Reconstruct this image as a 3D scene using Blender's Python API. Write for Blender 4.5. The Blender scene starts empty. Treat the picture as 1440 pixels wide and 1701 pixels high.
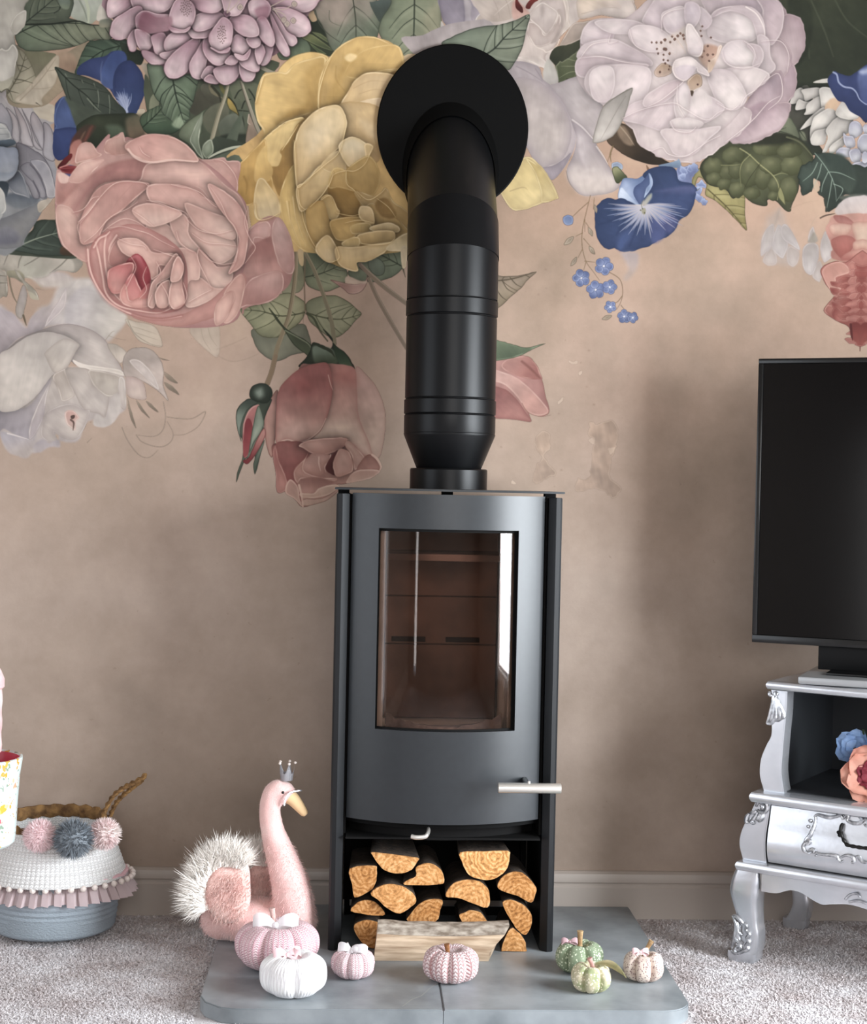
import bpy, bmesh, math, random
import numpy as np
from mathutils import Vector, Matrix, noise as mnoise
random.seed(7)
S = bpy.context.scene
COL = S.collection
PI = math.pi
# ---------------------------------------------------------------- camera, world, lights, exposure
FPX, CX, CY = 2570., 720., 850.5                              # focal length in pixels of the 1440 x 1701 frame
CAMLOC = Vector((-0.188, -3.658, 1.024))
cd = bpy.data.cameras.new('camera'); cam = bpy.data.objects.new('camera', cd); COL.objects.link(cam); S.camera = cam
cam.matrix_world = Matrix.Translation(CAMLOC) @ Matrix.Rotation(-math.radians(2.7), 4, 'Z') @ Matrix.Rotation(math.radians(89.0), 4, 'X') @ Matrix.Rotation(math.radians(1.2), 4, 'Z')
cd.sensor_fit = 'HORIZONTAL'; cd.sensor_width = 36; cd.lens = FPX/1440*36; cd.clip_start = .05
W = bpy.data.worlds.new('daylight'); S.world = W; W.use_nodes = True
W.node_tree.nodes['Background'].inputs[0].default_value = (.75, .85, 1, 1); W.node_tree.nodes['Background'].inputs[1].default_value = 1.0
def area(name, loc, aim, sx, sy, power, col):
    l = bpy.data.lights.new(name, 'AREA'); l.shape = 'RECTANGLE'; l.size = sx; l.size_y = sy; l.energy = power; l.color = col
    o = bpy.data.objects.new(name, l); COL.objects.link(o); o.location = loc
    o.rotation_euler = (Vector(aim)-Vector(loc)).to_track_quat('-Z', 'Y').to_euler(); return o
area('window_light_right', (2.27, -1.85, 1.0), (0, -1.7, .6), 1.55, 1.45, 140, (.90, .955, 1))        # daylight in the glazed door on the right
area('window_light_rear', (.25, -4.74, 1.5), (.25, 0, .5), 1.9, 1.2, 29, (1, .96, .91))              # window behind the camera
area('window_light_left', (-2.27, -1.75, 1.0), (0, -1.75, .9), 1.6, 1.7, 11, (.95, .98, 1))            # glazed door on the left
area('side_light_rear', (-1.76, -4.74, .7), (-1.6, 0, .7), .16, 1.2, 2.2, (1, .99, .96))             # slim glazing beside the rear window
S.view_settings.view_transform = 'Standard'; S.view_settings.look = 'None'; S.view_settings.gamma = 1; S.view_settings.use_curve_mapping = False
S.view_settings.exposure = .55
S.cycles.max_bounces = 8; S.cycles.transparent_max_bounces = 12; S.cycles.caustics_reflective = False; S.cycles.caustics_refractive = False
S.cycles.use_denoising = True
# ---------------------------------------------------------------- measuring: a pixel of the photograph on a plane of the room
_R = cam.matrix_world.to_3x3()
def ray(px, py): return _R @ Vector(((px-CX)/FPX, -(py-CY)/FPX, -1))
def at(px, py, Y): v = ray(px, py); return CAMLOC+v*((Y-CAMLOC.y)/v.y)
def atz(px, py, Z): v = ray(px, py); return CAMLOC+v*((Z-CAMLOC.z)/v.z)
# ---------------------------------------------------------------- helpers: materials
def nt(name):
    m = bpy.data.materials.new(name); m.use_nodes = True; n = m.node_tree; return m, n, n.nodes['Principled BSDF']
def lin(c):
    if isinstance(c, str): c = [int(c.lstrip('#')[i:i+2], 16)/255 for i in (0, 2, 4)]
    return tuple((x/12.92 if x <= .04045 else ((x+.055)/1.055)**2.4) for x in c)+(1,)
def mat(name, c, rough=.6, metal=0., c2=None, scale=20., bump=0., bscale=None, spec=.5, sheen=0., stretch=None, detail=3., coat=0., dist=.002):
    m, n, b = nt(name); b.inputs['Roughness'].default_value = rough; b.inputs['Metallic'].default_value = metal
    b.inputs['Specular IOR Level'].default_value = spec; b.inputs['Coat Weight'].default_value = coat
    if sheen: b.inputs['Sheen Weight'].default_value = sheen; b.inputs['Sheen Roughness'].default_value = .5
    b.inputs['Base Color'].default_value = lin(c)
    co = n.nodes.new('ShaderNodeTexCoord'); src = co.outputs['Object']
    if stretch:
        mp = n.nodes.new('ShaderNodeMapping'); mp.inputs['Scale'].default_value = stretch; n.links.new(src, mp.inputs[0]); src = mp.outputs[0]
    if c2:
        t = n.nodes.new('ShaderNodeTexNoise'); t.inputs['Scale'].default_value = scale; t.inputs['Detail'].default_value = detail; n.links.new(src, t.inputs['Vector'])
        r = n.nodes.new('ShaderNodeValToRGB'); r.color_ramp.elements[0].position = .35; r.color_ramp.elements[1].position = .65
        r.color_ramp.elements[0].color = lin(c); r.color_ramp.elements[1].color = lin(c2)
        n.links.new(t.outputs[0], r.inputs[0]); n.links.new(r.outputs[0], b.inputs['Base Color'])
    if bump:
        t = n.nodes.new('ShaderNodeTexNoise'); t.inputs['Scale'].default_value = bscale or scale; t.inputs['Detail'].default_value = 4; n.links.new(src, t.inputs['Vector'])
        k = n.nodes.new('ShaderNodeBump'); k.inputs['Strength'].default_value = bump; k.inputs['Distance'].default_value = dist
        n.links.new(t.outputs[0], k.inputs['Height']); n.links.new(k.outputs[0], b.inputs['Normal'])
    return m
# ---------------------------------------------------------------- helpers: shapes collected in a bmesh, one object each
def bm_(): return bmesh.new()
def box(bm, a, b, bev=0., seg=2):
    x0, y0, z0 = [min(p, q) for p, q in zip(a, b)]; x1, y1, z1 = [max(p, q) for p, q in zip(a, b)]
    v = [bm.verts.new((x, y, z)) for x in (x0, x1) for y in (y0, y1) for z in (z0, z1)]
    fs = [bm.faces.new([v[i] for i in f]) for f in ((0, 1, 3, 2), (4, 6, 7, 5), (0, 4, 5, 1), (2, 3, 7, 6), (0, 2, 6, 4), (1, 5, 7, 3))]
    if bev:
        es = list({e for f in fs for e in f.edges}); bmesh.ops.bevel(bm, geom=es, offset=bev, segments=seg, affect='EDGES', profile=.5)
    return bm
def sweep(bm, pts, rad, n=10, cap=True, sq=None, up=None, level=False):
    """rings of radius rad (number, list or (a, b) pairs) along pts; sq squares the section"""
    pts = [Vector(p) for p in pts]; m = len(pts); rings = []; u = None
    for i, p in enumerate(pts):
        t = Vector((0, 0, -1)) if level else (pts[min(i+1, m-1)]-pts[max(i-1, 0)]).normalized()
        if u is None:
            u = Vector(up) if up else (Vector((0, 0, 1)) if abs(t.z) < .9 else Vector((1, 0, 0)))
        u = (u-t*u.dot(t)).normalized(); w = t.cross(u)
        r = rad[i] if isinstance(rad, list) else rad; ra, rb = r if isinstance(r, (list, tuple)) else (r, r)
        ring = []
        for k in range(n):
            a = 2*PI*(k+.5)/n; c, s = math.cos(a), math.sin(a)
            if sq: c = math.copysign(abs(c)**sq, c); s = math.copysign(abs(s)**sq, s)
            ring.append(bm.verts.new(p+w*(c*ra)+u*(s*rb)))
        rings.append(ring)
    for a, b in zip(rings, rings[1:]):
        for k in range(n): bm.faces.new((a[k], a[(k+1) % n], b[(k+1) % n], b[k]))
    if cap: bm.faces.new(rings[0][::-1]); bm.faces.new(rings[-1])
    return rings
def lathe(bm, prof, n=48, c=(0, 0, 0), f=None, cap=True):
    """prof: (radius, height); f(angle, j) -> radius factor"""
    rings = []
    for j, (r, z) in enumerate(prof):
        rings.append([bm.verts.new((c[0]+r*(f(2*PI*k/n, j) if f else 1)*math.cos(2*PI*k/n), c[1]+r*(f(2*PI*k/n, j) if f else 1)*math.sin(2*PI*k/n), c[2]+z)) for k in range(n)])
    for a, b in zip(rings, rings[1:]):
        for k in range(n): bm.faces.new((a[k], a[(k+1) % n], b[(k+1) % n], b[k]))
    if cap:
        if prof[0][0] > 1e-4: bm.faces.new(rings[0][::-1])
        if prof[-1][0] > 1e-4: bm.faces.new(rings[-1])
    return rings
def ball(bm, c, r, u=10, v=7, s=(1, 1, 1)):
    g = bmesh.ops.create_uvsphere(bm, u_segments=u, v_segments=v, radius=r)
    for q in g['verts']: q.co = Vector((q.co.x*s[0], q.co.y*s[1], q.co.z*s[2]))+Vector(c)
def prism(bm, poly, a, b, bev=0.):
    """poly: list of 3-D points (one face), extruded by vector b-a"""
    d = Vector(b)-Vector(a); v0 = [bm.verts.new(Vector(p)) for p in poly]; v1 = [bm.verts.new(Vector(p)+d) for p in poly]; n = len(poly)
    fs = [bm.faces.new(v0[::-1]), bm.faces.new(v1)]+[bm.faces.new((v0[i], v0[(i+1) % n], v1[(i+1) % n], v1[i])) for i in range(n)]
    bmesh.ops.recalc_face_normals(bm, faces=fs)
    if bev: bmesh.ops.bevel(bm, geom=list(fs[0].edges)+list(fs[1].edges), offset=bev, segments=2, affect='EDGES')
def catmull(p, closed=False, n=6):
    p = [Vector(q) for q in p]; m = len(p); out = []
    for i in range(m if closed else m-1):
        a = p[i-1] if (closed or i) else p[0]; b = p[i]; c = p[(i+1) % m]; d = p[(i+2) % m] if (closed or i+2 < m) else p[-1]
        for j in range(n):
            t = j/n; out.append(.5*((2*b)+(c-a)*t+(2*a-5*b+4*c-d)*t*t+(3*b-a-3*c+d)*t**3))
    if not closed: out.append(p[-1])
    return out
def obj(name, bm, m, parent=None, local=False, smooth=True, ang=40, kind=None, label=None, recalc=True):
    """link a bmesh as ONE object; world coordinates unless local, moved into the parent's frame"""
    if recalc: bmesh.ops.recalc_face_normals(bm, faces=bm.faces[:])
    me = bpy.data.meshes.new(name); bm.to_mesh(me); bm.free()
    for x in (m if isinstance(m, (list, tuple)) else [m]): me.materials.append(x)
    o = bpy.data.objects.new(name, me); COL.objects.link(o)
    if parent:
        o.parent = parent
        if not local:
            root = parent; off = Vector()
            while root: off += root.location; root = root.parent
            me.transform(Matrix.Translation(-off))
    if smooth:
        me.polygons.foreach_set('use_smooth', [True]*len(me.polygons)); me.set_sharp_from_angle(angle=math.radians(ang))
    if kind: o['kind'] = kind
    if label: o['label'] = label
    return o
def thing(name, label, cat, loc=(0, 0, 0), rz=0., group=None):
    o = bpy.data.objects.new(name, None); COL.objects.link(o); o.location = loc; o.rotation_euler = (0, 0, rz); o.empty_display_size = .05
    o['label'] = label; o['category'] = cat
    if group: o['group'] = group
    return o
def tag(o, label, cat, group=None):
    o['label'] = label; o['category'] = cat
    if group: o['group'] = group
    return o
def strands(bm, roots, w=.0009, bend=.4, seg=3):
    """fur: (root, direction, length) -> thin tapered ribbons"""
    for p, d, l in roots:
        p = Vector(p); d = Vector(d).normalized(); s = d.cross(Vector((random.uniform(-1, 1), random.uniform(-1, 1), random.uniform(-1, 1)))).normalized()
        g = Vector((random.uniform(-1, 1), random.uniform(-1, 1), random.uniform(-1, 1)))*bend; prev = None
        for k in range(seg+1):
            t = k/seg; q = p+d*(l*t)+(g+Vector((0, 0, -.35*bend)))*(l*t*t*.5)
            if k == seg: v = [bm.verts.new(q)]
            else: v = [bm.verts.new(q-s*w*(1-t)), bm.verts.new(q+s*w*(1-t))]
            if prev: bm.faces.new((prev[0], prev[1], v[1], v[0]) if len(v) == 2 else (prev[0], prev[1], v[0]))
            prev = v
# ---------------------------------------------------------------- the printed wallpaper (flat print, painted petal by petal)
class Paint:
    def __init__(s, w, h, tf, k, seed=3):
        s.w, s.h, s.tf, s.k = w, h, tf, k                    # tf: photo frame -> canvas frame, k: canvas px per photo px
        s.c = np.zeros((h, w, 3), np.float32); s.a = np.zeros((h, w), np.float32)
        s.o = (0., 0., 1.); s.last = None; s.gr = 0.
        r = np.random.default_rng(seed); s.nz = r.random((256, 256)).astype(np.float32)
    def noise(s, u, v):
        iu = np.floor(u).astype(np.int32); iv = np.floor(v).astype(np.int32)
        fu = (u - iu).astype(np.float32); fv = (v - iv).astype(np.float32)
        fu = fu*fu*(3-2*fu); fv = fv*fv*(3-2*fv)
        n = s.nz; a = n[iv & 255, iu & 255]; b = n[iv & 255, (iu+1) & 255]; c = n[(iv+1) & 255, iu & 255]; d = n[(iv+1) & 255, (iu+1) & 255]
        return (a+(b-a)*fu)*(1-fv)+(c+(d-c)*fu)*fv
    def at(s, x0, y0, sc): s.o = (x0, y0, sc)
    def pts(s, t):
        p = np.array(t.split() if isinstance(t, str) else t, np.float32).reshape(-1, 2)
        return s.tf(p*s.o[2]+np.array(s.o[:2], np.float32)).astype(np.float32)
    @staticmethod
    def smooth(p, closed, n=5):
        m = len(p)
        if m < 3: return p
        out = []
        for i in range(m if closed else m-1):
            if closed: a, b, c, d = p[i-1], p[i], p[(i+1) % m], p[(i+2) % m]
            else: a, b, c, d = p[max(i-1, 0)], p[i], p[i+1], p[min(i+2, m-1)]
            for j in range(n):
                t = j/n
                out.append(.5*((2*b)+(c-a)*t+(2*a-5*b+4*c-d)*t*t+(3*b-a-3*c+d)*t**3))
        if not closed: out.append(p[-1])
        return np.array(out, np.float32)
    def grid(s, p, m):
        x0 = max(int(p[:, 0].min()-m), 0); x1 = min(int(p[:, 0].max()+m)+2, s.w)
        y0 = max(int(p[:, 1].min()-m), 0); y1 = min(int(p[:, 1].max()+m)+2, s.h)
        if x1 <= x0 or y1 <= y0: return None
        X, Y = np.meshgrid(np.arange(x0, x1, dtype=np.float32)+.5, np.arange(y0, y1, dtype=np.float32)+.5)
        return x0, x1, y0, y1, X, Y
    @staticmethod
    def sdf(p, X, Y, closed=True, rad=None):
        D = np.full(X.shape, 1e9, np.float32); ins = np.zeros(X.shape, bool); m = len(p)
        for i in range(m if closed else m-1):
            ax, ay = p[i]; bx, by = p[(i+1) % m]; ex, ey = bx-ax, by-ay; l = ex*ex+ey*ey+1e-9
            qx = X-ax; qy = Y-ay
            t = np.clip((qx*ex+qy*ey)/l, 0, 1)
            d = (qx-ex*t)**2+(qy-ey*t)**2
            if rad is not None: d = np.sqrt(d)-(rad[i]+(rad[i+1]-rad[i])*t)
            np.minimum(D, d, out=D)
            if closed and ay != by:
                c = (Y >= min(ay, by)) & (Y < max(ay, by))
                ins ^= c & (qx < (Y-ay)*ex/ey)
        if rad is not None: return D
        D = np.sqrt(D); return np.where(ins, -D, D)
    @staticmethod
    def col(h):
        h = h.lstrip('#')
        if len(h) == 3: h = ''.join(c*2 for c in h)
        return np.array([int(h[i:i+2], 16)/255 for i in (0, 2, 4)], np.float32)
    def over(s, box, rgb, al):
        x0, x1, y0, y1 = box; A = s.a[y0:y1, x0:x1]; Cc = s.c[y0:y1, x0:x1]
        na = al+A*(1-al); w = np.where(na > 1e-5, al/np.maximum(na, 1e-5), 0)[..., None]
        s.c[y0:y1, x0:x1] = Cc+(rgb-Cc)*w; s.a[y0:y1, x0:x1] = na
    def B(s, t, ca, cb=None, g=None, rim=None, rw=1.3, ra=.8, sh=.0, sw=6, ed=None, ew=8, ea=.55, ln=None, lw=.9, la=.7, a=1., soft=0., st=.04, sc=5., wob=.45, poly=False, gr=None):
        k = s.k; p = s.pts(t)
        if not poly: p = s.smooth(p, True)
        if wob:
            nx = s.noise(p[:, 0]*.21/k+7, p[:, 1]*.21/k)-.5; ny = s.noise(p[:, 0]*.21/k, p[:, 1]*.21/k+31)-.5
            p = p+np.stack([nx, ny], 1)*wob*k*2
        G = s.grid(p, (sw*2.5 if sh else 3)*k+soft*k)
        if G is None: return
        x0, x1, y0, y1, X, Y = G; D = s.sdf(p, X, Y)-(s.gr if gr is None else gr)*k; box = (x0, x1, y0, y1)
        al = np.clip(.5-D/(1+2*soft*k), 0, 1)*a
        if soft: al = al*al*(3-2*al)
        if sh:
            f = 1-min(sh*1.4, .55)*np.exp(-np.maximum(D, 0)/(sw*k)); s.c[y0:y1, x0:x1] *= np.where(s.a[y0:y1, x0:x1] > .5, f, 1)[..., None]
        A = s.col(ca)
        if g is None:
            q = np.array([[p[:, 0].mean(), p[:, 1].min()], [p[:, 0].mean(), p[:, 1].max()]])
        else: q = s.pts(g)
        e = q[1]-q[0]; le = float((e*e).sum())+1e-6
        T = np.clip(((X-q[0][0])*e[0]+(Y-q[0][1])*e[1])/le, 0, 1); T = T*T*(3-2*T)
        rgb = A+(s.col(cb)-A)*T[..., None] if cb else np.broadcast_to(A, X.shape+(3,)).copy()
        if st:
            n_ = e/np.sqrt(le); u = (X*n_[0]+Y*n_[1])/k; v = (-X*n_[1]+Y*n_[0])/k+u*.21; u = u+v*.13
            N = s.noise(u/26+v/60, v/sc)*.6+s.noise(u/14, v/(sc*.45)+50)*.4-.5
            xr = (X*.79+Y*.61)/k; yr = (-X*.61+Y*.79)/k; N2 = s.noise(xr/21+9, yr/21)+.5*s.noise(xr/8+40, yr/8)-.75
            rgb = rgb*(1+st*1.5*N+st*3.4*N2)[..., None]
        if ed: rgb = rgb+(s.col(ed)-rgb)*(min(ea*1.35, .9)*np.exp(np.minimum(D, 0)/(ew*1.15*k)))[..., None]
        if rim:
            w = ra*np.exp(-((D+rw*k)/(rw*k*.8))**2); w = w*np.clip(1.6*s.noise(X/k/13, Y/k/13+77)-.12, 0, 1); rgb = rgb+(s.col(rim)-rgb)*w[..., None]
        if ln: rgb = rgb+(s.col(ln)-rgb)*(la*np.exp(-((D+.3*k)/(lw*k))**2))[..., None]
        s.over(box, np.clip(rgb, 0, 1), al); s.last = (box, al)
    def L(s, t, w, c, a=.8, w1=None, clip=False, soft=0., w0=None):
        k = s.k; p = s.smooth(s.pts(t), False, 5); m = len(p); w1 = w*.3 if w1 is None else w1; w0 = w if w0 is None else w0
        tt = np.linspace(0, 1, m); r = np.where(tt < .5, w0+(w-w0)*tt*2, w+(w1-w)*(tt-.5)*2)*k/2
        G = s.grid(p, (w+2+soft*2)*k)
        if G is None: return
        x0, x1, y0, y1, X, Y = G; D = s.sdf(p, X, Y, False, r); al = np.clip(.5-D/(1+2*soft*k), 0, 1)*a
        if clip and s.last:
            (X0, X1, Y0, Y1), m_ = s.last; z = np.zeros_like(al); a0, a1, b0, b1 = max(x0, X0), min(x1, X1), max(y0, Y0), min(y1, Y1)
            if a1 > a0 and b1 > b0: z[b0-y0:b1-y0, a0-x0:a1-x0] = m_[b0-Y0:b1-Y0, a0-X0:a1-X0]
            al = al*z
        s.over((x0, x1, y0, y1), np.broadcast_to(s.col(c), X.shape+(3,)), al)
    def fold(s, t, dark, light, w=3.2):
        """a painted crease: a soft dark stroke with a thin light lip beside it"""
        q = np.array(t.split(), np.float32).reshape(-1, 2); o = 2.2/s.o[2]*.8
        s.L(q+np.array([o*.5, o*.6], np.float32), w, dark, .34, w*.4, soft=2.2); s.L(q, 1.3, light, .72, .5, w0=.6)
    def leaf(s, t, ca, cb, mid, vc='#23291f', n=5, g=None, ang=.75, lw=1.2, hi=None, **kw):
        """outline, gradient and a midrib with side veins clipped to the leaf"""
        kw.setdefault('ln', vc); kw.setdefault('ed', vc); kw.setdefault('ea', .3); kw.setdefault('ew', 5)
        s.B(t, ca, cb, g, **kw)
        q = np.array(mid.split(), np.float32).reshape(-1, 2); L = np.linalg.norm(np.diff(q, axis=0), axis=1).sum()
        P = s.smooth(q, False, 8); seg = np.linalg.norm(np.diff(P, axis=0), axis=1); cu = np.concatenate([[0], np.cumsum(seg)])
        for i in range(n):
            f = (i+.6)/(n+.3)*cu[-1]; j = min(np.searchsorted(cu, f), len(P)-2); d = P[j+1]-P[j]; d = d/(np.linalg.norm(d)+1e-6)
            for sd in (1, -1):
                c, s_ = math.cos(ang*sd), math.sin(ang*sd); v = np.array([d[0]*c-d[1]*s_, d[0]*s_+d[1]*c]); vl = L*.5*(1-.5*i/n)
                b = v*vl; b2 = b+d*vl*.22; a0 = P[j]
                s.L(np.concatenate([a0, a0+b*.5, a0+b2]), lw, vc, .75, lw*.4, clip=True)
                if hi: s.L(np.concatenate([a0+d*vl*.12, a0+b*.5+d*vl*.12, a0+b2+d*vl*.1]), lw*2.6, hi, .28, lw, clip=True, soft=1.5)
        s.L(mid, lw*1.7, vc, .85, lw*.5, clip=True)
    def tone(s):
        """settle the inks: blues and yellows of the print are greyer than their base inks"""
        c = s.c; l = (c*np.array([.3, .59, .11], np.float32)).sum(2, keepdims=True)
        blue = np.clip((c[..., 2:3]-c[..., 0:1]-.06)*4, 0, 1); sat = .82-.22*blue
        yel = np.clip((np.minimum(c[..., 0:1], c[..., 1:2])-c[..., 2:3]-.10)*5, 0, 1); sat = sat-.08*yel
        s.c = np.clip(((1+.11*yel)*(l+(c-l)*sat)*(1.07-.05*blue)*np.array([1.02, .997, .975], np.float32)), 0, 1)**1.07
def paint_mural(p):
    B, L, leaf, at = p.B, p.L, p.leaf, p.at
    # ---- faded grey rose, lower left
    at(0, 480, .25)
    B("-20 130 60 150 150 230 190 250 260 130 330 100 380 0 430 -60 660 -60 700 60 830 190 760 300 700 345 500 250 300 260 130 330 -20 480", '#a69fa1', '#aaa4a0', "60 400 600 0", soft=5, st=.05)
    B("520 0 650 0 780 120 840 200 720 330 560 250 440 230 440 100", '#a49fa0', '#aca69f', "440 100 800 250", soft=4)
    B("-20 150 40 143 100 175 150 250 200 260 290 270 200 300 120 330 50 390 -20 470", '#a39b9f', '#968d90', "0 150 100 360", soft=1.5)
    B("185 265 200 200 250 150 330 110 400 60 350 170 300 250 240 290", '#989093', '#a89f9c', "180 260 400 60", soft=1.5)
    B("295 255 330 170 390 80 440 -10 443 50 425 130 350 205", '#aea5a6', '#b3aba9', "300 250 440 0", rim='#c4bbb8', ed='#8d8487', ew=2)
    B("-20 475 60 390 150 320 300 262 430 233 560 252 680 320 750 420 825 580 700 550 560 530 470 480 300 320", '#9b9391', '#b1a9a3', "300 240 700 540", ed='#8d8481', ew=5, ln='#857b7c', sw=8)
    B("340 560 420 520 560 525 700 550 820 580 835 700 830 800 760 840 700 850 620 870 560 900 520 1010 400 1010 380 960 250 1080 200 1090 150 1110 50 1080 0 960 -10 780 120 760", '#a79f99', '#a69e9c', "300 560 400 1080", soft=2)
    B("-10 940 -10 790 80 800 200 770 330 590 310 700 230 860 200 1000 120 980 30 930", '#a0999b', '#8f8a90', "250 650 60 960", soft=1)
    B("0 950 120 980 190 1000 240 950 190 1120 60 1070", '#98949a', '#a79e9a', "100 960 150 1110", soft=2)
    L("50 960 110 975 190 1000", 2.2, '#c7c0bf', .9)
    B("195 1000 200 900 260 750 345 590 310 720 290 850 240 960", '#b5adaa', '#a59da0', "340 600 210 990", rim='#c9c1bc', ed='#8a8285', ew=2.5)
    B("-20 470 70 392 180 318 300 285 430 310 525 370 505 410 440 530 370 560 330 592 260 690 180 765 80 815 -20 780", '#a7a19c', '#b8b1aa', "300 290 90 760", ed='#98918d', ew=6, ea=.45, sh=.16, sw=6)
    B("300 420 420 330 525 365 512 400 480 460 440 530 380 560 345 540 310 470", '#b1aaa4', '#aca49c', "500 370 350 550", ed='#8f8781', ew=3)
    B("485 470 560 500 700 520 800 540 828 578 700 548 570 535 510 510", '#bdb6af', '#b5ada5', "490 480 820 570", rim='#cbc4bc')
    B("350 580 430 530 440 560 495 690 470 730 410 745 390 680", '#a0978f', '#b4aba4', "420 540 440 740", ed='#8c827b', ew=3, rim='#bfb6af')
    B("440 540 590 535 620 640 720 700 700 850 660 830 560 800 500 700", '#a59d97', '#b0a8a3', "500 540 620 820", ed='#8f8680', ew=3)
    B("590 540 720 555 800 590 790 690 720 715 660 680 610 620", '#a19990', '#b4aca3', "700 560 680 700", ed='#8f867f', ew=4, rim='#c2bab2')
    B("790 590 830 610 838 790 800 780 785 690", '#b3aba5', '#a9a09b', rim='#c5beb8', ed='#8d8580', ew=2)
    B("640 830 700 850 740 720 790 700 800 800 760 880 690 920 620 900", '#a8a19d', '#b2aba7', soft=1.5)
    B("270 940 300 830 380 780 480 760 560 800 600 810 560 930 500 1000 420 990 360 950 390 1020 330 1020 280 990", '#a8a09c', '#b4aba5', "300 800 480 980", ed='#8d8583', ew=5, rim='#c2bab5')
    B("220 1040 280 1000 330 1020 390 1000 395 1050 330 1050 270 1085 230 1080", '#999398', '#a29b9c', soft=2)
    B("430 820 480 805 525 850 505 880 500 940 470 920 440 890", '#b08f87', '#a9938b', rim='#cdbfb8')
    B("470 845 494 838 494 858 476 866", '#3a2c28', a=.8); L("470 870 490 890 485 940", 3, '#4d3c37', .8)
    # bud and sketched outlines beside it
    B("710 370 780 372 845 430 810 490 780 480", '#9d958b', '#b5aaa0', ln='#847a70', soft=.6)
    B("815 480 850 410 920 388 1000 400 1060 460 1088 540 1085 640 1120 745 1040 670 900 590 830 580", '#948a83', '#b3a69f', "850 400 1080 640", ln='#7e746d')
    B("860 480 920 470 1000 540 1045 620 1050 670 940 570", '#b6aca8', rim='#c3bab5', ed='#988e87', ew=3)
    B("835 585 900 590 950 620 970 690 965 735 890 730 845 700", '#ab9a95', '#b4a69d', ed='#97867f', ew=4)
    for t in ("1085 550 1130 575 1182 628 1120 605", "1090 620 1150 650 1192 705 1120 665", "1050 455 1080 470 1125 475", "845 720 870 800 905 925 865 850", "905 740 940 780 995 860 930 800", "970 745 1010 770 1055 820 1000 790"):
        B(t, '#8a7d6f', '#73685b')
    for t in ("1085 750 1100 850 1080 940 1020 980 910 970", "905 970 950 1020 1060 1050 1130 1020 1150 960 1110 880", "810 920 850 1010 920 1100 990 1120 1050 1070", "1110 850 1180 860 1280 860 1365 815 1320 910 1230 965 1150 970"):
        L(t, 1.3, '#857a6d', .75, .6)
    B("830 200 900 215 1030 250 1080 380 990 372 920 340 870 270", '#a9a396', '#b2a798', "850 220 1060 370", a=.7, ln='#7f7a6d')
    L("850 210 900 300 1000 365 1080 380", 1.1, '#7b7668', .8)
    for t in ("880 250 950 270 1040 300", "900 290 960 310 1050 340"): L(t, .8, '#7b7668', .6)
    B("1260 270 1320 190 1450 230 1450 450 1370 405 1300 340", '#aaa294', '#b3a89a', a=.55, ln='#8b8475', la=.5)
    for t in ("1330 230 1350 330 1400 410", "1380 250 1400 320 1440 380"): L(t, 1, '#8a8374', .6)
    L("1440 440 1530 480 1620 470 1720 430", 1, '#9a8c7d', .5); L("1440 400 1530 370 1640 320", 1, '#9a8c7d', .45)
    L("700 340 740 290 760 280", 1, '#857b6e', .6); L("720 310 780 330 840 340", 1, '#857b6e', .5); L("580 1020 610 990", 1.2, '#857b6e', .7)
    # ---- pale foliage far left, y 380-560
    at(0, 380, .125)
    B("-40 200 30 190 130 215 160 290 300 320 500 360 900 360 1100 450 1000 580 860 560 760 560 600 650 480 660 260 650 120 640 60 550 -40 520", '#a39d92', '#8f8a80', "200 250 400 660", ed='#77736a', ew=5)
    B("280 330 520 365 880 370 980 450 980 560 860 560 740 550 600 640 480 660 300 640 260 500", '#969489', '#a29c92', "500 640 800 380", soft=2, a=.9)
    for t in ("160 210 110 330 50 480", "310 320 260 420 240 520", "540 360 430 430 320 490", "890 400 800 490 660 590"): L(t, 2.2, '#6d6960', .75, 1)
    B("-40 530 40 550 90 600 100 880 40 900 -40 900", '#a09a90', '#8f897d', rim='#b8b2a6', ed='#6c675d', ew=3)
    for t in ("-20 620 90 630", "-20 720 100 720"): L(t, 1.6, '#57534a', .8)
    L("120 630 140 760 180 900 230 990", 2.6, '#6a6350', .9, 1.2)
    B("100 560 260 560 330 650 300 720 200 660 120 640", '#86826f', '#6f6c5e', soft=1)
    B("190 545 240 570 330 690 470 820 510 930 400 850 310 730 250 650", '#a8a498', '#8c887b', "200 550 500 900", rim='#bfbaad', ed='#6f6b60', ew=3)
    B("300 750 350 800 360 930 330 1060 310 1150 280 1200 220 1160 205 1070 240 930", '#a39b98', '#968f89', "280 760 260 1190", ln='#7c7468', ed='#857d77', ew=3)
    B("360 640 440 650 570 780 520 760 480 700", '#aaa497', '#98917f', soft=1); B("370 830 430 850 520 940 420 930", '#9a9584', soft=1)
    L("310 1150 330 1220 350 1285", 3.2, '#5a5140', .95, 1.2); L("480 790 560 810 650 808", 1, '#8a7b6a', .7)
    B("440 660 580 640 700 570 830 570 920 610 980 670 900 760 700 780 560 770", '#a79f9d', '#ada59f', soft=4, a=.85)
    B("90 330 200 200 420 20 480 -100 700 -120 1000 -60 1060 330 900 400 500 370", '#2c3329', '#3a4136')
    leaf("150 285 200 230 300 150 380 90 450 0 500 -90 700 -110 790 30 800 170 830 230 940 280 1025 345 900 362 700 362 500 350 320 315", '#46524a', '#363f37', "155 282 450 150 780 55", '#1f271f', 3, g="200 280 700 0", hi='#6c7a6e')
    L("160 280 450 145 780 50", 2.4, '#8d9686', .8, 1); B("820 230 900 270 1025 345 900 362 800 330", '#4f3626', '#3c2c1f', soft=1, a=.8)
    # ---- grey-blue flower, far left
    at(0, 160, 1/6)
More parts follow.
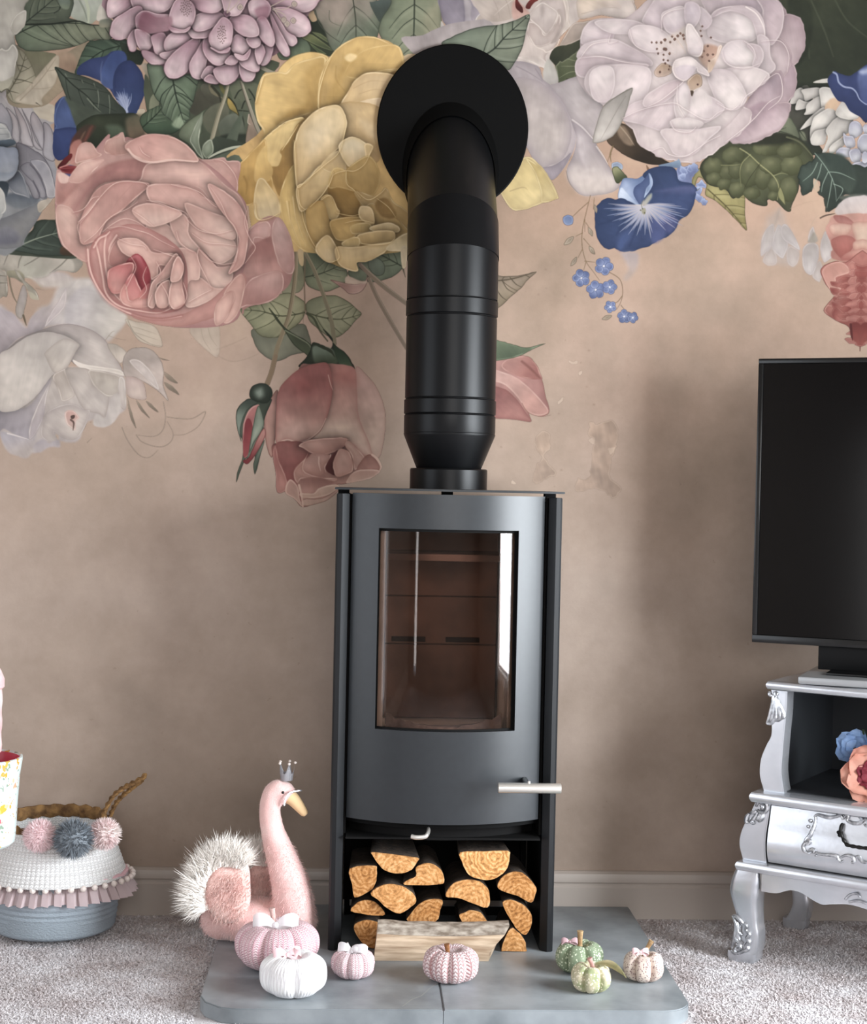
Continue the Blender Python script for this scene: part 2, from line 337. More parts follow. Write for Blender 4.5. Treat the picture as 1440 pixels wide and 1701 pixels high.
    B("-40 -60 200 -100 330 -60 420 60 545 120 545 250 480 300 540 360 540 640 580 780 560 980 480 1010 400 1060 380 1200 250 1420 220 1480 -40 1480", '#8d8a8b', '#7d8083', "200 0 200 1440", soft=1)
    B("-40 1260 120 1180 380 1060 470 1010 380 1220 240 1420 200 1500 -40 1500", '#78797c', '#8b8a88', "50 1200 250 1420", ed='#5e6066', ew=8)
    B("-20 1340 100 1300 200 1400 150 1470 -20 1470", '#7b7b83', '#62636e', soft=5)
    B("380 1060 520 1010 520 1030 400 1160", '#a39a8e', '#8f887b', rim='#b9ae9f')
    B("40 1000 150 960 380 1010 350 1080 200 1120 80 1080", '#4f5660', '#6a6f75', soft=3)
    B("300 20 420 60 545 100 555 250 440 240 370 210", '#9d9689', '#b0a695', "300 60 540 200", soft=1)
    B("-20 -60 60 -40 140 40 260 60 360 200 500 280 540 640 560 800 560 960 480 1005 380 700 300 400 100 100", '#989394', '#8a8a90', "100 0 500 900", soft=1)
    B("-20 60 60 120 110 220 125 330 110 400 60 290 -20 240", '#8b888d', '#77787f', "0 80 110 380", ln='#55555c')
    for t, c1, c2, g in (("60 110 160 200 195 330 195 450 160 470 120 400 120 250", '#a19a9b', '#a5a2a5', "90 150 160 460"), ("120 50 230 200 300 380 335 500 260 490 205 460 200 320 150 150", '#958c8c', '#a7a3a6', "150 100 300 500"), ("210 110 300 270 360 440 430 540 340 500 300 330", '#948c8c', '#a29fa3', "220 150 400 520"), ("330 150 420 270 440 400 430 540 360 420 300 250", '#918a8c', '#a3a1a7', "330 170 420 520"), ("430 260 500 300 540 420 545 640 430 590 440 400", '#8f8b90', '#9b9aa0', "460 280 500 620")):
        B(t, c1, c2, g, ed='#6b666b', ew=4, ea=.4, ln='#4e4a50', lw=.8, la=.8)
    B("-30 270 40 290 100 360 110 420 60 440 -30 450", '#989a98', '#828587', "0 290 60 440", rim='#b9bab6'); L("-20 320 70 320", 1.2, '#5a5f66', .7); L("-20 380 100 375", 1.2, '#5a5f66', .7)
    B("-30 455 110 430 160 470 60 510 -30 540", '#4d5a66', '#39454f', soft=.6)
    B("160 475 260 490 350 540 440 610 520 760 550 960 480 1005 400 1000 390 1020 330 1010 280 900 180 720", '#75737a', '#8d8b90', "200 500 420 1000", ln='#45424a', ed='#5e5c64', ew=5)
    B("300 640 430 640 500 720 550 900 550 1000 470 1005 440 880 380 760", '#87878f', '#9c9a9e', "320 660 500 980", rim='#b5b3b3', ln='#55525b')
    B("200 700 300 660 380 780 440 900 460 1000 400 1010 340 880 250 780", '#7f7e85', '#8f8d92', "250 700 430 990", ln='#4b4952', ed='#6a6870', ew=4)
    for t in ("300 680 400 800 470 1000", "330 840 390 960 395 1010"): L(t, 1.6, '#4b4952', .8)
    B("180 730 240 810 300 1005 250 1000 130 960 60 860 110 800", '#525863', '#8a8d93', "120 780 240 980", rim='#a5a6a8', ed='#474c56', ew=4)
    B("-30 530 80 510 165 520 185 640 160 760 90 830 -30 845", '#7f8694', '#8d9197', "60 520 100 830", ed='#646b78', ew=6, sh=.35, sw=5)
    B("-30 760 80 765 160 740 90 830 -30 845", '#727b88', '#8a9098', soft=2)
    B("-30 850 60 850 90 900 60 1010 40 960 -30 900", '#2b333b', '#3c444c', soft=.8)
    B("-30 920 30 940 58 1050 50 1150 -30 1180", '#a2a29f', '#969896', rim='#bdbcb6'); B("-30 1180 30 1175 -10 1240", '#9a9c9c')
    # ---- white flower, top-left corner, with leaves
    at(0, 0, 1/6)
    B("130 480 260 480 560 560 900 420 900 720 780 760 560 960 420 1060 130 1060 60 900", '#6d6757', '#877a66', "200 500 600 900")
    B("560 540 700 520 780 640 740 700 600 720", '#94806c', '#846d5b', soft=4)
    B("250 500 480 520 560 560 430 700 360 770 300 620", '#65644f', '#6e6a58')
    leaf("100 480 230 510 330 680 380 860 300 1000 150 1030 60 920 100 700", '#8b8774', '#9a9482', "80 930 200 720 260 520", '#53503f', 3)
    leaf("150 1010 250 900 360 770 560 550 590 640 550 830 420 980 410 1050", '#a29886', '#aaa191', "200 1000 400 800 560 580", '#8c8270', 2, st=.06)
    B("700 -20 1000 -20 1120 60 1080 180 960 200 900 240 760 200 690 130", '#9ba097', '#8d9487', "800 0 850 220", soft=.6)
    B("960 190 990 60 1080 0 1120 60 1090 190 1000 210", '#a7a59b', '#b2ada3'); L("850 -20 880 100 880 230", 5, '#a4ab96', .9, 3); L("780 -20 840 100 870 210", 3, '#6f776a', .7)
    leaf("250 -30 700 -30 705 150 690 180 760 200 800 240 500 240 230 245 240 100", '#555d4e', '#4a5245', "230 245 420 90 560 -30", '#272e26', 4, hi='#7d8571')
    L("590 80 640 40 690 -20", 1.6, '#262c24', .8); L("540 130 600 80 560 0", 1.6, '#262c24', .8)
    B("580 -20 690 -20 690 80 640 90 600 60", '#5b665f', '#66705f', soft=1)
    leaf("880 420 940 400 1260 390 1310 500 1240 620 1000 580 760 740 780 620 830 500", '#3f4f41', '#4d5f4e', "1280 440 1000 520 760 720", '#1f2a20', 4, hi='#7c8d78')
    B("1200 420 1330 480 1420 520 1430 600 1390 650 1260 600 1220 520", '#2d362b', '#232a20')
    leaf("150 350 240 240 600 235 760 205 900 245 1110 260 1110 390 920 400 760 460 560 500 320 512 230 490 180 450", '#5f6a58', '#777b67', "150 350 400 240 700 230 1110 260", '#242b22', 7, g="200 400 1050 300", ang=.9, hi='#8d947e')
    L("230 245 500 240 760 210 900 245 1060 255", 2.4, '#1e241c', .9, 1.2)
    B("1000 200 1110 190 1120 260 1000 270", '#6f7468', '#83816f', soft=1)
    B("-40 -40 260 -40 280 10 240 80 260 140 255 220 220 290 150 350 150 400 180 520 160 640 140 760 80 880 0 920 -40 920", '#9d9a92', '#a7a49d', "0 0 100 850", ed='#7b7870', ew=4, ln='#6b685f', wob=1)
    B("100 270 150 160 255 100 258 220 220 290 150 345", '#9a978e', '#aeaba3', "120 300 240 120", rim='#bbb8b0', ed='#85827a', ew=4)
    B("-40 480 60 500 130 440 180 520 160 640 140 760 60 880 -40 900", '#a3a09a', '#b0ada6', "60 480 60 860", ed='#85837b', ew=5, rim='#bdbab2', sh=.15)
    B("-20 830 60 800 140 760 90 870 0 915", '#8d8b7d', '#a3a08f', soft=1)
    for t in ("10 920 80 890 130 1000", "80 900 60 970", "90 905 190 930", "150 790 230 800 330 830", "180 650 230 660 290 690", "360 1025 400 1050"): L(t, 1.8, '#454236', .8)
    # ---- blue flower, left
    B("545 1100 560 1020 640 960 720 1000 790 1200 820 1500 720 1600 560 1560 540 1400", '#3d5592', '#35498a', "600 1000 700 1500", ed='#2b3c74', ew=4)
    at(0, 160, 1/6)
    B("540 260 555 130 640 0 760 150 800 300 560 330 555 300", '#3f5592', '#465f9e', "640 40 660 300", ed='#31457f', ew=4, rim='#5d75b0')
    B("530 440 560 330 780 320 760 480 690 600 580 640 530 570", '#33478a', '#2a3b78', "600 340 640 620", ed='#24336a', ew=6)
    L("560 330 660 325 780 320", 1.5, '#26356c', .7)
    B("620 700 760 700 700 830", '#5b5a84', '#4a4a74')
    # ---- blue morning glory behind the dark leaf
    at(0, 0, 1/6)
    B("770 740 790 660 900 590 1050 560 1120 510 1240 520 1260 600 1380 680 1435 800 1445 920 1400 1040 1360 1130 1260 1140 1150 980 1050 840 880 760", '#32437f', '#3a5090', "1000 560 1300 1000", ed='#26346a', ew=5)
    B("1010 830 1020 680 1120 520 1240 520 1260 610 1170 680 1130 880", '#334a8d', '#3f5797', "1180 540 1080 860", soft=.8)
    B("1130 900 1160 680 1290 600 1400 700 1440 830 1440 940 1390 1060 1340 1130 1270 1140", '#2d3d78', '#334a86', "1300 620 1300 1100", ed='#24315f', ew=8)
    L("1010 820 1005 700 1020 610", 2, '#6579ae', .6, soft=.7); L("1150 870 1150 760 1200 660", 1.6, '#26346a', .7)
    for i in range(13):
        x = 1060+i*21; L(f"{1275-abs(i-6)*4} {1130-i*2} {1180+i*10} {1010-(i%3)*14} {1130+i*15} {960-((i*7)%5)*22+abs(i-6)*10}", 1.8, ('#b4bdd2', '#8d9cc4')[i % 2], .6, .5)
    B("1160 960 1230 930 1280 960 1270 1110 1240 1120", '#9aa6c6', soft=4, a=.55)
    B("1380 1090 1445 1090 1430 1140 1370 1140", '#a59a86')
    # dark leaf in front
    leaf("550 665 700 720 880 775 1000 830 1080 900 1160 1010 1260 1130 1180 1260 1000 1240 880 1260 780 1280 700 1080 640 920 580 760", '#4b5349', '#3a4239', "555 670 720 840 870 960 1010 1120", '#20271f', 3, g="600 700 1100 1200", ang=.6)
    B("640 960 700 1000 900 1080 1000 1130 900 1250 780 1290 700 1100", '#4b5448', '#434b40', "640 960 860 1240", soft=2)
    for t in ("650 735 670 770", "815 800 830 830", "935 830 950 870", "975 900 985 1000 975 1080", "1085 950 1095 1060 1090 1150"): L(t, 1.4, '#8d9484', .6, .5)
    L("870 980 940 1060 1010 1120", 2, '#7c8272', .7)
    # dark sepals over the pink rose
    at(0, 160, 1/6)
    B("770 290 900 200 1000 180 1200 170 1380 190 1400 420 1280 430 1200 500 1060 560 960 560 880 480 780 600 720 640 680 560 760 380", '#39402f', '#242a1e', "900 200 1000 520", ed='#1d2218', ew=6)
    B("1060 300 1180 290 1250 360 1230 440 1120 440", '#4f5c4a', '#3a4536', soft=5); B("1260 220 1440 200 1440 420 1290 420", '#565342', '#6a5a48', soft=4)
    B("700 480 760 360 860 280 960 300 900 400 820 480 780 600 720 620", '#5b2f2c', '#3e3329', "720 560 900 320", soft=2); L("850 440 900 330 920 300", 5, '#7c4238', .6, 2, soft=2)
    L("790 460 830 380 850 350", 3, '#8a6a52', .5, soft=1)
    B("700 500 780 430 820 480 780 600 760 690 700 660", '#97655c', '#a77a70', "720 500 760 680", soft=1.5)
    B("570 705 620 640 700 570 720 600 660 680 600 720", '#641f1f', '#451416'); B("575 725 640 690 770 700 780 740 720 770 640 765", '#5d1c1f', '#7b2e30', "580 720 770 740", rim='#a06060')
    L("600 710 680 680 760 640", 2.4, '#b57d76', .8); L("590 725 690 715 770 712", 1.6, '#8e4343', .8)
    # ---- dark foliage between dahlia, rose and yellow bloom
    at(220, 90, 1/6)
    B("200 100 1400 60 1330 300 1300 800 1180 960 1100 1080 720 1060 500 900 300 820 200 800", '#49503f', '#3c4335', "600 100 700 1000")
    B("85 115 150 100 175 250 160 240", '#95897a', '#7c7763', soft=1); B("185 430 240 380 280 480 200 560 165 540", '#6f735e')
    leaf("80 620 200 540 290 520 400 640 470 750 320 810 160 800 90 720", '#4d5a46', '#3f5440', "90 740 250 590 300 520", '#1f2a1e', 4, hi='#8fa088')
    B("560 560 600 440 680 330 760 300 880 440 800 640 700 640", '#4c4b3e', '#3c3c31', soft=1)
    B("680 330 760 290 860 430 840 480 740 440", '#5b5b4d', '#47473a'); L("770 300 800 380 900 440", 5, '#706a52', .8); L("880 310 900 360 950 440", 6, '#5c5a30', .9); L("790 320 860 400 880 480", 4, '#2b2d20', .8)
    B("970 300 1080 260 1250 300 1240 420 1240 700 1100 800 960 760 1000 500", '#575c4a', '#4a5142', "1000 300 1150 780", soft=1)
    for t in ("1020 440 1060 370 1120 340", "1090 540 1120 470 1180 450", "1090 600 1110 700 1100 800", "1060 560 1160 570", "1160 350 1220 450 1230 580", "950 600 980 700 1080 800"): L(t, 2.4, '#272b20', .85, 1.4)
    B("700 620 820 500 960 500 940 700 860 820 740 760", '#5a5c4c', '#4c4f40', soft=1)
    B("860 700 960 600 1080 620 1110 790 1000 820 880 800", '#62685a', '#4e5547', soft=1)
    B("940 450 980 440 1040 540 1070 640 1040 600 960 540", '#8f7a3c', '#6f6434', ln='#22251a'); L("960 430 1020 500 1070 630", 2.2, '#262a1c', .9)
    B("900 810 1130 800 1140 900 980 940 880 900", '#282e24', '#343a2f', soft=3)
    B("1130 900 1150 700 1160 600 1200 660 1270 800 1250 900", '#8c7b6c', '#7c6c5c', ln='#463f33'); L("1160 600 1150 680 1175 700", 2, '#c2b3a2', .7)
    leaf("150 90 300 90 340 210 410 260 520 210 600 210 660 260 640 340 610 470 570 560 570 640 510 690 460 745 380 660 300 590 280 500 210 400 170 250", '#6b7a66', '#5a6b55', "400 240 440 440 515 690", '#232c22', 5, g="200 150 500 700", hi='#93a08a', lw=1.5)
    L("270 500 300 400 410 300", 1.8, '#232c22', .8); L("220 400 280 280 340 210", 1.8, '#232c22', .8); L("600 470 500 400 430 380", 1.8, '#232c22', .8); L("640 310 560 240 520 220", 1.8, '#232c22', .8)
    B("390 700 460 620 520 690 460 745", '#8a9a80', soft=2, a=.7)
    L("950 310 920 430 860 600 790 860", 6.5, '#8a8570', 1, 7, w0=5); L("962 310 930 430 872 600 800 860", 1.6, '#a7a28c', .7); L("938 310 905 430 845 600 778 850", 1.6, '#56533f', .7)
    L("1085 280 1140 450 1220 680 1290 840", 6, '#8d8776', 1, 8, w0=4); L("1075 280 1130 460 1210 700 1270 830", 1.8, '#4a463a', .8); L("1100 290 1155 450 1240 680", 1.2, '#aaa590', .7)
    L("1280 130 1360 170 1420 190", 6, '#8b8776', .95, 5)
    B("1100 560 1040 940 1220 910 1210 940 1100 1050 1040 1080 760 1060 860 980", '#4c5547', '#5a6352', "900 960 1100 1040", soft=1)
    B("800 850 900 830 1130 900 1000 930 880 980 780 1030 740 1000", '#384034', '#2d342a', soft=1)
    L("760 1030 880 970 1030 925 1215 915", 4.5, '#a6aa98', .95, 3, w0=3); L("770 1042 900 985 1040 945", 2, '#2c3228', .7)
    B("460 830 480 740 560 660 680 580 770 525 720 580 700 640 690 780 660 820 660 900 700 1040 640 1000 560 900", '#717b66', '#59634f', "520 700 640 980", ln='#2c3327', ed='#49523f', ew=5)
    B("570 860 600 760 680 600 700 580 700 660 670 800 670 900 710 1040 660 1010 600 920", '#8d9683', '#6e7866', "640 620 640 1000", rim='#b9c0ad', ed='#4a5343', ew=3)
    B("690 960 720 880 790 850 810 960 790 1000 730 1040", '#8f9885', '#6b7563', "700 900 800 1000", rim='#aab29e', ed='#464f3f', ew=4)
    B("460 860 360 800 320 830 460 880", '#a59a86', '#b0a592')
    # green striped leaves near top of the yellow bloom
    at(480, 0, .29167)
    B("60 110 160 60 340 300 240 320 -40 330 -20 220", '#22291f', '#333a2a')
    B("-60 230 60 200 120 260 110 310 0 340 -60 330", '#4c5848', '#5b6651', ln='#20261c')
    for i, t in enumerate(("70 210 120 190 200 240 260 290 200 280 110 240", "120 180 180 190 250 240 290 280 210 240", "110 240 150 260 220 310 160 300")): B(t, ('#6a7049', '#596243', '#4d5a3a')[i], '#3c4530', ln='#1b2016', rim='#8b9166', ra=.5)
    B("110 80 150 60 160 110 130 125", '#a18a6c')
    # two broad leaves, top centre
    leaf("140 60 160 -30 470 -30 500 40 520 120 500 220 440 320 260 300 200 170", '#8c8176', '#5f6a59', "360 -30 380 120 380 300", '#33382d', 3, g="250 0 400 260", ang=.8, hi='#98a08c')
    B("230 60 260 10 340 0 350 60 330 130 240 140", '#94877d', soft=6, a=.6); B("400 0 470 10 490 80 430 110", '#8d857b', soft=6, a=.5)
    L("150 60 170 130 220 190 290 240", 2, '#3f4338', .8); L("230 60 235 120 300 150", 1.4, '#4f5145', .6)
    B("460 20 480 10 600 -20 560 90 520 130", '#4a5551', '#3a433c')
    leaf("515 200 520 120 580 20 590 -30 850 -30 865 60 868 250 780 290 700 330 600 300", '#6f7863', '#7f836d', "715 -30 712 150 705 320", '#2f362b', 4, g="560 100 840 200", ang=.95, hi='#98a087', lw=1.5)
    B("760 100 850 0 866 60 860 200 800 240", '#8f8c74', soft=6, a=.5)
    # lavender petals, top centre-right
    B("860 -30 1120 -30 1100 120 1060 160 1000 180 930 220 880 100", '#7b7580', '#938c95', "900 0 1020 180")
    B("860 -30 1000 -30 1000 130 1020 170 960 200 900 150 870 100", '#77717d', '#8b8590', "880 0 980 180", ed='#605a66', ew=3)
    B("995 -30 1040 20 1040 90 1060 160 1010 150 1000 60", '#aaa4a6', '#98929a', ed='#77717b', ew=2)
    B("1060 110 1100 70 1110 -30 1250 -30 1300 60 1280 110 1200 140 1060 160", '#a1988f', '#988d88', "1120 0 1200 140", soft=.5); L("1060 150 1070 100 1110 60", 1.6, '#c2bcb8', .8)
    B("865 120 900 180 920 215 870 250", '#aeaaa6', '#9c9894')
    leafq = "870 255 920 215 1000 178 1090 152 1200 140 1290 115 1370 82 1352 170 1332 260 1300 330 1250 400 1190 360 1000 330"
    B("640 230 760 200 900 140 1100 110 1290 105 1300 380 900 420", '#918a8b', '#9b9291')
    # ---- pale roses between rosette and peony
    at(830, 0, .21169)
    B("-200 -40 600 -40 520 200 400 430 370 530 120 470 150 360 -40 200", '#a89d98', '#b1a7a2', "0 0 400 400")
    B("-180 -40 120 -40 110 130 -50 170 -150 120", '#a69c95', '#9d9289', "-100 -30 60 150"); L("40 -20 70 60 85 140", 1.2, '#8b7f78', .6); L("-60 -20 -20 60 0 150", 1.2, '#8b7f78', .5); L("100 0 20 60 -40 120", 1.2, '#c3b9b2', .6)
    B("100 30 140 10 230 90 240 120 190 130 105 150", '#a7837b', '#b3948a', soft=2)
    B("130 -30 150 20 180 60 178 100 150 85 122 50", '#6a2a26', '#451917'); B("205 60 220 20 270 -20 300 0 260 30 235 70", '#6b2a25', '#56201d')
    B("215 240 230 150 300 80 330 0 500 -40 520 120 545 200 470 300 430 370 360 440 370 530 250 480 150 455 160 370", '#aca19d', '#b9aea8', "300 60 300 460", ed='#8d817c', ew=4)
    B("215 250 230 170 320 200 350 270 420 220 460 110 480 150 460 260 400 340 290 370 240 310", '#a1948f', '#b1a6a1', "330 140 330 360", rim='#cdc3bc', ed='#8d807b', ew=4)
    B("225 130 320 20 400 50 460 100 440 180 400 240 360 272 300 210", '#b3a9a5', '#a89d99', "380 60 340 260", rim='#cbc2bc', ed='#90857f', ew=3)
    B("330 30 355 60 350 110 330 140 310 80", '#8f8581', soft=3, a=.6)
    B("450 80 490 80 500 200 460 290 440 330 400 340 450 260 480 150", '#9d928d', '#8f847f', soft=1)
    B("490 -40 540 20 540 160 550 210 470 290 490 250 520 130", '#b5aba5', rim='#cbc1b9', ed='#94897f', ew=2)
    L("470 310 440 370 370 410 340 390 290 370 250 340", 1.8, '#cbc0b7', .7)
    B("130 450 200 440 300 440 360 480 370 530 330 530 250 490", '#aca29c', '#b8afaa', rim='#c8c0ba')
    B("530 -40 620 -40 640 120 580 190 545 210 545 90", '#a59b97', '#b2a8a2', soft=1)
    B("610 110 640 -40 1000 -40 1060 30 1070 90 1040 130 950 150 800 120 700 140 640 150", '#b4a698', '#aea29b', "700 -20 900 140", ed='#948a84', ew=3); L("640 110 760 80 900 60 1000 110", 1.3, '#8c837d', .5); L("960 148 1050 130 1068 80 1040 10", 1.4, '#6f6762', .7)
    B("640 130 800 60 950 60 900 -30 1000 -30 1050 60 1030 120 950 140 800 110 700 135", '#afa5a0', soft=1.5, a=.7)
    B("570 190 650 170 740 160 740 190 650 300 540 350 470 360 500 300", '#a0938a', '#94877d', "650 180 520 340", ed='#83766c', ew=3, rim='#b8aca2')
    B("390 455 440 370 540 350 650 305 660 340 620 450 600 600 460 650 440 530", '#3a3d2d', '#2b2e22', "640 320 430 560")
    B("440 520 500 470 560 430 610 400 625 430 600 590 510 630 460 640", '#5a6047', '#424932', "600 420 480 620", rim='#8b9077', ln='#23271b', wob=3)
    for t in ("600 560 540 570 470 610", "590 520 540 520 480 520", "600 480 560 470 530 460"): L(t, 1.2, '#8c9276', .6)
    B("380 460 440 540 460 650 420 680 350 640 340 560", '#a5a39c', '#96928f', soft=1)
    # lavender pillow petals
    B("60 540 130 480 300 520 340 620 420 690 560 900 600 1050 560 1230 420 1410 330 1320 230 1190 150 900", '#958d90', '#a79e9f', "200 500 350 1250", ed='#827a80', ew=6)
    B("100 640 260 620 380 690 480 800 545 920 560 1080 500 1240 390 1300 330 1310 240 1200 130 1000", '#9d9492', '#aaa19d', "400 700 260 1150", ed='#8d8489', ew=8, ea=.7)
    B("330 1320 420 1300 500 1250 560 1200 500 1320 415 1412 360 1370", '#8a8289', '#938b93', ed='#756d76', ew=3)
    L("130 520 230 570 330 635", 2, '#7c747a', .6); L("280 540 320 600 340 640", 1.8, '#7c747a', .6)
    B("400 680 460 650 660 590 680 700 800 800 800 950 760 1090 660 1000 560 930 500 800", '#9a9394', '#a39b9b', "500 650 720 1050", ed='#847c80', ew=6)
    B("560 940 640 980 740 1090 780 1180 850 1290 940 1440 900 1500 790 1530 640 1530 540 1430 530 1320 580 1210 600 1080", '#8f878b', '#aba29f', "590 1000 760 1480", ed='#7c7479', ew=6, ea=.6)
    B("600 1040 680 1060 700 1160 680 1320 620 1250 590 1150", '#a29a9c', soft=8, a=.8); L("660 1330 620 1230 600 1120", 3, '#7b7379', .45, soft=3)
    B("530 1350 600 1280 720 1330 880 1380 900 1480 790 1525 660 1525 570 1450", '#aaa19f', '#b0a6a0', soft=8, a=.8)
    L("570 940 650 1000 750 1110", 3, '#b9b1b0', .8, 1.5); L("760 1150 810 1220 850 1290", 3, '#b5aba8', .7, 1)
    L("520 1340 550 1440 620 1520", 1.4, '#7a6c62', .7)
    at(480, 0, .29167)
    leaf(leafq, '#6f7a6b', '#747c6b', "1050 345 1160 285 1240 200 1370 84", '#252c24', 5, g="950 200 1300 260", hi='#98a392', lw=1.5)
    at(830, 0, .21169)
    # yellow corner behind rosette
    B("-20 1400 200 1230 320 1300 400 1410 460 1540 440 1565 320 1600 200 1645 80 1630", '#b3a06c', '#b7a676', "150 1300 350 1600", ed='#94825a', ew=5, rim='#cbbd90')
    B("200 1240 320 1310 400 1420 450 1550 330 1590 320 1500 270 1350", '#a8955f', '#b8a778', "250 1300 400 1560", rim='#cabc8f', ed='#8c7a50', ew=3)
    L("80 1500 180 1470 220 1490", 1.6, '#8f7f58', .6)
    # ---- big dark leaf, top right
    at(940, 0, .28472)
    B("1240 -40 1800 -40 1800 330 1560 520 1300 530 1300 300", '#333829', '#262b1f', "1300 0 1600 500")
    for t in ("1300 60 1400 200 1420 340", "1420 -20 1500 160 1560 330", "1560 -20 1640 120 1760 220"): L(t, 2.2, '#4b523f', .6, 1, soft=1)
    B("1300 -40 1420 20 1440 160 1400 330 1320 360", '#2b3023', '#23281c', soft=3)
    at(1280, 80, .15282)
    B("-20 740 180 730 470 990 560 1140 300 1160 0 1000", '#3d4235', '#2b3025'); B("200 560 400 400 480 700 440 1000 330 980 190 720", '#4a4a42', '#38382f')
    leaf("60 900 180 740 280 860 310 980 200 1000", '#6a705b', '#5b614d', "80 900 240 940", '#33382b', 2); leaf("300 880 360 900 400 1000 340 1000", '#7d826c', '#666b57', "310 890 380 990", '#33382b', 2)
    # white spiky petals
    for t, g in (("280 450 350 440 370 560 220 610 215 570", "360 450 220 600"), ("340 450 530 430 540 520 450 550 375 580 360 520", "450 440 400 570"), ("300 560 380 580 440 580 390 650 270 670", "420 560 280 665"), ("400 600 540 520 560 660 520 700 370 725 380 680", "520 540 380 720"), ("530 440 640 430 740 560 620 620 560 665 540 560", "560 450 600 640"), ("460 720 580 640 560 780 430 840 320 890 380 800", "560 680 330 880"), ("440 830 480 740 640 650 720 700 745 740 700 800 600 880 470 910 430 1000 425 900", "680 700 460 880"), ("430 1000 470 905 560 880 610 880 600 1010 570 1050 460 1055", "580 880 480 1040"), ("600 880 740 740 900 740 860 900 780 960 640 1080 600 1130 560 1130 620 980", "800 760 600 1100"), ("650 1060 800 960 820 1030 720 1120 660 1150 640 1140", "780 980 660 1130"), ("700 700 760 600 800 590 960 720 900 780 760 760", "760 620 850 760")):
        B(t, '#a19e9a', '#bab6b0', g, ed='#85827d', ew=3, ea=.5, rim='#c8c5be', ra=.4, sh=.3, sw=3)
    B("640 560 700 540 740 600 690 660 590 640", '#a58d75', soft=2)
    B("460 375 540 340 640 330 640 375", '#aaa7a0')
    # blue flower, right
    B("620 370 640 300 700 250 740 270 860 300 960 240 1100 210 1100 840 1020 800 960 740 860 680 800 590 740 580 680 500", '#31407a', '#26325f', "700 280 900 760", ed='#222c55', ew=5)
    B("960 260 1100 220 1100 620 1020 600 960 500", '#4f5f96', '#3a4880', "1060 240 1000 580", soft=3)
    L("680 262 720 290 740 370 800 420 880 435 930 480 970 560 1050 620", 3, '#9aa5c2', .75, 1.5); B("960 250 1060 215 1100 215 1100 260 1000 290", '#8f98ae', soft=3, a=.7)
    # pale blue cluster at the right edge
    for t, g in (("860 820 940 790 1000 860 990 930 900 980 850 930", "930 800 900 960"), ("830 950 900 960 920 1060 850 1090 800 1030 790 920", "860 950 840 1080"), ("1010 840 1100 800 1100 940 1020 930", "1060 820 1040 930"), ("950 990 1010 930 1100 950 1100 1080 1040 1170 950 1100", "1000 950 1040 1150"), ("710 1130 760 1080 860 1090 880 1170 790 1190 720 1170", "720 1120 860 1160"), ("850 1120 940 1090 990 1160 960 1240 880 1230", "900 1100 930 1230"), ("860 1290 900 1250 1000 1230 1100 1250 1100 1330 960 1350 880 1340", "980 1240 960 1340"), ("1000 1140 1060 1120 1100 1200 1100 1260 1000 1240", "1040 1130 1060 1250")):
        B(t, '#8d8e9a', '#b2b3b8', g, ed='#76778a', ew=3, ea=.5, rim='#c5c6ca', ra=.5, sh=.3, sw=3)
    # ---- puckered green leaf under the peony and its yellow neighbour
    at(1120, 190, .22222)
    leaf("230 600 240 520 180 470 150 560 130 500 190 400 300 480 440 600 520 560 530 760 540 870 470 800 390 720 310 650", '#8f8a5c', '#857c4c', "250 560 400 700 535 860", '#4c4527', 4, hi='#a39d74')
    B("190 400 260 300 400 190 560 200 800 140 960 200 1040 320 1020 420 940 450 930 560 880 680 870 725 830 720 760 650 700 640 690 685 600 670 530 620 520 570 440 630 380 560 250 520", '#3f432d', '#4b4f36', "500 200 650 640", ed='#26291b', ew=7, ln='#22251a')
    for c, r in (((290, 390), (70, 60)), ((300, 480), (60, 45)), ((440, 310), (80, 60)), ((390, 440), (45, 60)), ((460, 420), (50, 55)), ((560, 430), (70, 110)), ((660, 480), (55, 80)), ((730, 380), (90, 60)), ((880, 380), (80, 70)), ((700, 250), (110, 55)), ((860, 270), (90, 50)), ((750, 530), (45, 60)), ((850, 560), (60, 90)), ((470, 560), (60, 55)), ((370, 520), (45, 40)), ((580, 590), (60, 40)), ((740, 610), (35, 30))):
        q = []
        for i in range(8): a = i*math.pi/4; q += [c[0]+r[0]*math.cos(a), c[1]+r[1]*math.sin(a)]
        B(q, '#5d6044', '#43472d', [c[0]-r[0]*.3, c[1]-r[1]*.6, c[0]+r[0]*.4, c[1]+r[1]], ed='#34371f', ew=3, ea=.5, gr=1.6, wob=1.5)
        p.B([c[0]-r[0]*.35, c[1]-r[1]*.5, c[0]+r[0]*.1, c[1]-r[1]*.55, c[0]+r[0]*.1, c[1]-r[1]*.1, c[0]-r[0]*.3, c[1]-r[1]*.05], '#7d7d5c', soft=4, a=.4)
    L("490 255 560 300 640 375 740 460 780 540 770 640", 2.2, '#8b8a60', .8, 1.2); L("570 300 510 360 490 430 500 540", 1.6, '#84845c', .7); L("640 370 560 480 520 560", 1.2, '#2a2d1c', .6); L("740 460 800 440 850 450", 1.6, '#8a8960', .6); L("350 380 440 380 500 370", 1.4, '#84845c', .6)
    B("770 600 790 540 820 600 830 680 790 640", '#77774f', ln='#2a2c1c'); B("400 190 470 180 640 160 800 140 900 190 760 230 560 230", '#24261a', soft=4, a=.8)
    # dark jagged leaf
    B("920 460 950 390 1040 340 1060 290 1200 300 1330 370 1460 420 1460 600 1330 610 1270 600 1230 680 1130 730 1125 640 1070 600 1090 530 1060 490 1040 560 960 610 940 560 935 510", '#3c4840', '#2b342d', "1000 350 1200 650", ln='#1c231d', wob=3, ed='#1f2721', ew=4)
    B("1100 300 1250 300 1330 380 1360 500 1300 590 1200 450", '#2d3832', '#39443b', soft=4)
    B("1040 480 1070 500 1088 560 1060 580 1040 540", '#a38f7a')
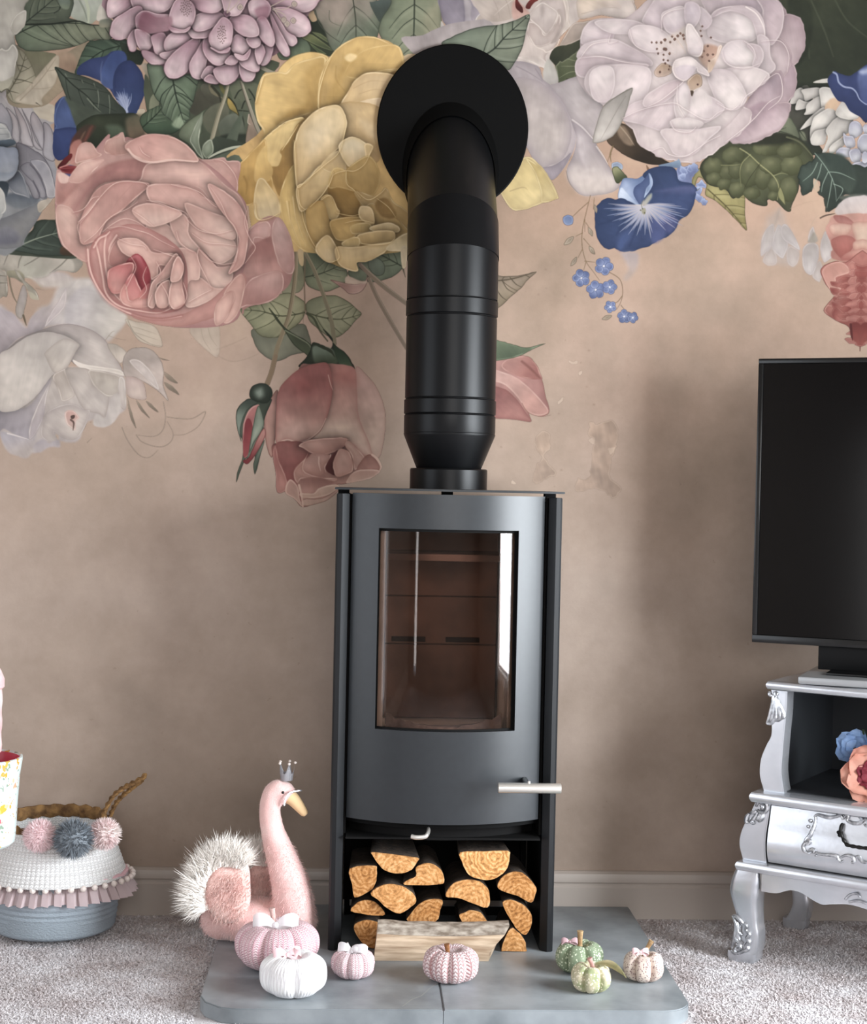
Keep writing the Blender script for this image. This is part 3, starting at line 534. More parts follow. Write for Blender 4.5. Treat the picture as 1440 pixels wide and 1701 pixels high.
    for t in ("1050 290 1100 350 1160 440 1200 540 1210 640", "1070 360 1030 440 960 500", "1100 370 1080 450 1030 560", "1150 430 1110 520 1100 580", "1180 480 1160 600 1140 700", "1160 430 1240 440 1350 490", "1190 520 1260 560 1210 650"): L(t, 1.6, '#85968a', .75, .7)
    L("840 170 940 210 1040 320", 3, '#55573f', .9, 1.6); B("1230 620 1300 600 1440 600 1440 640 1290 650", '#4a4f48', soft=2)
    # ---- white peony
    at(940, 0, .28472); p.gr = 1.5
    B("240 810 310 725 390 760 440 850 560 930 600 955 500 955 380 920 300 870", '#4a3c2e', '#2b2218', "300 760 480 940", ln='#1e1811'); B("300 760 340 740 390 840 340 830", '#7c6a58', soft=2, a=.8); L("310 730 360 790 400 850", 2, '#a0907c', .6)
    PO = (("1180 -40 1280 60 1270 150 1210 280 1110 200 1100 -40", '#93828a', '#8a787d'), ("1270 90 1360 110 1392 220 1370 330 1310 385 1240 330 1220 200", '#96858a', '#a8999b'), ("1230 380 1330 390 1340 500 1300 590 1240 620 1150 590", '#94828a', '#a29195'), ("1120 640 1290 600 1300 660 1250 750 1180 790 1090 830 1010 835 960 800", '#9d8b90', '#ab9b9d'), ("1150 240 1260 230 1310 320 1300 400 1240 460 1160 380", '#9f9194', '#ab9ea0'), ("1140 480 1250 420 1260 540 1210 630 1080 690 1040 640", '#978790', '#a69699'))
    for t, a_, b_ in PO: B(t, a_, b_, ed='#7d6a70', ew=7, rim='#b9a9a9', ra=.5, wob=1.5)
    B("960 800 1010 690 1140 600 1290 650 1240 740 1090 800 1000 830", '#8e7a82', '#a69599', "1050 650 1150 800", soft=3)
    B("330 690 390 620 700 560 1020 620 1080 680 1010 780 940 830 830 910 740 945 560 920 500 880 430 840 390 750", '#b3a6a7', '#bbb0af', "700 600 650 930", ed='#98898c', ew=5, rim='#c9bebc', wob=1.5)
    B("60 420 90 330 90 230 160 120 350 110 540 -40 760 -40 1180 -20 1170 200 1210 390 1170 440 1060 560 1020 640 900 760 740 790 560 760 400 700 330 690 220 610 130 550", '#b7abac', '#b9afae', "300 100 800 760", ed='#9d9092', ew=6)
    for t, a_, b_, g in (
        ("780 -40 860 -40 1130 -40 1140 90 1060 70 930 60 850 100", '#a0929a', '#ada0a4', "950 -40 900 80"),
        ("1100 -40 1250 20 1260 160 1200 260 1150 200 1150 60", '#9a8b92', '#a8999d', "1120 0 1230 180"),
        ("460 90 560 -40 700 -40 700 60 560 160 460 140", '#b5a9ad', '#b0a3a8', "500 0 600 120"),
        ("90 250 110 160 180 115 330 120 280 200 260 270 160 240", '#b3a5aa', '#bcb1b3', "260 240 120 160"),
        ("170 130 300 115 420 130 500 180 520 260 420 250 380 200 260 190", '#b3a8ab', '#bdb4b4', "400 140 260 180"),
        ("70 340 110 260 250 230 330 250 470 330 500 380 400 370 200 330", '#bbb0b2', '#b1a4a8', "200 250 350 370"),
        ("60 420 75 340 200 330 350 360 480 380 380 410 200 400 110 450", '#a99b9f', '#b3a6aa', "100 380 420 390"),
        ("370 180 420 150 520 160 600 210 600 300 500 300 420 270 380 230", '#bbb1b2', '#b8aeaf', "420 170 520 280"),
        ("110 480 150 400 260 380 480 400 470 560 400 680 330 690 220 610 140 550", '#bcb1b2', '#b6abac', "400 400 200 600"),
        ("140 440 200 390 270 400 280 500 240 590 160 570", '#c0b7b7', '#b2a7a8', "180 400 230 580"),
        ("330 690 400 600 640 560 660 640 620 720 560 760 430 720", '#bbaeb0', '#b5a8aa', "600 570 430 720"),
        ("470 560 600 480 680 470 640 540 560 600 460 620", '#ab9b9e', '#b8abac', "660 480 480 610"),
        ("860 80 950 60 1060 80 1120 140 1110 220 1020 250 900 240 830 200", '#b3a9ab', '#bfb7b7', "880 100 1060 220"),
        ("850 100 900 50 1060 40 1140 100 1160 210 1120 220 1080 110 960 60", '#ada1a5', '#b7abae', "900 60 1140 160"),
        ("1120 210 1180 230 1190 330 1220 390 1180 430 1120 400 1080 390 1130 330", '#aea3a6', '#b8adaf', "1160 230 1140 420"),
        ("910 300 950 250 1040 240 1110 300 1130 370 1060 400 970 390 920 350", '#b6adaf', '#c1b9b8', "940 260 1060 390"),
        ("1060 260 1130 270 1150 330 1120 390 1090 380 1100 320", '#a89c9f', '#b6abad', "1140 270 1090 380"),
        ("900 420 1060 390 1180 430 1160 480 1110 510 1060 560 1000 500", '#bdb4b3', '#b7adad', "1100 410 1000 520"),
        ("830 420 960 420 1050 550 1020 620 950 640 890 600 850 520", '#b5abac', '#beb6b4', "860 440 980 620"),
        ("830 560 900 600 920 640 840 700 720 740 650 700 640 560 760 540", '#b7acae', '#bcb2b2', "800 560 740 720"),
        ("610 710 700 690 800 720 720 770 650 770", '#c0b8b6', '#b3a8a8', "680 700 680 770"),
        ("560 760 740 760 900 740 820 820 740 900 640 900 600 840", '#bdb2b1', '#b8acac', "740 770 680 890"),
        ("560 90 600 60 680 40 720 120 660 190 590 180", '#bcb3b5', '#b0a5aa', "600 60 660 180"),
        ("770 90 780 40 840 90 848 130 810 170 790 150", '#b7adb1', '#aca0a5', "780 50 830 160"),
        ("700 20 770 30 780 100 740 160 700 130", '#aaa0a7', '#b3a9ae', "720 30 750 150")):
        B(t, a_, b_, g, ed='#9f9296', ew=5, ea=.45, rim='#c9c1bf', ra=.45, sh=.1, sw=5, soft=.5)
    L("1050 40 1110 80 1150 150 1160 205", 2.2, '#cfc6c3', .8); L("850 110 900 60 960 45", 2, '#8e8087', .5, soft=1)
    # heart of the peony
    p.gr = .3
    B("540 250 640 190 700 160 720 260 690 330 600 350 540 330", '#b3a8a2', '#b9aead', soft=5)
    B("780 280 830 260 890 280 880 340 850 400 800 380 770 320", '#a08272', '#ad9385', soft=3); B("520 410 560 370 620 390 610 430 550 450 520 440", '#9d8672', '#ac978a', rim='#c8bcb5', ln='#7d6a5c')
    B("700 160 730 140 760 180 800 250 790 320 750 330 710 300", '#c1b9b8', '#b5abad', "720 150 770 320", rim='#d2cac6', ed='#968a8c', ew=3, sh=.15)
    B("620 400 640 350 720 330 780 370 830 420 830 445 770 420 760 400 700 470 640 450", '#c3bbb9', '#b2a7a9', "700 340 700 460", rim='#d5ccc8', ed='#938789', ew=3, sh=.2)
    B("640 400 700 380 760 400 710 460 660 450", '#b0a6ab', '#a99ea2', soft=1.5); B("830 360 870 330 890 270 910 270 880 340 850 410 830 420", '#b19d92', '#a6917f', rim='#cdbfb4')
    B("710 470 760 430 790 450 790 500 740 530 715 520", '#8e7864', '#a08c7b', rim='#d3c8be', ln='#5b4a3c'); L("715 520 735 550 745 530 790 505", 2, '#cfc5bd', .8); B("725 530 745 535 735 560", '#4a3b2f')
    B("640 540 680 480 720 520 720 640 680 690 640 640", '#b3aaac', '#bdb5b3', "680 490 680 680", soft=1.5, ed='#9a8f91', ew=3); B("740 560 780 520 820 540 850 600 780 640 730 620", '#b9b0af', soft=2)
    L("670 190 700 250 710 300", 1, '#a58e7c', .6); L("620 200 670 260 700 310", 1, '#b59c86', .6)
    for x, y in ((500, 248), (528, 248), (556, 248), (530, 285), (538, 312), (572, 286), (582, 288), (570, 320), (604, 312), (577, 232), (618, 214), (608, 246), (634, 228), (652, 210), (668, 196), (684, 206), (688, 226), (570, 350), (595, 352), (580, 370), (605, 385), (600, 404), (548, 420), (785, 180), (795, 155), (790, 210), (845, 220), (828, 270), (805, 298), (795, 332), (826, 320), (858, 318), (835, 355), (770, 492)):
        r_ = 5+(x*7 % 5)*.7; B([x-r_, y, x, y-r_*1.1, x+r_, y, x, y+r_*1.1], '#5a4038', '#3f2c28', rim='#8a6a5a', ra=.5); L([x, y, x*.6+300, y*.6+150], .7, '#a8978c', .35)
    # long pale leaf over the peony edge
    B("385 512 370 580 340 680 300 760 250 810 170 835 160 800 215 625 300 560", '#8b8782', '#aaa5a0', "370 530 190 820", ed='#716d68', ew=3, ln='#6f6a62')
    L("350 560 300 640 200 820", 1.4, '#76716a', .6); L("385 514 300 560 215 625", 1.3, '#5f5b54', .7)
    p.gr = 0
    # ---- blue trumpet flower, centre right
    at(960, 240, .15278)
    B("740 220 780 270 760 290", '#7b5a44'); L("380 20 350 110 360 190", 2.5, '#6b5a3c', .9); L("320 190 340 130 370 100", 1.2, '#6b5a3c', .7)
    B("365 210 430 190 480 220 480 270 430 300 380 280", '#6d7b95', '#8c9aa8', rim='#aab5c4'); B("370 270 430 240 480 290 540 360 470 400 450 420 410 410", '#7a7b5b', '#39402a', "400 260 470 400", ln='#2a2f1e')
    B("870 230 1060 180 1100 160 1120 250 1000 250", '#7e93ad', '#5f7694'); B("1080 260 1290 220 1300 290 1240 360 1240 500 1140 430 1090 380", '#5c6899', '#6d7ba8', wob=2, rim='#95a3c8')
    for x, y in ((1150, 280), (1220, 250), (1270, 250), (1130, 340), (1340, 430), (1310, 500), (1350, 590), (1290, 560), (1370, 620)):
        B([x-45, y, x-10, y-40, x+42, y-10, x+30, y+40, x-15, y+45], '#8596bd', '#5d6c9e', wob=3, rim='#a8b6d2', ra=.6)
    L("1250 480 1290 500 1330 470", 2, '#5c5a4a', .8)
    B("440 590 450 470 500 370 640 370 700 340 780 310 810 400 700 560 690 680 560 620", '#97a6c2', '#5a74a6', "460 500 700 420", ed='#4c6496', ew=4)
    B("440 580 470 470 560 560 690 680 600 640 520 600", '#a9b5c8', '#8296b8', "460 500 660 660", soft=1)
    B("185 700 260 610 320 580 410 600 460 580 560 620 690 680 720 660 720 560 800 480 1240 480 1260 640 1200 760 1100 830 1060 930 960 1010 880 1040 800 1090 640 1150 560 1165 460 1160 390 1130 330 1140 250 1090 200 980 180 840", '#2b3f6e', '#33467a', "300 620 900 1000", ed='#22335c', ew=6, wob=1)
    B("700 340 790 260 950 235 1060 270 1100 390 1250 430 1260 520 800 520 760 500 810 430", '#2b3f6c', '#33477a', "900 240 1000 520", ed='#22335d', ew=6)
    B("1000 470 1240 450 1250 540 900 530 820 510", '#4d5584', '#3d4a7c', soft=3, a=.8)
    B("600 530 620 460 700 400 780 310 810 400 800 470 740 540 690 660 640 610", '#43598f', '#53659a', "620 480 720 600", ed='#33477c', ew=4); B("770 310 810 380 800 470 720 580 740 480 780 420", '#8299c0', '#6f88b4', rim='#a3b5d2')
    for t in ("690 690 560 760 420 980", "700 700 640 900 560 1100", "720 700 800 860 820 1060", "760 690 950 900 980 990", "800 640 1050 760 1110 820", "690 690 480 790 230 870"):
        L(t, 3, '#21315c', .5, 2, soft=2)
    B("790 830 820 800 930 880 940 1010 800 1070", '#43508a', soft=3, a=.8); B("880 800 1000 740 1090 830 1040 940 960 960", '#4a518a', soft=4, a=.7)
    B("420 1090 470 980 560 920 600 960 480 1150 430 1140", '#3a5290', soft=4, a=.7)
    for i in range(44):
        a_ = math.radians(-5+i*185/43); r_ = 210+((i*37) % 11)*14+(60 if i < 12 else 0); r0 = 20; x, y = 715, 660
        if 60 < i*185/43 < 74: r_ *= .6
        L([x+r0*math.cos(a_), y+r0*math.sin(a_)*.9, x+r_*.6*math.cos(a_), y+r_*.6*math.sin(a_)*.95, x+r_*1.25*math.cos(a_+.05), y+r_*1.05*math.sin(a_+.05)], 3.4, ('#a9a5ae', '#b3aaa6', '#8f99b5')[i % 3], .62, .4, w0=3)
    B("700 640 760 560 800 530 800 580 740 660", '#8a8f86', '#9c9a94', soft=2); B("690 720 720 690 740 720 725 760 700 750", '#8d8b78', soft=1); L("700 700 690 640 720 600", 1.6, '#6a6f5c', .7)
    for x, y in ((700, 700), (725, 745), (680, 715)): B([x-9, y, x, y-9, x+9, y, x, y+9], '#5f5d45')
    # forget-me-nots and their stem
    at(900, 280, .375)
    for t in ("215 120 195 200 180 270 178 340 195 410 230 460 255 495", "190 225 190 280", "205 150 165 185 135 215", "180 285 150 300", "178 360 160 395", "232 130 228 180", "195 240 215 270", "185 310 215 345", "190 410 235 415", "195 415 185 450", "300 460 345 490 358 540 350 590 330 625", "355 565 335 590 310 600", "350 605 370 630"): L(t, 1.3, '#6f5a3d', .85, .7)
    for x, y, dx, dy in ((120, 320, 22, -18), (215, 280, 10, 20), (222, 362, 14, 18), (142, 412, 14, -20), (288, 660, 22, -8), (238, 178, 4, 20)):
        B([x-dx, y-dy, x+dy*.4, y-dx*.45, x+dx, y+dy, x-dy*.4, y+dx*.45], '#8e8272', '#75695a', [x-dx, y-dy, x+dx, y+dy], ln='#5d5244', rim='#aca08f')
    B("95 215 115 205 138 215 135 245 110 252 95 238", '#5d74a8', '#7086b4', rim='#93a4c6', ln='#3d4f84')
    for x, y, r in ((275, 432, 42), (175, 485, 40), (238, 537, 42), (300, 525, 34), (303, 613, 28), (365, 655, 32), (402, 660, 26)):
        for i in range(5):
            a_ = i*1.2566+.3+x; cx, cy = x+r*.55*math.cos(a_), y+r*.55*math.sin(a_); q = []
            for j in range(7): b = j*math.pi*2/7; q += [cx+r*.46*math.cos(b), cy+r*.46*math.sin(b)]
            B(q, '#7b8bb8', '#4d62a0', [x, y, x+r*math.cos(a_), y+r*math.sin(a_)], rim='#a4b1d0', ra=.6, ln='#34457c', lw=.6)
        B([x-5, y, x, y-5, x+5, y, x, y+5], '#c9cbd2'); 
    B("350 375 400 365 430 380 425 440 400 480 370 500 360 480 380 440", '#8d8b94', '#a29690', soft=4, a=.6)
    # snowdrops and the red dahlia at the right edge
    at(1240, 320, .16461)
    B("150 640 145 480 180 360 200 250 260 200 320 160 380 200 420 320 540 580 500 720 440 750 300 730 200 700", '#9e948e', '#9f9590', soft=6, a=.55)
    for t, g, a_ in (("145 640 150 470 220 340 280 330 270 520 200 600", "230 350 160 640", .8), ("255 540 290 380 340 330 420 520 390 620 360 662 290 610", "330 350 340 650", 1), ("340 380 380 315 430 350 490 450 540 580 450 530 370 470", "380 330 520 570", 1), ("160 680 240 550 300 620 300 720 220 740", "240 560 240 730", .6), ("400 640 430 540 530 590 520 700 470 750 420 720", "450 560 470 740", .6), ("570 560 620 510 690 505 730 560 720 690 660 830 580 780 560 660", "650 520 620 800", .9), ("740 560 770 430 810 400 870 620 800 700 770 690", "790 430 800 680", .85), ("660 830 730 690 770 760 750 880 720 900", "740 700 710 890", .7), ("620 480 630 400 670 340 690 400 710 490 650 510", "660 360 660 500", .8)):
        B(t, '#98928f', '#b0aaa9', g, ed='#8a8384', ew=4, rim='#bdb7b4', ra=.5, a=a_, soft=.8)
    B("620 490 680 400 720 480 690 505 640 505", '#8c857c', soft=2); B("270 330 320 160 345 170 300 330", '#8f857c', soft=3, a=.6)
    L("620 400 690 260 760 210", 1.4, '#9a8a78', .6); L("440 160 600 100 720 80", 1.2, '#94806d', .5)
    L("745 255 800 230 890 212", 3, '#4a3a32', .95, 1.2)
    B("430 180 490 80 580 30 720 20 800 100 780 250 650 280 500 470", '#a98f7a', '#ab937e', soft=8, a=.35)
    B("890 190 980 70 1120 35 1260 50 1260 330 1000 260", '#a39b9a', '#ab9d98', "1050 40 1100 260", soft=1)
    B("800 380 830 300 900 230 1260 250 1260 700 900 680 850 600 870 560", '#a47b70', '#94655c', "900 250 1000 650", soft=1)
    for t, a_, b_ in (("880 230 1000 240 1080 300 1060 330 920 300", '#90605a', '#9a6e66'), ("830 340 900 310 1060 330 1010 430 870 430", '#b49b8c', '#ad8c7d'), ("1060 320 1150 290 1260 330 1260 480 1130 500 1080 420", '#ad9484', '#b5a08f'), ("860 470 1000 430 1100 490 1010 640 950 660 870 560", '#965e56', '#8b5049'), ("1080 500 1200 470 1260 540 1100 590", '#b69d8d', '#ab8576'), ("950 670 1050 590 1250 560 1260 680 1100 680", '#b28d80', '#985f57')):
        B(t, a_, b_, ed='#7e4842', ew=4, ea=.35, soft=.6)
    B("745 800 790 730 900 690 1000 700 1260 640 1260 1760 1150 1620 1130 1530 1060 1490 1030 1360 900 1290 775 1190 870 1060 880 1030 800 930", '#955f57', '#854842', "850 750 1100 1500", ln='#5f302c')
    B("760 800 830 720 960 700 1050 800 900 860 960 940 910 1030 880 1040 810 930", '#a5776c', '#a98074', "800 750 920 1000", rim='#bd9488')
    B("780 1190 890 1050 980 1010 1050 1100 1010 1200 1030 1300 900 1280", '#9b6a61', '#8c544c', "900 1060 950 1290", rim='#b78d81', ed='#7b443e', ew=4); L("820 1140 920 1150", 1.6, '#b98f83', .5)
    for i in range(46):
        x = 900+(i*83) % 330; y = 700+i*19; r = 38+(i*29) % 34
        if x < 1010 and (y > 1280 or y < 860): continue
        a0 = (i*2.4) % 6.28; q = []
        for j in range(6): b = a0+j*math.pi/3; rr = r*(1.25 if j % 3 == 0 else .7); q += [x+rr*math.cos(b)*1.2, y+rr*math.sin(b)*.8]
        B(q, ('#7d3f3a', '#9b6259', '#a8736a', '#8a4c46')[i % 4], ('#a26b62', '#7a3d38')[i % 2], [x-r, y-r*.6, x+r, y+r*.6], ed='#6b322e', ew=3, ea=.4, rim='#bf978b', ra=.35, wob=2)
    B("1040 1340 1120 1310 1180 1400 1150 1520 1070 1480", '#6d302c', '#83443e', soft=1); L("1050 1330 1060 1430 1070 1490", 4, '#4f201e', .8)
    # ---- pale mauve cluster flower, top left
    at(160, 0, .26389); p.gr = 1.6
    B("120 -40 1370 -40 1360 40 1290 170 1200 250 1160 320 1080 370 1000 410 950 470 850 500 700 495 620 460 500 470 450 440 350 370 260 300 220 220 140 160", '#93757f', '#845f6c', "600 0 600 500", gr=0)
    DP = (
        ("70 30 110 -40 240 -40 230 30 90 110", "230 0 90 60"), ("230 40 240 -40 480 -40 460 50 400 80 330 80 270 60", "340 -40 360 80"),
        ("90 200 110 130 180 80 260 40 290 70 240 170 190 235 130 248 95 225", "270 60 120 230"), ("1050 10 1100 -40 1390 -40 1390 20 1340 70 1240 70 1110 50", "1090 40 1360 20"),
        ("1110 60 1200 50 1310 100 1345 160 1340 200 1290 230 1220 210 1150 130", "1100 50 1320 210"), ("1090 60 1140 110 1200 200 1250 230 1260 270 1220 285 1170 210", "1100 60 1250 280"),
        ("1095 80 1150 190 1200 280 1215 340 1180 345 1130 270 1110 160", "1100 80 1200 340"), ("960 20 1040 -10 1095 40 1080 100 1030 130 980 110", "1090 50 970 60"),
        ("200 240 240 190 250 280 240 320 210 310", "240 200 220 310"), ("250 110 300 70 380 90 470 100 460 180 400 200 300 210 260 190", "300 90 380 200"),
        ("245 190 330 215 350 280 310 320 270 300", "260 200 310 310"), ("290 320 370 340 440 380 430 400 350 400 310 370", "330 330 400 400"),
        ("350 230 420 210 440 260 430 330 380 340 360 290", "430 220 390 330"),
        ("430 300 440 240 500 200 590 195 590 240 540 290 460 320", "590 200 450 300"), ("400 340 460 325 560 300 500 360 430 370", "560 310 410 350"),
        ("430 420 480 340 600 250 650 240 640 300 590 400 560 460 500 490 450 480", "640 250 480 480"), ("590 400 640 310 680 250 700 330 680 440 670 490 620 490 595 460", "680 270 630 480"),
        ("660 480 700 420 740 430 700 490 680 495", "730 430 680 490"), ("680 500 720 470 770 520 720 522", "720 470 730 520"),
        ("740 440 820 410 900 400 890 480 830 530 770 510", "840 400 820 525"), ("900 400 960 430 1000 450 980 505 920 500", "900 400 960 500"),
        ("900 380 960 300 1010 340 1025 430 1000 450 940 430", "960 310 990 440"), ("1030 380 1060 290 1110 290 1090 380 1050 410", "1070 290 1060 400"),
        ("1000 310 1040 280 1060 330 1030 400 1010 380", "1040 290 1020 390"),
        ("670 300 690 230 720 220 760 320 840 310 820 380 770 410 710 380", "700 240 780 400"), ("810 390 850 350 890 380 870 405 830 405", "850 350 840 400"),
        ("850 300 880 220 950 260 960 300 920 340 880 340", "870 220 920 335"), ("870 340 930 350 970 310 950 370 900 375", "960 320 890 360"),
        ("950 240 1020 240 1030 280 990 300 960 280", "960 240 1010 290"), ("1010 130 1060 110 1110 200 1120 270 1090 290 1030 230", "1040 120 1100 280"),
        ("840 120 900 95 980 110 1020 180 1010 225 930 225 870 180", "840 110 1010 210"),
        ("585 190 700 180 720 160 700 230 620 240 590 220", "720 170 600 220"), ("600 140 640 90 740 75 800 100 740 160 680 190 620 190", "800 95 620 180"),
        ("600 0 640 -40 790 -40 800 30 760 75 680 75 620 40", "620 -20 780 60"), ("800 -40 950 -40 930 40 900 90 850 100 810 70", "860 -40 850 90"),
        ("460 110 490 20 540 -20 610 30 620 100 590 170 530 190 480 170", "540 -20 540 190"), ("460 170 540 190 590 170 560 200 500 205 470 190", "530 180 530 205"),
        ("710 230 760 150 800 110 850 150 855 230 830 300 780 320 730 300", "800 110 780 320"), ("720 300 780 325 840 300 820 330 770 330", "780 310 780 330"))
    for i, (t, g) in enumerate(DP):
        B(t, '#a48993' if i % 3 else '#967682', '#c6b3b7', g, rim='#d8c8c8', rw=1.3, ra=.7, ed='#916f7b', ew=4, ea=.55, ln='#5b3b47', lw=.7, la=.75, sh=.35, sw=3, st=.06)
    B("270 150 300 80 380 110 470 110 460 180 400 200 300 200", '#7a505d', '#93707a', "300 100 420 190", soft=2, a=.8); B("1000 60 1080 40 1080 100 1030 120", '#8d6673', soft=3, a=.7)
    for cx, cy, wx, hy in ((565, 50, 75, 105), (790, 215, 60, 115)):
        for i in range(34):
            q_ = math.sqrt((i+.5)/34); x = cx+q_*math.cos(i*2.4)*wx*.5; y = cy+q_*math.sin(i*2.4)*hy*.5; B([x-4, y, x, y-5, x+4, y, x, y+5], '#5d4a48', gr=-.2)
    B([805, 85, 822, 72, 838, 85, 822, 102], '#5d4350', rim='#8c717c')
    for t in ("822 80 840 20 850 -30", "825 80 880 30 910 -20", "1110 60 1180 90 1200 140", "1110 50 1180 60 1250 20", "1120 60 1160 120 1190 160", "1100 40 1180 0 1240 -20"): L(t, 1.8, '#a99b8e', .8, 1)
    for x, y in ((1200, 150), (1240, 130), (1245, 25), (1180, 125), (905, 45)): B([x-14, y, x, y-16, x+14, y, x, y+16], '#9c8f84', rim='#c3b5ac', ln='#6f5f5f')
    p.gr = 0
    # ---- stems and leaves beneath the yellow bloom
    at(390, 400, .20833)
    B("360 250 440 260 470 120 520 160 560 280 540 380 480 420 380 420", '#6f725b', '#7e7e66', "420 200 500 420", ln='#4a4c3a')
    B("430 0 500 20 510 160 470 160", '#5c4a3a', '#7c6b56')
    leaf("545 80 640 70 740 170 860 200 900 260 880 330 830 370 740 405 640 390 560 320", '#5b6450', '#858a70', "560 290 690 260 830 200", '#3b4031', 3, g="620 120 760 400", hi='#999c80')
    leaf("900 250 1000 160 1150 110 1200 60 1330 60 1345 200 1270 280 1160 320 1060 330 960 310", '#67705c', '#717a66', "1345 210 1200 130 1120 90", '#343b2d', 3)
    B("1060 170 1120 130 1190 180 1190 260 1130 280 1080 240", '#6b7566', '#5b6456', ln='#3a4033')
    B("760 310 850 330 940 345 1030 330 1060 270 1050 350 1000 410 920 425 860 380", '#8b6a62', '#a88a80', "800 320 1000 400", rim='#c4aaa0', ln='#5f453e')
    B("900 280 1000 320 1050 320 1040 340 930 345 880 330", '#b3a08f', soft=1)
    L("1340 220 1360 290", 3, '#454834', .9); L("1000 210 1060 260 1060 320", 5, '#4b443a', .8)
    L("1000 190 1080 270 1220 390 1380 510", 8, '#7f7060', 1, 6, w0=7); L("1010 185 1090 262 1230 380 1380 495", 2, '#9d8e7e', .7); L("1070 300 1130 440 1240 640 1370 860", 6.5, '#7c6d5e', 1, 5.5, w0=6); L("1082 300 1142 440 1252 640 1375 845", 1.6, '#9a8b7c', .7)
    B("145 700 380 700 540 660 590 740 610 860 560 890 460 910 380 950 300 955 200 890 150 800", '#6d7060', '#7f7f6e', "350 700 350 950", ed='#54574a', ew=5, ln='#45483b')
    leaf("42 550 130 520 260 490 350 430 430 415 500 445 565 500 560 580 520 650 430 720 380 760 280 775 200 755 150 700 120 660", '#84866a', '#8d8d70', "565 570 380 600 200 560 50 550", '#40432f', 4, g="100 600 450 500", hi='#a4a384', ang=.8)
    L("565 90 555 300 560 560", 2.4, '#6d604c', .9, 2); L("545 560 545 660", 1.6, '#5c5a44', .8)
    leaf("565 510 620 460 720 435 820 440 900 480 970 540 1010 585 960 640 900 710 820 770 740 760 660 700 590 630", '#7f836a', '#8b8c72', "565 570 700 610 850 625 1010 585", '#40432f', 4, g="600 550 900 600", hi='#a2a286', ang=.75)
    L("570 580 630 620 680 720 740 800", 3.4, '#3f4530', .9, 2.4)
    L("490 60 480 300 440 560 400 690 340 850 290 1060", 7, '#7f735c', 1, 8, w0=7); L("500 60 492 300 452 560 412 690 352 850", 1.8, '#9e927a', .7); L("480 80 468 300 428 560 388 690", 1.6, '#5b503e', .7)
    L("560 90 640 250 720 470 770 640 795 820", 6.5, '#77705a', 1, 7, w0=6); L("572 95 652 250 732 470 782 640", 1.6, '#958d75', .7)
    L("500 60 520 110 545 80", 6, '#8e7a5e', .9, 5)
    # sepals and nodding rose
    B("275 540 330 600 400 690 470 740 560 790 620 850 630 970 560 900 470 830 400 720", '#39402f', '#4d5642', ln='#22271b')
    L("400 715 520 780 600 840 630 960", 2.2, '#8d937c', .6); L("275 540 340 640 400 710", 1.8, '#3a3f2b', .9)
    B("515 1010 560 940 600 880 620 810 700 830 760 860 780 780 700 700 800 830 880 890 930 960 950 1030 780 1000", '#353d30', '#2b3228', "600 850 800 1000", ed='#1d231a', ew=4)
    B("620 850 700 840 780 870 820 970 720 985 640 980", '#6c7a6c', '#47523f', "700 850 720 980", soft=2); B("640 820 760 860 800 930 760 890 680 850", '#333b2c'); B("830 980 790 840 870 890 920 960 930 1010", '#2b3a2a', '#3e4f3c', soft=1)
    at(380, 590, .19444)
    B("1080 120 1180 170 1270 290 1330 450 1340 600 1320 760 1280 880 1200 820 1110 600", '#b09088', '#b39c8e', "1150 150 1250 800", ed='#a18278', ew=4, ln='#94756a', a=.95)
    B("420 300 360 360 305 450 300 600 320 760 350 860 375 860 400 700 420 500", '#a88077', '#ae8d81', "380 320 340 840", ed='#8d645c', ew=4, ln='#6f463f')
    B("370 830 400 750 680 700 1000 720 1220 830 1300 940 1290 990 1200 1050 1000 1100 920 1110 860 1190 800 1230 640 1300 560 1230 480 1170 410 1170 400 1000", '#8c5d58', '#a07a70', "500 780 800 1250", ln='#6a413b')
    B("600 110 700 75 850 70 1000 85 1080 125 1095 300 1110 520 1180 700 1225 850 1150 850 1060 760 960 700 690 720 500 500", '#a4736c', '#b79d90', "800 90 950 750", ed='#9b7068', ew=3)
    B("405 755 405 500 420 320 480 220 600 120 730 75 850 80 885 290 850 500 770 650 660 730 560 745 500 720", '#8f5b58', '#b08f84', "620 170 600 730", ed='#84514d', ew=3, sh=.25, sw=5)
    B("560 200 640 170 720 220 700 330 560 330", '#87504e', soft=14, a=.6); B("480 640 560 560 680 560 700 660 600 720 500 700", '#b3948a', soft=10, a=.7)
    B("860 130 1000 100 1080 130 1090 260 900 240", '#98635d', soft=10, a=.6); B("780 600 960 560 1060 600 1130 760 960 700 720 715", '#bca698', soft=12, a=.8)
    L("410 755 500 722 590 745 680 720 780 640 830 540", 2.6, '#c4a79b', .85, 1.2); L("850 170 870 250 890 300", 1.6, '#c6a79c', .7); L("690 724 780 650 830 550", 1.6, '#7a4f48', .6)
    B("400 760 520 735 650 750 690 830 640 900 570 960 560 1060 600 1130 640 1290 560 1210 490 1170 470 1080 420 950", '#905f5a', '#7f4b48', "600 800 500 1100", ed='#7a4744', ew=4)
    B("375 850 400 770 430 900 490 1040 500 1120 470 1170 410 1165 400 1020", '#9a6560', '#a87a71', "400 800 460 1150", rim='#b98f85', ed='#80504b', ew=3)
    B("480 1170 520 1060 590 1120 610 1230 635 1300 560 1230", '#a9857a', '#b39587', "500 1090 610 1290", rim='#c8ab9d')
    B("600 770 700 720 980 705 1010 740 960 800 830 850 720 845 640 800", '#ad8c82', '#a67f75', "750 720 800 845", rim='#c5a89c', ed='#8d625a', ew=3, sh=.25)
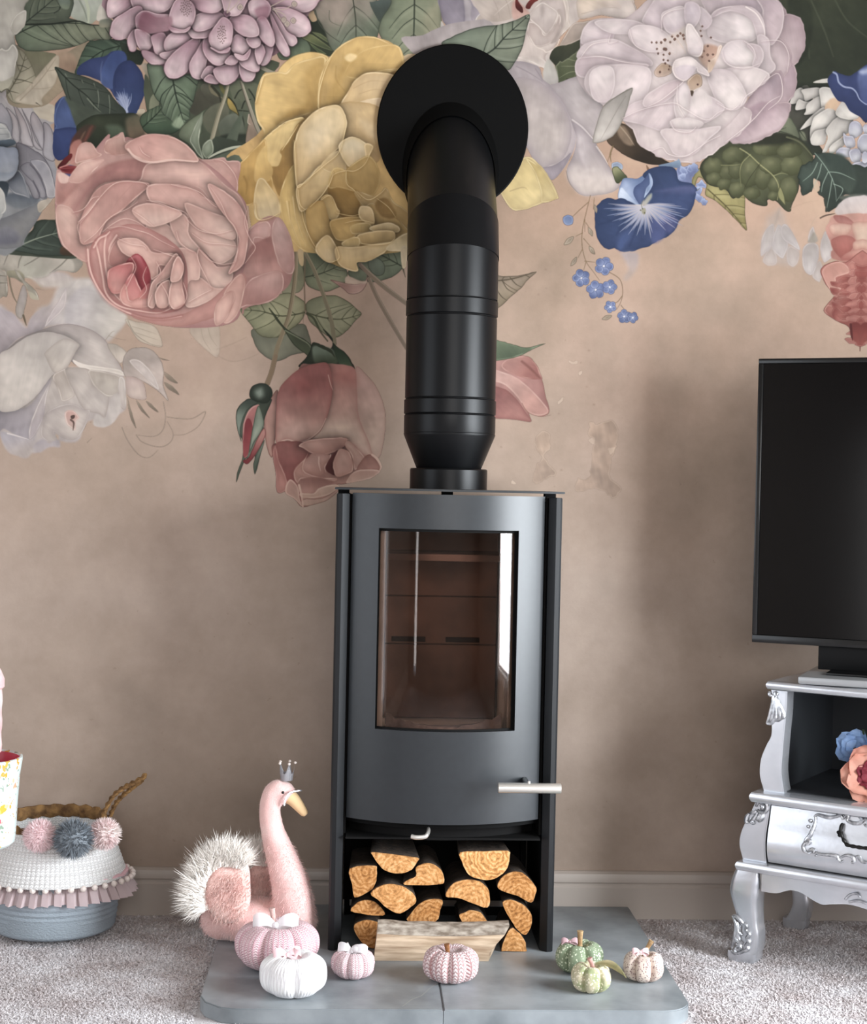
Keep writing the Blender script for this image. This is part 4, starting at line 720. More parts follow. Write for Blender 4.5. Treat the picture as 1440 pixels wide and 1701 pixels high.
    B("680 870 720 840 860 850 870 890 830 950 780 1030 620 980 600 940", '#b18f85', '#a88177', "700 860 760 1010", ed='#936a62', ew=4); L("770 870 770 930 785 990", 2, '#c9ada2', .8); L("870 850 860 900 820 950 830 1000", 2, '#c9ada2', .8)
    B("870 870 930 810 900 900 900 980 920 1030 860 1010 825 960", '#6e3c3a', '#5e302f')
    B("890 920 930 820 970 800 1030 830 1060 920 1060 990 1010 1020 920 1040 895 980", '#b59388', '#b28e83', "940 820 980 1020", ed='#94695f', ew=4, rim='#c4a699', sh=.2)
    B("990 770 1020 730 1080 780 1160 870 1140 940 1090 975 1070 970 1050 860", '#b69a8d', '#a5847a', "1030 750 1110 960", ed='#8e675e', ew=4, rim='#c4a79b')
    B("1090 980 1160 870 1220 850 1290 940 1285 980 1180 1010", '#926a61', '#a2796f', "1150 880 1220 1000", ed='#7d554d', ew=3); L("1225 850 1270 890 1300 950 1290 985", 4, '#c8ab9c', .9, 2)
    B("1000 1090 1090 985 1290 985 1220 1050 1100 1080", '#ab887c', '#b59688', rim='#c8ad9f')
    B("560 1060 560 980 650 880 680 830 640 980 780 1040 920 1050 900 1080 760 1060 620 1060 600 1100", '#a17a70', '#b28f84', "600 950 760 1060", rim='#c7aa9c', ed='#85584f', ew=2)
    B("590 1090 700 1040 900 1080 780 1130 720 1170 640 1190", '#8f675f', '#a17b71', "700 1050 680 1180", soft=1); B("610 1180 720 1180 780 1130 920 1105 940 1150 800 1210 640 1220", '#b49a8b', '#ad8f80', rim='#ccb3a3'); B("640 1230 800 1220 920 1150 930 1170 820 1250 640 1290", '#a5857a', '#b29687', ln='#7d5a50')
    L("600 1110 620 1200 635 1300", 3.6, '#c3a798', .9, 2)
    # rose bud
    at(380, 590, .19444)
    L("400 10 370 130 330 240", 8, '#7d6b56', 1, 9, w0=7)
    B("65 1085 75 990 115 880 120 740 75 640 62 510 90 430 170 370 250 390 300 400 370 380 300 560 300 720 230 1010 215 940 220 850 170 910 140 890", '#3a4338', '#6f7a6c', "200 380 180 950", ln='#222820', ed='#2a322a', ew=3)
    B("120 620 150 510 200 440 260 430 220 560 190 720 160 860 125 850", '#a26a68', '#7c3538', "200 450 150 850", rim='#bf9890'); B("140 580 180 545 205 620 190 740 160 850 122 850", '#7d353a', '#8f4649')
    B("200 640 250 430 300 560 280 650 220 740 175 830", '#7d887a', '#9aa394', "240 470 220 760", ed='#4e584c', ew=3, ln='#333b31'); B("170 870 230 740 300 620 310 700 230 850 160 930 120 900", '#a97a72', '#7b3237', "280 660 150 920", ln='#5a2226')
    B("220 1010 215 900 300 730 300 760 250 920", '#6b7669', '#4f594d', ln='#333b31'); B("65 1085 80 980 130 860 110 940 90 1000", '#4b5446')
    B("62 520 100 420 190 370 260 395 160 470 100 620 110 740 75 640", '#39423a', '#7d897d', "180 380 80 620", ln='#232a22')
    B("175 330 200 265 280 237 350 265 375 330 340 400 280 410 190 375", '#39433a', '#2b332a', ed='#1f261e', ew=4); B("225 300 280 280 300 340 260 370 225 340", '#7e8a80', soft=5, a=.8)
    # rose and leaves right of the flue
    at(820, 440, .24691)
    leaf("-60 70 60 75 180 70 288 45 230 100 180 160 110 220 30 290 -60 300", '#8d7f70', '#94866f', "-40 110 120 95 288 45", '#4c4233', 2)
    for t in ("110 85 150 130 190 150", "60 110 90 160 140 190", "10 150 50 210 90 240"): L(t, 1.6, '#4a4133', .8)
    B("-60 620 200 610 280 660 320 750 350 880 375 990 320 1020 240 1000 255 1055 160 1045 20 1020 -60 1020", '#a27a74', '#98706b', "100 640 200 1020", ed='#875c58', ew=4, ln='#80574f')
    B("80 640 200 612 280 660 318 740 318 770 200 760 60 700", '#a27871', '#8b5d57', "120 640 290 740", rim='#bb958b'); L("190 650 250 700 310 760", 4, '#6f4640', .6, 2, soft=1)
    B("-60 700 60 720 200 790 360 960 340 1010 240 1000 150 880 60 800 -60 770", '#b08f87', '#a98279', "0 720 280 980", rim='#c3a69c'); B("-60 830 60 830 150 900 220 1000 250 1050 120 1040 -60 1010", '#8d5e5b', '#9b6f69', "0 850 150 1030", ed='#7d514d', ew=4)
    L("190 930 230 990 310 1020 385 1010", 1.5, '#835e54', .7)
    B("-60 500 40 510 130 535 220 555 350 527 260 570 180 610 60 640 -60 640", '#63705a', '#4f5c49', "50 520 80 640", ln='#39412f', rim='#8d9a82')
    # ---- yellow bloom
    at(380, 50, .24096); p.gr = 1.2
    B("-10 870 100 900 200 1500 480 1520 620 1540 700 1600 880 1660 880 1600 1070 1540 1220 1500 1260 1300 1300 300 1190 180 1100 80 900 60 700 190 560 160 340 290 240 310 190 480 230 690", '#ab8a55', '#b8995f', "300 300 800 1500")
    B("1190 200 1240 170 1290 180 1240 280 1190 240", '#b7a384', '#ad986f')
    B("340 290 420 200 560 155 680 185 640 230 440 260 400 295", '#b5975c', '#bfa268', rim='#d3bd8c', ln='#8a7040')
    B("185 500 210 400 240 315 340 290 400 295 450 240 560 200 660 190 650 300 615 480 630 540 500 590 380 630 290 710 260 740 230 760 245 700 200 620", '#b99c62', '#a6884f', "260 400 580 560", rim='#dcc796', ed='#a78a53', ew=3, rw=1.6)
    B("530 300 640 230 620 480 620 540 500 590 370 620 330 650 420 560 530 500", '#a18248', '#94743c', "500 350 500 600", soft=6, a=.8)
    B("615 490 630 340 680 220 760 120 880 55 1000 50 1100 90 1180 130 1205 220 1190 270 1050 290 900 330 830 400 790 500 700 530 625 545", '#b2945a', '#a58751', "900 80 740 500", rim='#d6bf8b', ed='#9c7d45', ew=3)
    B("800 300 900 160 1050 110 1160 110 1195 190 1190 260 1050 280 900 330", '#b39459', '#a98a50', "1100 130 900 320", rim='#cfb67f', soft=.5); B("740 320 800 200 900 130 830 250 770 380 830 420 790 500 700 530 660 500", '#9f8046', soft=6, a=.7); B("800 190 840 165 880 180 840 215", '#cdb583', soft=2, a=.8)
    L("740 250 740 340 800 420", 2, '#8d6f3a', .5, soft=1)
    B("780 510 830 420 880 340 980 295 1150 320 1150 430 1060 480 900 490", '#bfa67e', '#b79d72', "1000 300 900 500", rim='#d9c7a0', ed='#a58a5d', ew=4, sh=.25); B("900 500 1060 475 1080 600 980 580 920 540", '#bfaa8a', '#b29a72', rim='#d3c19f')
    for t in ("860 400 980 350 1100 360", "900 440 1000 410 1090 420"): L(t, 1.4, '#a1875d', .5)
    B("760 520 900 500 1060 560 1040 780 1030 900 900 940 780 820 800 640", '#b39a70', '#a88c60', "820 520 980 900", ed='#9c7f50', ew=4); B("900 620 1000 650 1030 760 950 720", '#b8a27e', soft=6, a=.7)
    B("240 760 330 680 420 630 500 607 512 625 470 690 420 760 395 810 360 830 365 880 330 945 290 940 265 880 250 820", '#c3a970', '#bca067', "450 630 300 920", rim='#d9c48f', sh=.3, wob=1.5)
    B("470 660 540 610 450 760 440 950 380 1060 350 1140 300 1020 280 950 340 940 370 870 360 830 420 770", '#997841', '#8b6a36', "460 680 340 1100", soft=1)
    B("60 960 120 880 200 800 250 760 260 880 290 1000 300 1060 280 1140 180 1190 110 1200 50 1110", '#b08d4e', '#96743a', "220 800 130 1180", ed='#94733c', ew=4, rim='#cfb47a')
    B("180 1030 200 880 255 800 265 890 300 960 280 1030 230 1040", '#b99a5c', '#b08f52', "230 830 230 1030", soft=1); L("105 1010 125 1060 120 1130", 3, '#7f5f2c', .6, 1, soft=1)
    B("175 1190 200 1040 240 1030 280 1080 340 1170 350 1270 300 1300 200 1305", '#b9a06f', '#c2ae88', "230 1040 260 1300", rim='#d6c5a0', ed='#a58a59', ew=3)
    B("355 1200 370 1080 450 930 480 1080 490 1200 520 1250 540 1400 580 1500 610 1530 520 1520 430 1440 380 1330", '#b89a5b', '#c0a468', "420 950 480 1500", rim='#d4bd88', ed='#a0834a', ew=5)
    for t in ("400 1180 430 1330 500 1500", "440 1150 470 1320 530 1490", "490 1250 510 1360 570 1500"): L(t, 2.2, '#dcc694', .5, 1); L(t.replace("400", "415").replace("440", "455"), 1.6, '#957640', .4)
    B("480 1090 460 980 450 850 460 760 500 660 600 560 690 525 760 525 800 590 810 660 770 790 700 860 600 960 530 1040", '#b89e72', '#c4b08a', "500 1000 660 600", rim='#dccba4', ed='#a88d5e', ew=5, sh=.3, sw=6)
    B("540 700 640 640 700 700 640 800 560 860 540 780", '#c6b493', soft=14, a=.8); L("690 530 760 560 790 640 770 740", 3, '#cbb68c', .5, 1.5, soft=2)
    B("470 1090 540 1040 640 930 720 990 690 1060 640 1140 570 1220 540 1230 490 1240", '#c2aa7c', '#b79c6b', "660 960 530 1220", rim='#d9c79f', ed='#a38855', ew=4, sh=.2)
    B("640 930 760 830 800 900 800 970 740 960 700 980", '#bfa87d', '#b3996b', rim='#d3c096'); B("760 800 850 740 960 800 950 890 880 940 820 930", '#cbbd9f', '#bca781', "870 760 860 930", rim='#dccdab', ed='#ab9160', ew=4, sh=.2); B("940 790 990 800 970 860 950 890", '#bfa575', rim='#dac79b')
    B("830 950 960 870 1030 960 1030 1080 960 1150 850 1100 810 1010", '#b2955c', '#a98b52', "950 880 920 1140", ed='#957840', ew=4, rim='#cdb680')
    B("690 1080 740 1000 800 980 820 1090 880 1110 900 1200 900 1270 800 1290 740 1240 700 1180", '#94733b', '#9c7c44', "720 1040 860 1260", soft=1, ed='#80602c', ew=5)
    B("720 960 800 970 810 1060 870 1110 760 1080 690 1080", '#b0935b', '#a78850', rim='#ccb57e')
    B("870 1110 1020 1150 1080 1090 1130 1180 1200 1230 1260 1290 1240 1380 1150 1290 1000 1200 930 1210", '#b39a6b', '#a98c58', "1000 1140 1150 1290", rim='#cdb98d', ed='#967a47', ew=4)
    B("1010 1200 1080 1160 1140 1240 1140 1290 1060 1280", '#8e7040', soft=2)
    B("640 1160 690 1140 740 1220 760 1260 720 1310 660 1260 640 1220", '#b99c63', '#c3a972', rim='#d7c293', sh=.2); B("540 1240 640 1180 680 1280 720 1400 780 1500 640 1480 560 1400", '#ae9056', '#b5985f', "600 1220 680 1480", ed='#937540', ew=5, sh=.15)
    B("700 1330 760 1300 900 1290 1000 1320 960 1380 900 1400 830 1440 740 1440", '#a88a50', '#b3955a', "760 1310 830 1430", ed='#937540', ew=4, rim='#c9b17b', sh=.2)
    B("910 1220 980 1230 1000 1330 940 1320 900 1280", '#c0aa80', '#b49a6a', rim='#d3bf93', sh=.2); B("850 1350 960 1330 980 1380 920 1400 850 1400", '#b9a067', '#ae9158', rim='#d6c090')
    B("980 1360 1100 1330 1170 1360 1160 1390 1080 1390 1000 1385", '#c2ae84', '#b69d6e', rim='#dac9a0', sh=.25); B("890 1420 1000 1390 1130 1390 1130 1460 1040 1480 920 1470", '#b19868', '#a88d5a', "1000 1400 1000 1475", rim='#d3bf94', sh=.2)
    B("600 1510 640 1440 690 1420 740 1500 740 1570 710 1600 650 1580", '#bca475', '#c6b189', "660 1430 700 1590", rim='#dccba6', ed='#a58b5b', ew=3, sh=.2); B("780 1470 860 1430 900 1440 890 1490 830 1500", '#b59a63', '#c0a873', rim='#d9c596')
    B("740 1500 850 1500 1000 1480 1130 1460 1225 1440 1220 1510 1100 1510 1060 1540 960 1590 880 1600 885 1660 800 1640 750 1590", '#c0aa7f', '#b89f71', "900 1490 880 1640", rim='#d9c8a1', ed='#a3895a', ew=3, sh=.2); B("1090 1500 1230 1400 1250 1500 1150 1520", '#b6a278', '#c2b08b', rim='#d5c5a0'); B("1190 1510 1225 1500 1220 1620 1200 1630", '#b5a486', rim='#cdbf9f'); B("480 1520 510 1530 510 1620 490 1600", '#b09b75')
    # ---- big pink rose
    at(80, 210, .29167); p.gr = 1.2
    B("1110 1040 1130 1030 1340 930 1390 830 1390 700 1300 520 1180 560 1100 700", '#a67d78', '#9a716c', "1250 560 1200 1000")
    B("1180 560 1250 545 1265 600 1240 640 1170 640 1180 780 1120 780 1130 620", '#b48b85', '#bd9a93', "1140 600 1250 600", rim='#cfb0a8', ed='#9d736d', ew=3)
    B("1120 850 1150 700 1200 660 1290 640 1330 820 1250 830", '#936762', '#a88079', "1200 680 1200 830", soft=2)
    B("1275 590 1310 520 1370 610 1398 740 1390 835 1330 810 1290 700", '#b49690', '#aa8680', "1300 550 1360 820", rim='#cdb2aa', ed='#977069', ew=3)
    B("1130 900 1200 850 1310 825 1340 880 1320 950 1250 1000 1130 1020 1090 1020", '#b3918a', '#a47a74', "1250 830 1180 1010", rim='#cbada5', ed='#936963', ew=4)
    B("930 190 1000 180 1020 200 1090 205 1080 300 1060 380 920 280 850 200", '#b9958c', '#b08880', "950 200 1040 340", rim='#cdaea5', ed='#9a716b', ew=4)
    B("50 270 65 250 130 300 330 60 350 75 420 40 430 80 480 70 860 190 1080 380 1130 500 1120 780 1040 960 1090 1060 1000 1130 720 1140 480 1080 330 980 240 850 215 770 110 700 70 650 45 520 45 380", '#b48f87', '#ad857e', "300 150 700 1100", ed='#94696a', ew=8)
    B("50 270 60 255 110 290 130 310 220 280 330 250 300 300 200 420 90 440 45 430", '#a97f78', '#9a6e67', "100 280 140 430", ed='#c3a198', ew=2); B("60 265 120 290 100 320 65 310", '#c9aaa0', soft=1)
    B("120 300 190 210 300 190 310 200 250 260 210 310 150 320", '#c6a59b', '#ba948a', "180 220 200 310", rim='#d6bbb0', ed='#a57a72', ew=3)
    B("155 200 180 110 240 95 280 145 300 165 240 190 190 200", '#c3a096', '#b58e84', "200 110 220 200", rim='#d3b8ad', ed='#9d736b', ew=3)
    B("325 100 345 75 390 60 425 38 440 90 480 75 490 100 440 160 330 150", '#c2a095', '#ae867c', "400 50 400 150", rim='#d4b9ae', ed='#9d736b', ew=3, wob=1)
    B("130 470 90 440 190 330 320 230 460 190 600 200 500 330 330 330 240 420 180 500", '#9d706b', '#b28980', "300 260 200 460", soft=3); L("140 490 240 350 400 230", 8, '#8f6160', .5, 3, soft=4)
    B("45 520 60 450 130 470 180 560 200 640 230 700 215 770 110 700 75 650", '#bfa196', '#b38d84', "60 500 200 720", ed='#a37a72', ew=5, rim='#cdb1a6')
    B("210 500 280 350 400 310 520 310 560 220 700 190 860 200 1000 330 1090 400 1130 520 1050 560 940 450 860 350 720 330 560 350 440 480 240 560", '#bc978e', '#c3a298', "400 250 900 350", ed='#a57b74', ew=5, rim='#cfb1a7', soft=.5)
    B("440 110 500 70 590 45 700 60 790 110 850 180 840 200 760 195 700 195 600 205 520 180 470 150", '#b68e86', '#bf9a90', "600 50 650 200", ed='#a2776f', ew=5, rim='#d0b3a8', sh=.2); B("520 120 600 80 720 90 800 150 740 180 600 190 540 160", '#b48b83', '#be988e', "560 100 700 180", soft=3); L("455 130 500 180 580 205 700 190 780 195 850 200", 3.5, '#d2b5aa', .8, 2)
    B("180 580 200 500 280 360 400 315 540 320 570 340 480 420 400 490 330 540 300 600 280 640 210 670 185 650", '#b28880', '#bc978d', "300 360 240 640", rim='#d0b1a6', ed='#996d67', ew=4, sh=.25); L("290 410 230 480 170 560 185 640", 2, '#d0afa5', .7); L("480 330 400 420 340 520", 1.4, '#a57c74', .5)
    B("570 340 700 330 800 350 880 400 960 450 1060 560 1080 680 1060 780 980 800 900 700 800 560 760 480 640 430 580 420", '#bb968d', '#c6a99f', "700 340 950 750", ed='#ab837b', ew=6, rim='#cfb4aa', sh=.15)
    for t, g in (("770 500 860 540 1000 600 1060 660 1070 720 980 780 900 720 800 620", "800 540 1040 760"), ("780 440 900 480 1040 540 1060 640 940 610 840 560", "820 470 1040 620"), ("560 560 640 540 740 610 840 700 820 720 700 690 600 620", "600 560 800 710"), ("690 480 790 520 800 620 880 720 840 760 720 620", "720 500 840 740"), ("480 480 560 440 680 460 760 500 640 560 560 560", "600 450 600 560"), ("860 700 960 800 1040 800 1040 880 960 940 900 900 850 800", "880 720 1000 920"), ("780 980 800 880 860 860 940 920 1000 930 900 1000 800 1030", "850 870 850 1020"), ("720 700 840 720 860 860 800 880 770 980 750 800", "780 720 790 960")):
        B(t, '#b8958b', '#c8aca1', g, ed='#a8827a', ew=4, ea=.5, rim='#d3b9ae', ra=.6, sh=.18, sw=4, soft=.3)
    B("910 330 1000 370 1080 440 1130 540 1135 650 1110 780 1050 830 1030 830 1070 740 1090 640 1050 560 960 440", '#bd9a91', '#b48d84', "960 380 1080 780", rim='#d2b5ab', ed='#9f756e', ew=4, sh=.25)
    B("480 1080 700 1090 900 1010 1030 900 1100 840 1125 880 1080 1010 1000 1060 900 1100 760 1135 620 1125", '#b3887f', '#ab7e77', "600 1080 1080 900", ed='#966a64', ew=4)
    for t in ("1000 960 1080 850 1120 870 1110 960 1080 1060 1030 1115 1000 1110 1040 1020", "960 1010 1040 940 1060 980 1020 1080 980 1125 950 1120"): B(t, '#b68f85', '#c2a095', "1080 870 1000 1100", rim='#d0b4a9', ed='#946860', ew=3)
    # curled heart
    B("240 760 260 660 340 600 480 560 640 620 760 720 790 860 770 1020 660 1060 500 1050 360 980 280 900", '#b98f87', '#b4857e', "350 620 600 1040", ed='#935f5c', ew=6)
    for t in ("225 700 240 820 290 930 360 1010 480 1070 620 1100 760 1080", "270 660 290 740 310 850 330 950 400 1020 520 1050 640 1060 740 1010", "330 620 320 700 330 820 360 930 420 1000", "260 690 290 640 330 620 350 600", "390 620 350 690 360 760 400 790 460 760"):
        L(t, 7, '#95605c', .5, 4, soft=3); L(t, 3, '#d2aea4', .9, 1.6)
    B("345 770 360 690 400 640 430 640 470 740 440 790 390 800", '#b68a82', '#a9756f', "380 660 420 790", rim='#cfaea4', ed='#94625d', ew=3)
    B("400 650 500 640 560 680 600 720 720 730 700 790 630 790 620 850 590 870 560 800 520 730 470 740 420 710", '#c2a096', '#bd978d', "500 650 620 850", rim='#d5b9ae', ed='#a57a71', ew=3, sh=.2)
    B("450 770 510 730 560 790 580 870 560 930 520 960 480 880 430 860", '#a3484d', '#8e363e', "480 760 530 940", ed='#7f2d35', ew=5)
    B("460 760 500 750 540 820 560 830 540 780 510 735", '#b5656a', '#9d454b', soft=2)
    B("340 860 360 810 480 780 470 860 440 930 380 950 350 920", '#b5706f', '#c39189', "460 800 360 930", rim='#d6b3a9', ed='#96504f', ew=4, sh=.25); B("440 900 480 840 510 900 530 950 500 1000 460 990 440 950", '#b66f70', '#bd837d', rim='#d6b3a9', ed='#974f50', ew=3, sh=.2)
    B("410 960 440 900 460 990 520 980 580 980 580 1020 500 1030 430 1010", '#b98079', '#c2968d', rim='#d6b6ab', ed='#95615b', ew=3); B("520 970 540 930 580 900 580 970", '#a95c5e', '#b5746f')
    for t in ("570 1010 590 900 640 840 720 730 740 760 700 850 620 900 620 960 600 1030", "610 960 640 900 690 880 690 960 680 1020 630 1030", "690 1000 700 900 740 800 760 800 760 900 775 1000 720 1040", "710 800 740 740 770 800 750 870 700 880"):
        B(t, '#bb938a', '#c7a79c', ed='#9b6f68', ew=4, rim='#d8bcb1', sh=.25, sw=4)
    L("600 1050 690 1055 780 1010", 3, '#8c5a55', .6, 2, soft=1); L("480 1070 620 1100 760 1075", 4, '#8d5a56', .6, 2, soft=1)
    # ---- creases of the three big blooms
    p.gr = 0; at(80, 210, .29167)
    for t in ("180 555 230 490 290 410 370 330 450 312 540 320 575 345", "205 660 270 610 330 540 380 500 450 470 510 430", "310 600 360 560 430 525 500 540 560 580", "340 580 420 570 500 590 570 610 640 650 720 690", "480 480 540 520 600 570", "560 420 640 440 720 470 780 490 800 520", "730 600 750 660 800 700 830 715", "700 330 760 345 800 350 870 380 930 440 960 460", "920 340 980 430 1020 520 1060 570 1080 640 1070 760 1030 830", "1130 480 1120 560 1150 640 1180 690 1150 740 1120 780", "860 690 850 740 870 800 900 860 930 920", "770 890 790 960 775 1010", "800 1000 870 960 930 930", "600 700 700 735 720 740", "615 770 640 830 590 870", "590 960 570 1020 600 1030", "640 890 680 960 690 1030", "400 640 470 670 540 680 560 700", "520 115 540 150 580 175", "140 490 200 470 250 410 290 400", "170 545 220 500 270 440", "950 190 1000 200 1060 270 1080 330", "790 530 860 590 960 610 1050 590", "820 610 900 660 1000 670 1070 680", "860 700 920 760 990 785 1060 775", "470 740 500 800 470 870 440 930", "560 800 540 860 560 930 520 980"):
        p.fold(t, '#8d5d58', '#dcc3b8')
    at(380, 50, .24096)
    for t in ("620 540 625 420 660 290 700 200", "185 500 220 380 240 320", "300 700 400 630 510 605", "365 830 400 780 450 700 480 650", "450 760 460 900 470 1080 540 1030 660 930 760 840 805 680", "500 1240 520 1330 560 1430 600 1500", "690 1080 720 1000 800 970 870 970 940 920 980 830", "810 970 815 1060 860 1100 910 1160", "640 1170 700 1140 740 1210 755 1250", "740 1260 840 1280 900 1270", "800 1330 900 1310 1000 1330", "880 1110 960 1170 1040 1130 1080 1090", "1020 1160 1100 1220 1150 1290", "900 1470 1000 1480 1100 1470 1140 1440", "740 1490 760 1570 710 1600", "180 1200 200 1300 270 1300 350 1260", "480 1100 490 1200 530 1240", "560 1220 640 1140 700 1050 720 980"):
        p.fold(t, '#86652f', '#e3d09f')
    at(940, 0, .28472)
    for t in ("80 340 200 330 330 360 480 380", "90 330 150 260 250 240", "260 200 250 250 300 240", "370 170 400 260 480 300 560 300", "480 620 560 580 660 500 690 470", "650 490 650 600 690 680", "330 690 440 640 620 600 700 640 820 700 900 650 1020 620", "610 710 640 760 720 770 760 740", "500 880 560 860 600 900 700 910 820 830 900 790", "930 830 1010 770 1100 690 1180 600 1250 560", "1020 620 1050 560 1110 520 1170 440", "880 600 960 640 1010 610", "910 300 930 360 980 390 1060 395 1130 370", "1040 240 1090 280 1110 340", "560 180 560 100 620 60 690 50", "1140 240 1250 240 1300 320 1290 420", "1150 480 1240 430 1260 560 1180 640"):
        p.fold(t, '#86747a', '#d3cac6', 2.8)
    # ---- peeling patches in the printed plaster
    p.gr = 0; at(820, 440, .24691)
    for t in ("300 1130 370 1128 378 1230 345 1290 380 1350 425 1400 350 1440 268 1472 285 1350 325 1300 285 1230", "650 1060 700 1070 800 1045 832 1130 825 1230 790 1310 785 1420 860 1510 800 1565 700 1500 560 1525 552 1470 575 1440 640 1430 660 1300 672 1190 640 1150"):
        B(t, '#9c8776', '#a38d7d', rim='#cdbaa8', ra=.9, rw=1, a=.5, wob=2.5, st=.12, ln='#85705f', la=.4)
    for t in ("500 640 540 650 565 645 560 665 520 668", "575 715 595 710 590 735 575 740", "430 930 470 890 465 915 440 940", "770 1235 810 1230 805 1255 780 1275", "130 1450 150 1470 120 1470", "640 1170 672 1175 670 1210 640 1190"): B(t, '#c3b09f', a=.6, wob=1.5)
    for x, y in ((350, 30), (640, 575), (625, 820), (675, 940), (455, 1380), (440, 1000), (50, 1225), (300, 200), (480, 210)): B([x-9, y, x, y-7, x+10, y+2, x-1, y+8], '#8b7566', a=.55, soft=1)
# ================================================================ the room
ROOM = (-2.2, 2.2, -4.65, 0., 2.4)
def plaster():
    """tan distressed plaster with the floral print laid over it"""
    m, n, b = nt('mural_wallpaper'); N = n.nodes.new; b.inputs['Roughness'].default_value = .8; b.inputs['Specular IOR Level'].default_value = .25
    co = N('ShaderNodeTexCoord')
    def noise(sc, det, rough=.6):
        t = N('ShaderNodeTexNoise'); t.inputs['Scale'].default_value = sc; t.inputs['Detail'].default_value = det; t.inputs['Roughness'].default_value = rough; n.links.new(co.outputs['Object'], t.inputs['Vector']); return t
    def ramp(src, stops):
        r = N('ShaderNodeValToRGB'); e = r.color_ramp.elements
        while len(e) < len(stops): e.new(.5)
        for q, (p, c) in zip(e, stops): q.position = p; q.color = lin(c)
        n.links.new(src, r.inputs[0]); return r.outputs[0]
    def mix(a, c, f, mode='MIX'):
        x = N('ShaderNodeMix'); x.data_type = 'RGBA'; x.blend_type = mode
        for s, i in ((f, 0), (a, 6), (c, 7)):
            if isinstance(s, (int, float)): x.inputs[i].default_value = s
            elif isinstance(s, tuple): x.inputs[i].default_value = s
            else: n.links.new(s, x.inputs[i])
        return x.outputs[2]
    base = ramp(noise(1.6, 5).outputs[0], PLASTER)
    spx = N('ShaderNodeSeparateXYZ'); n.links.new(co.outputs['Object'], spx.inputs[0])
    hz = N('ShaderNodeMapRange'); hz.inputs[1].default_value = .75; hz.inputs[2].default_value = 1.75; hz.inputs[3].default_value = 0; hz.inputs[4].default_value = .85; n.links.new(spx.outputs[2], hz.inputs[0])
    base = mix(base, ramp(noise(3, 5).outputs[0], PLASTER_HIGH), hz.outputs[0])             # the print's ground is warmer towards the top, with upper dimness painted in
    base = mix(base, ramp(noise(6, 7, .7).outputs[0], [(.3, '#8f8578'), (.7, '#ffffff')]), .28, 'MULTIPLY')
    sp = ramp(noise(60, 2).outputs[0], [(.70, '#000000'), (.76, '#ffffff')]); base = mix(base, lin('#7d6a5e'), mix((0, 0, 0, 1), sp, .3))
    img = mural_image(); it = N('ShaderNodeTexImage'); it.image = img; it.extension = 'MIRROR'; it.interpolation = 'Cubic'
    uv = N('ShaderNodeUVMap'); uv.uv_map = 'print'; sep = N('ShaderNodeSeparateXYZ'); n.links.new(uv.outputs[0], sep.inputs[0])
    mx = N('ShaderNodeMath'); mx.operation = 'MAXIMUM'; mx.inputs[1].default_value = .002; n.links.new(sep.outputs[1], mx.inputs[0])
    cb = N('ShaderNodeCombineXYZ'); n.links.new(sep.outputs[0], cb.inputs[0]); n.links.new(mx.outputs[0], cb.inputs[1]); n.links.new(cb.outputs[0], it.inputs[0])
    gain = mix(it.outputs['Color'], (PRINT_GAIN, PRINT_GAIN, PRINT_GAIN, 1), 1., 'MULTIPLY')
    n.links.new(mix(base, gain, it.outputs['Alpha']), b.inputs['Base Color'])
    k = N('ShaderNodeBump'); k.inputs['Strength'].default_value = .12; k.inputs['Distance'].default_value = .002; n.links.new(noise(140, 3).outputs[0], k.inputs['Height']); n.links.new(k.outputs[0], b.inputs['Normal'])
    return m
PRINT_GAIN = .86
PLASTER = [(.28, '#9f8f82'), (.45, '#ae9c8e'), (.58, '#b7a598'), (.72, '#bbac9f')]
PLASTER_HIGH = [(.28, '#8e7863'), (.42, '#9d836e'), (.56, '#a98a75'), (.7, '#b0947b')]
MUR = (-1.042, .998, .9, 2.26)
def mural_image():
    k = 900.; w, h = int((MUR[1]-MUR[0])*k), int((MUR[3]-MUR[2])*k)
    def tf(q):                                                # photo frame -> the print's own sheet, measured on the wall plane
        out = np.empty_like(q)
        for i, (x, y) in enumerate(q):
            p = at(float(x), float(y), 0.); out[i] = ((p.x-MUR[0])*k, (MUR[3]-p.z)*k)
        return out
    P = Paint(w, h, tf, k/702.); paint_mural(P); P.tone()
    za, zb = at(0, -5, 0.), at(1440, -5, 0.)                    # above the painted part the repeat of the print is turned over, as wallpaper rolls are
    xs = MUR[0]+(np.arange(w)+.5)/k; top = ((MUR[3]-(za.z+(zb.z-za.z)*(xs-za.x)/(zb.x-za.x)))*k).astype(int)
    r = np.arange(h)[:, None]; src = np.where(r < top[None], np.clip(2*top[None]-r, 0, h-1), r); cols = np.broadcast_to(np.arange(w)[None], (h, w)); P.c = P.c[src, cols]; P.a = P.a[src, cols]
    im = bpy.data.images.new('floral_print', w, h, alpha=True); im.alpha_mode = 'CHANNEL_PACKED'
    px = np.empty((h, w, 4), np.float32); px[..., :3] = P.c; px[..., 3] = P.a; im.pixels.foreach_set(px[::-1].ravel()); im.update(); im.pack()
    return im
MAT_WALL = mat('painted_wall', '#9a8f86', .85, bump=.1, bscale=120); MAT_WHITE = mat('white_gloss_paint', '#b7aca3', .4)
MAT_CEIL = mat('ceiling_paint', '#7d766f', .9)  # ceiling's dimness put into its colour, also cutting reflections and bounced light
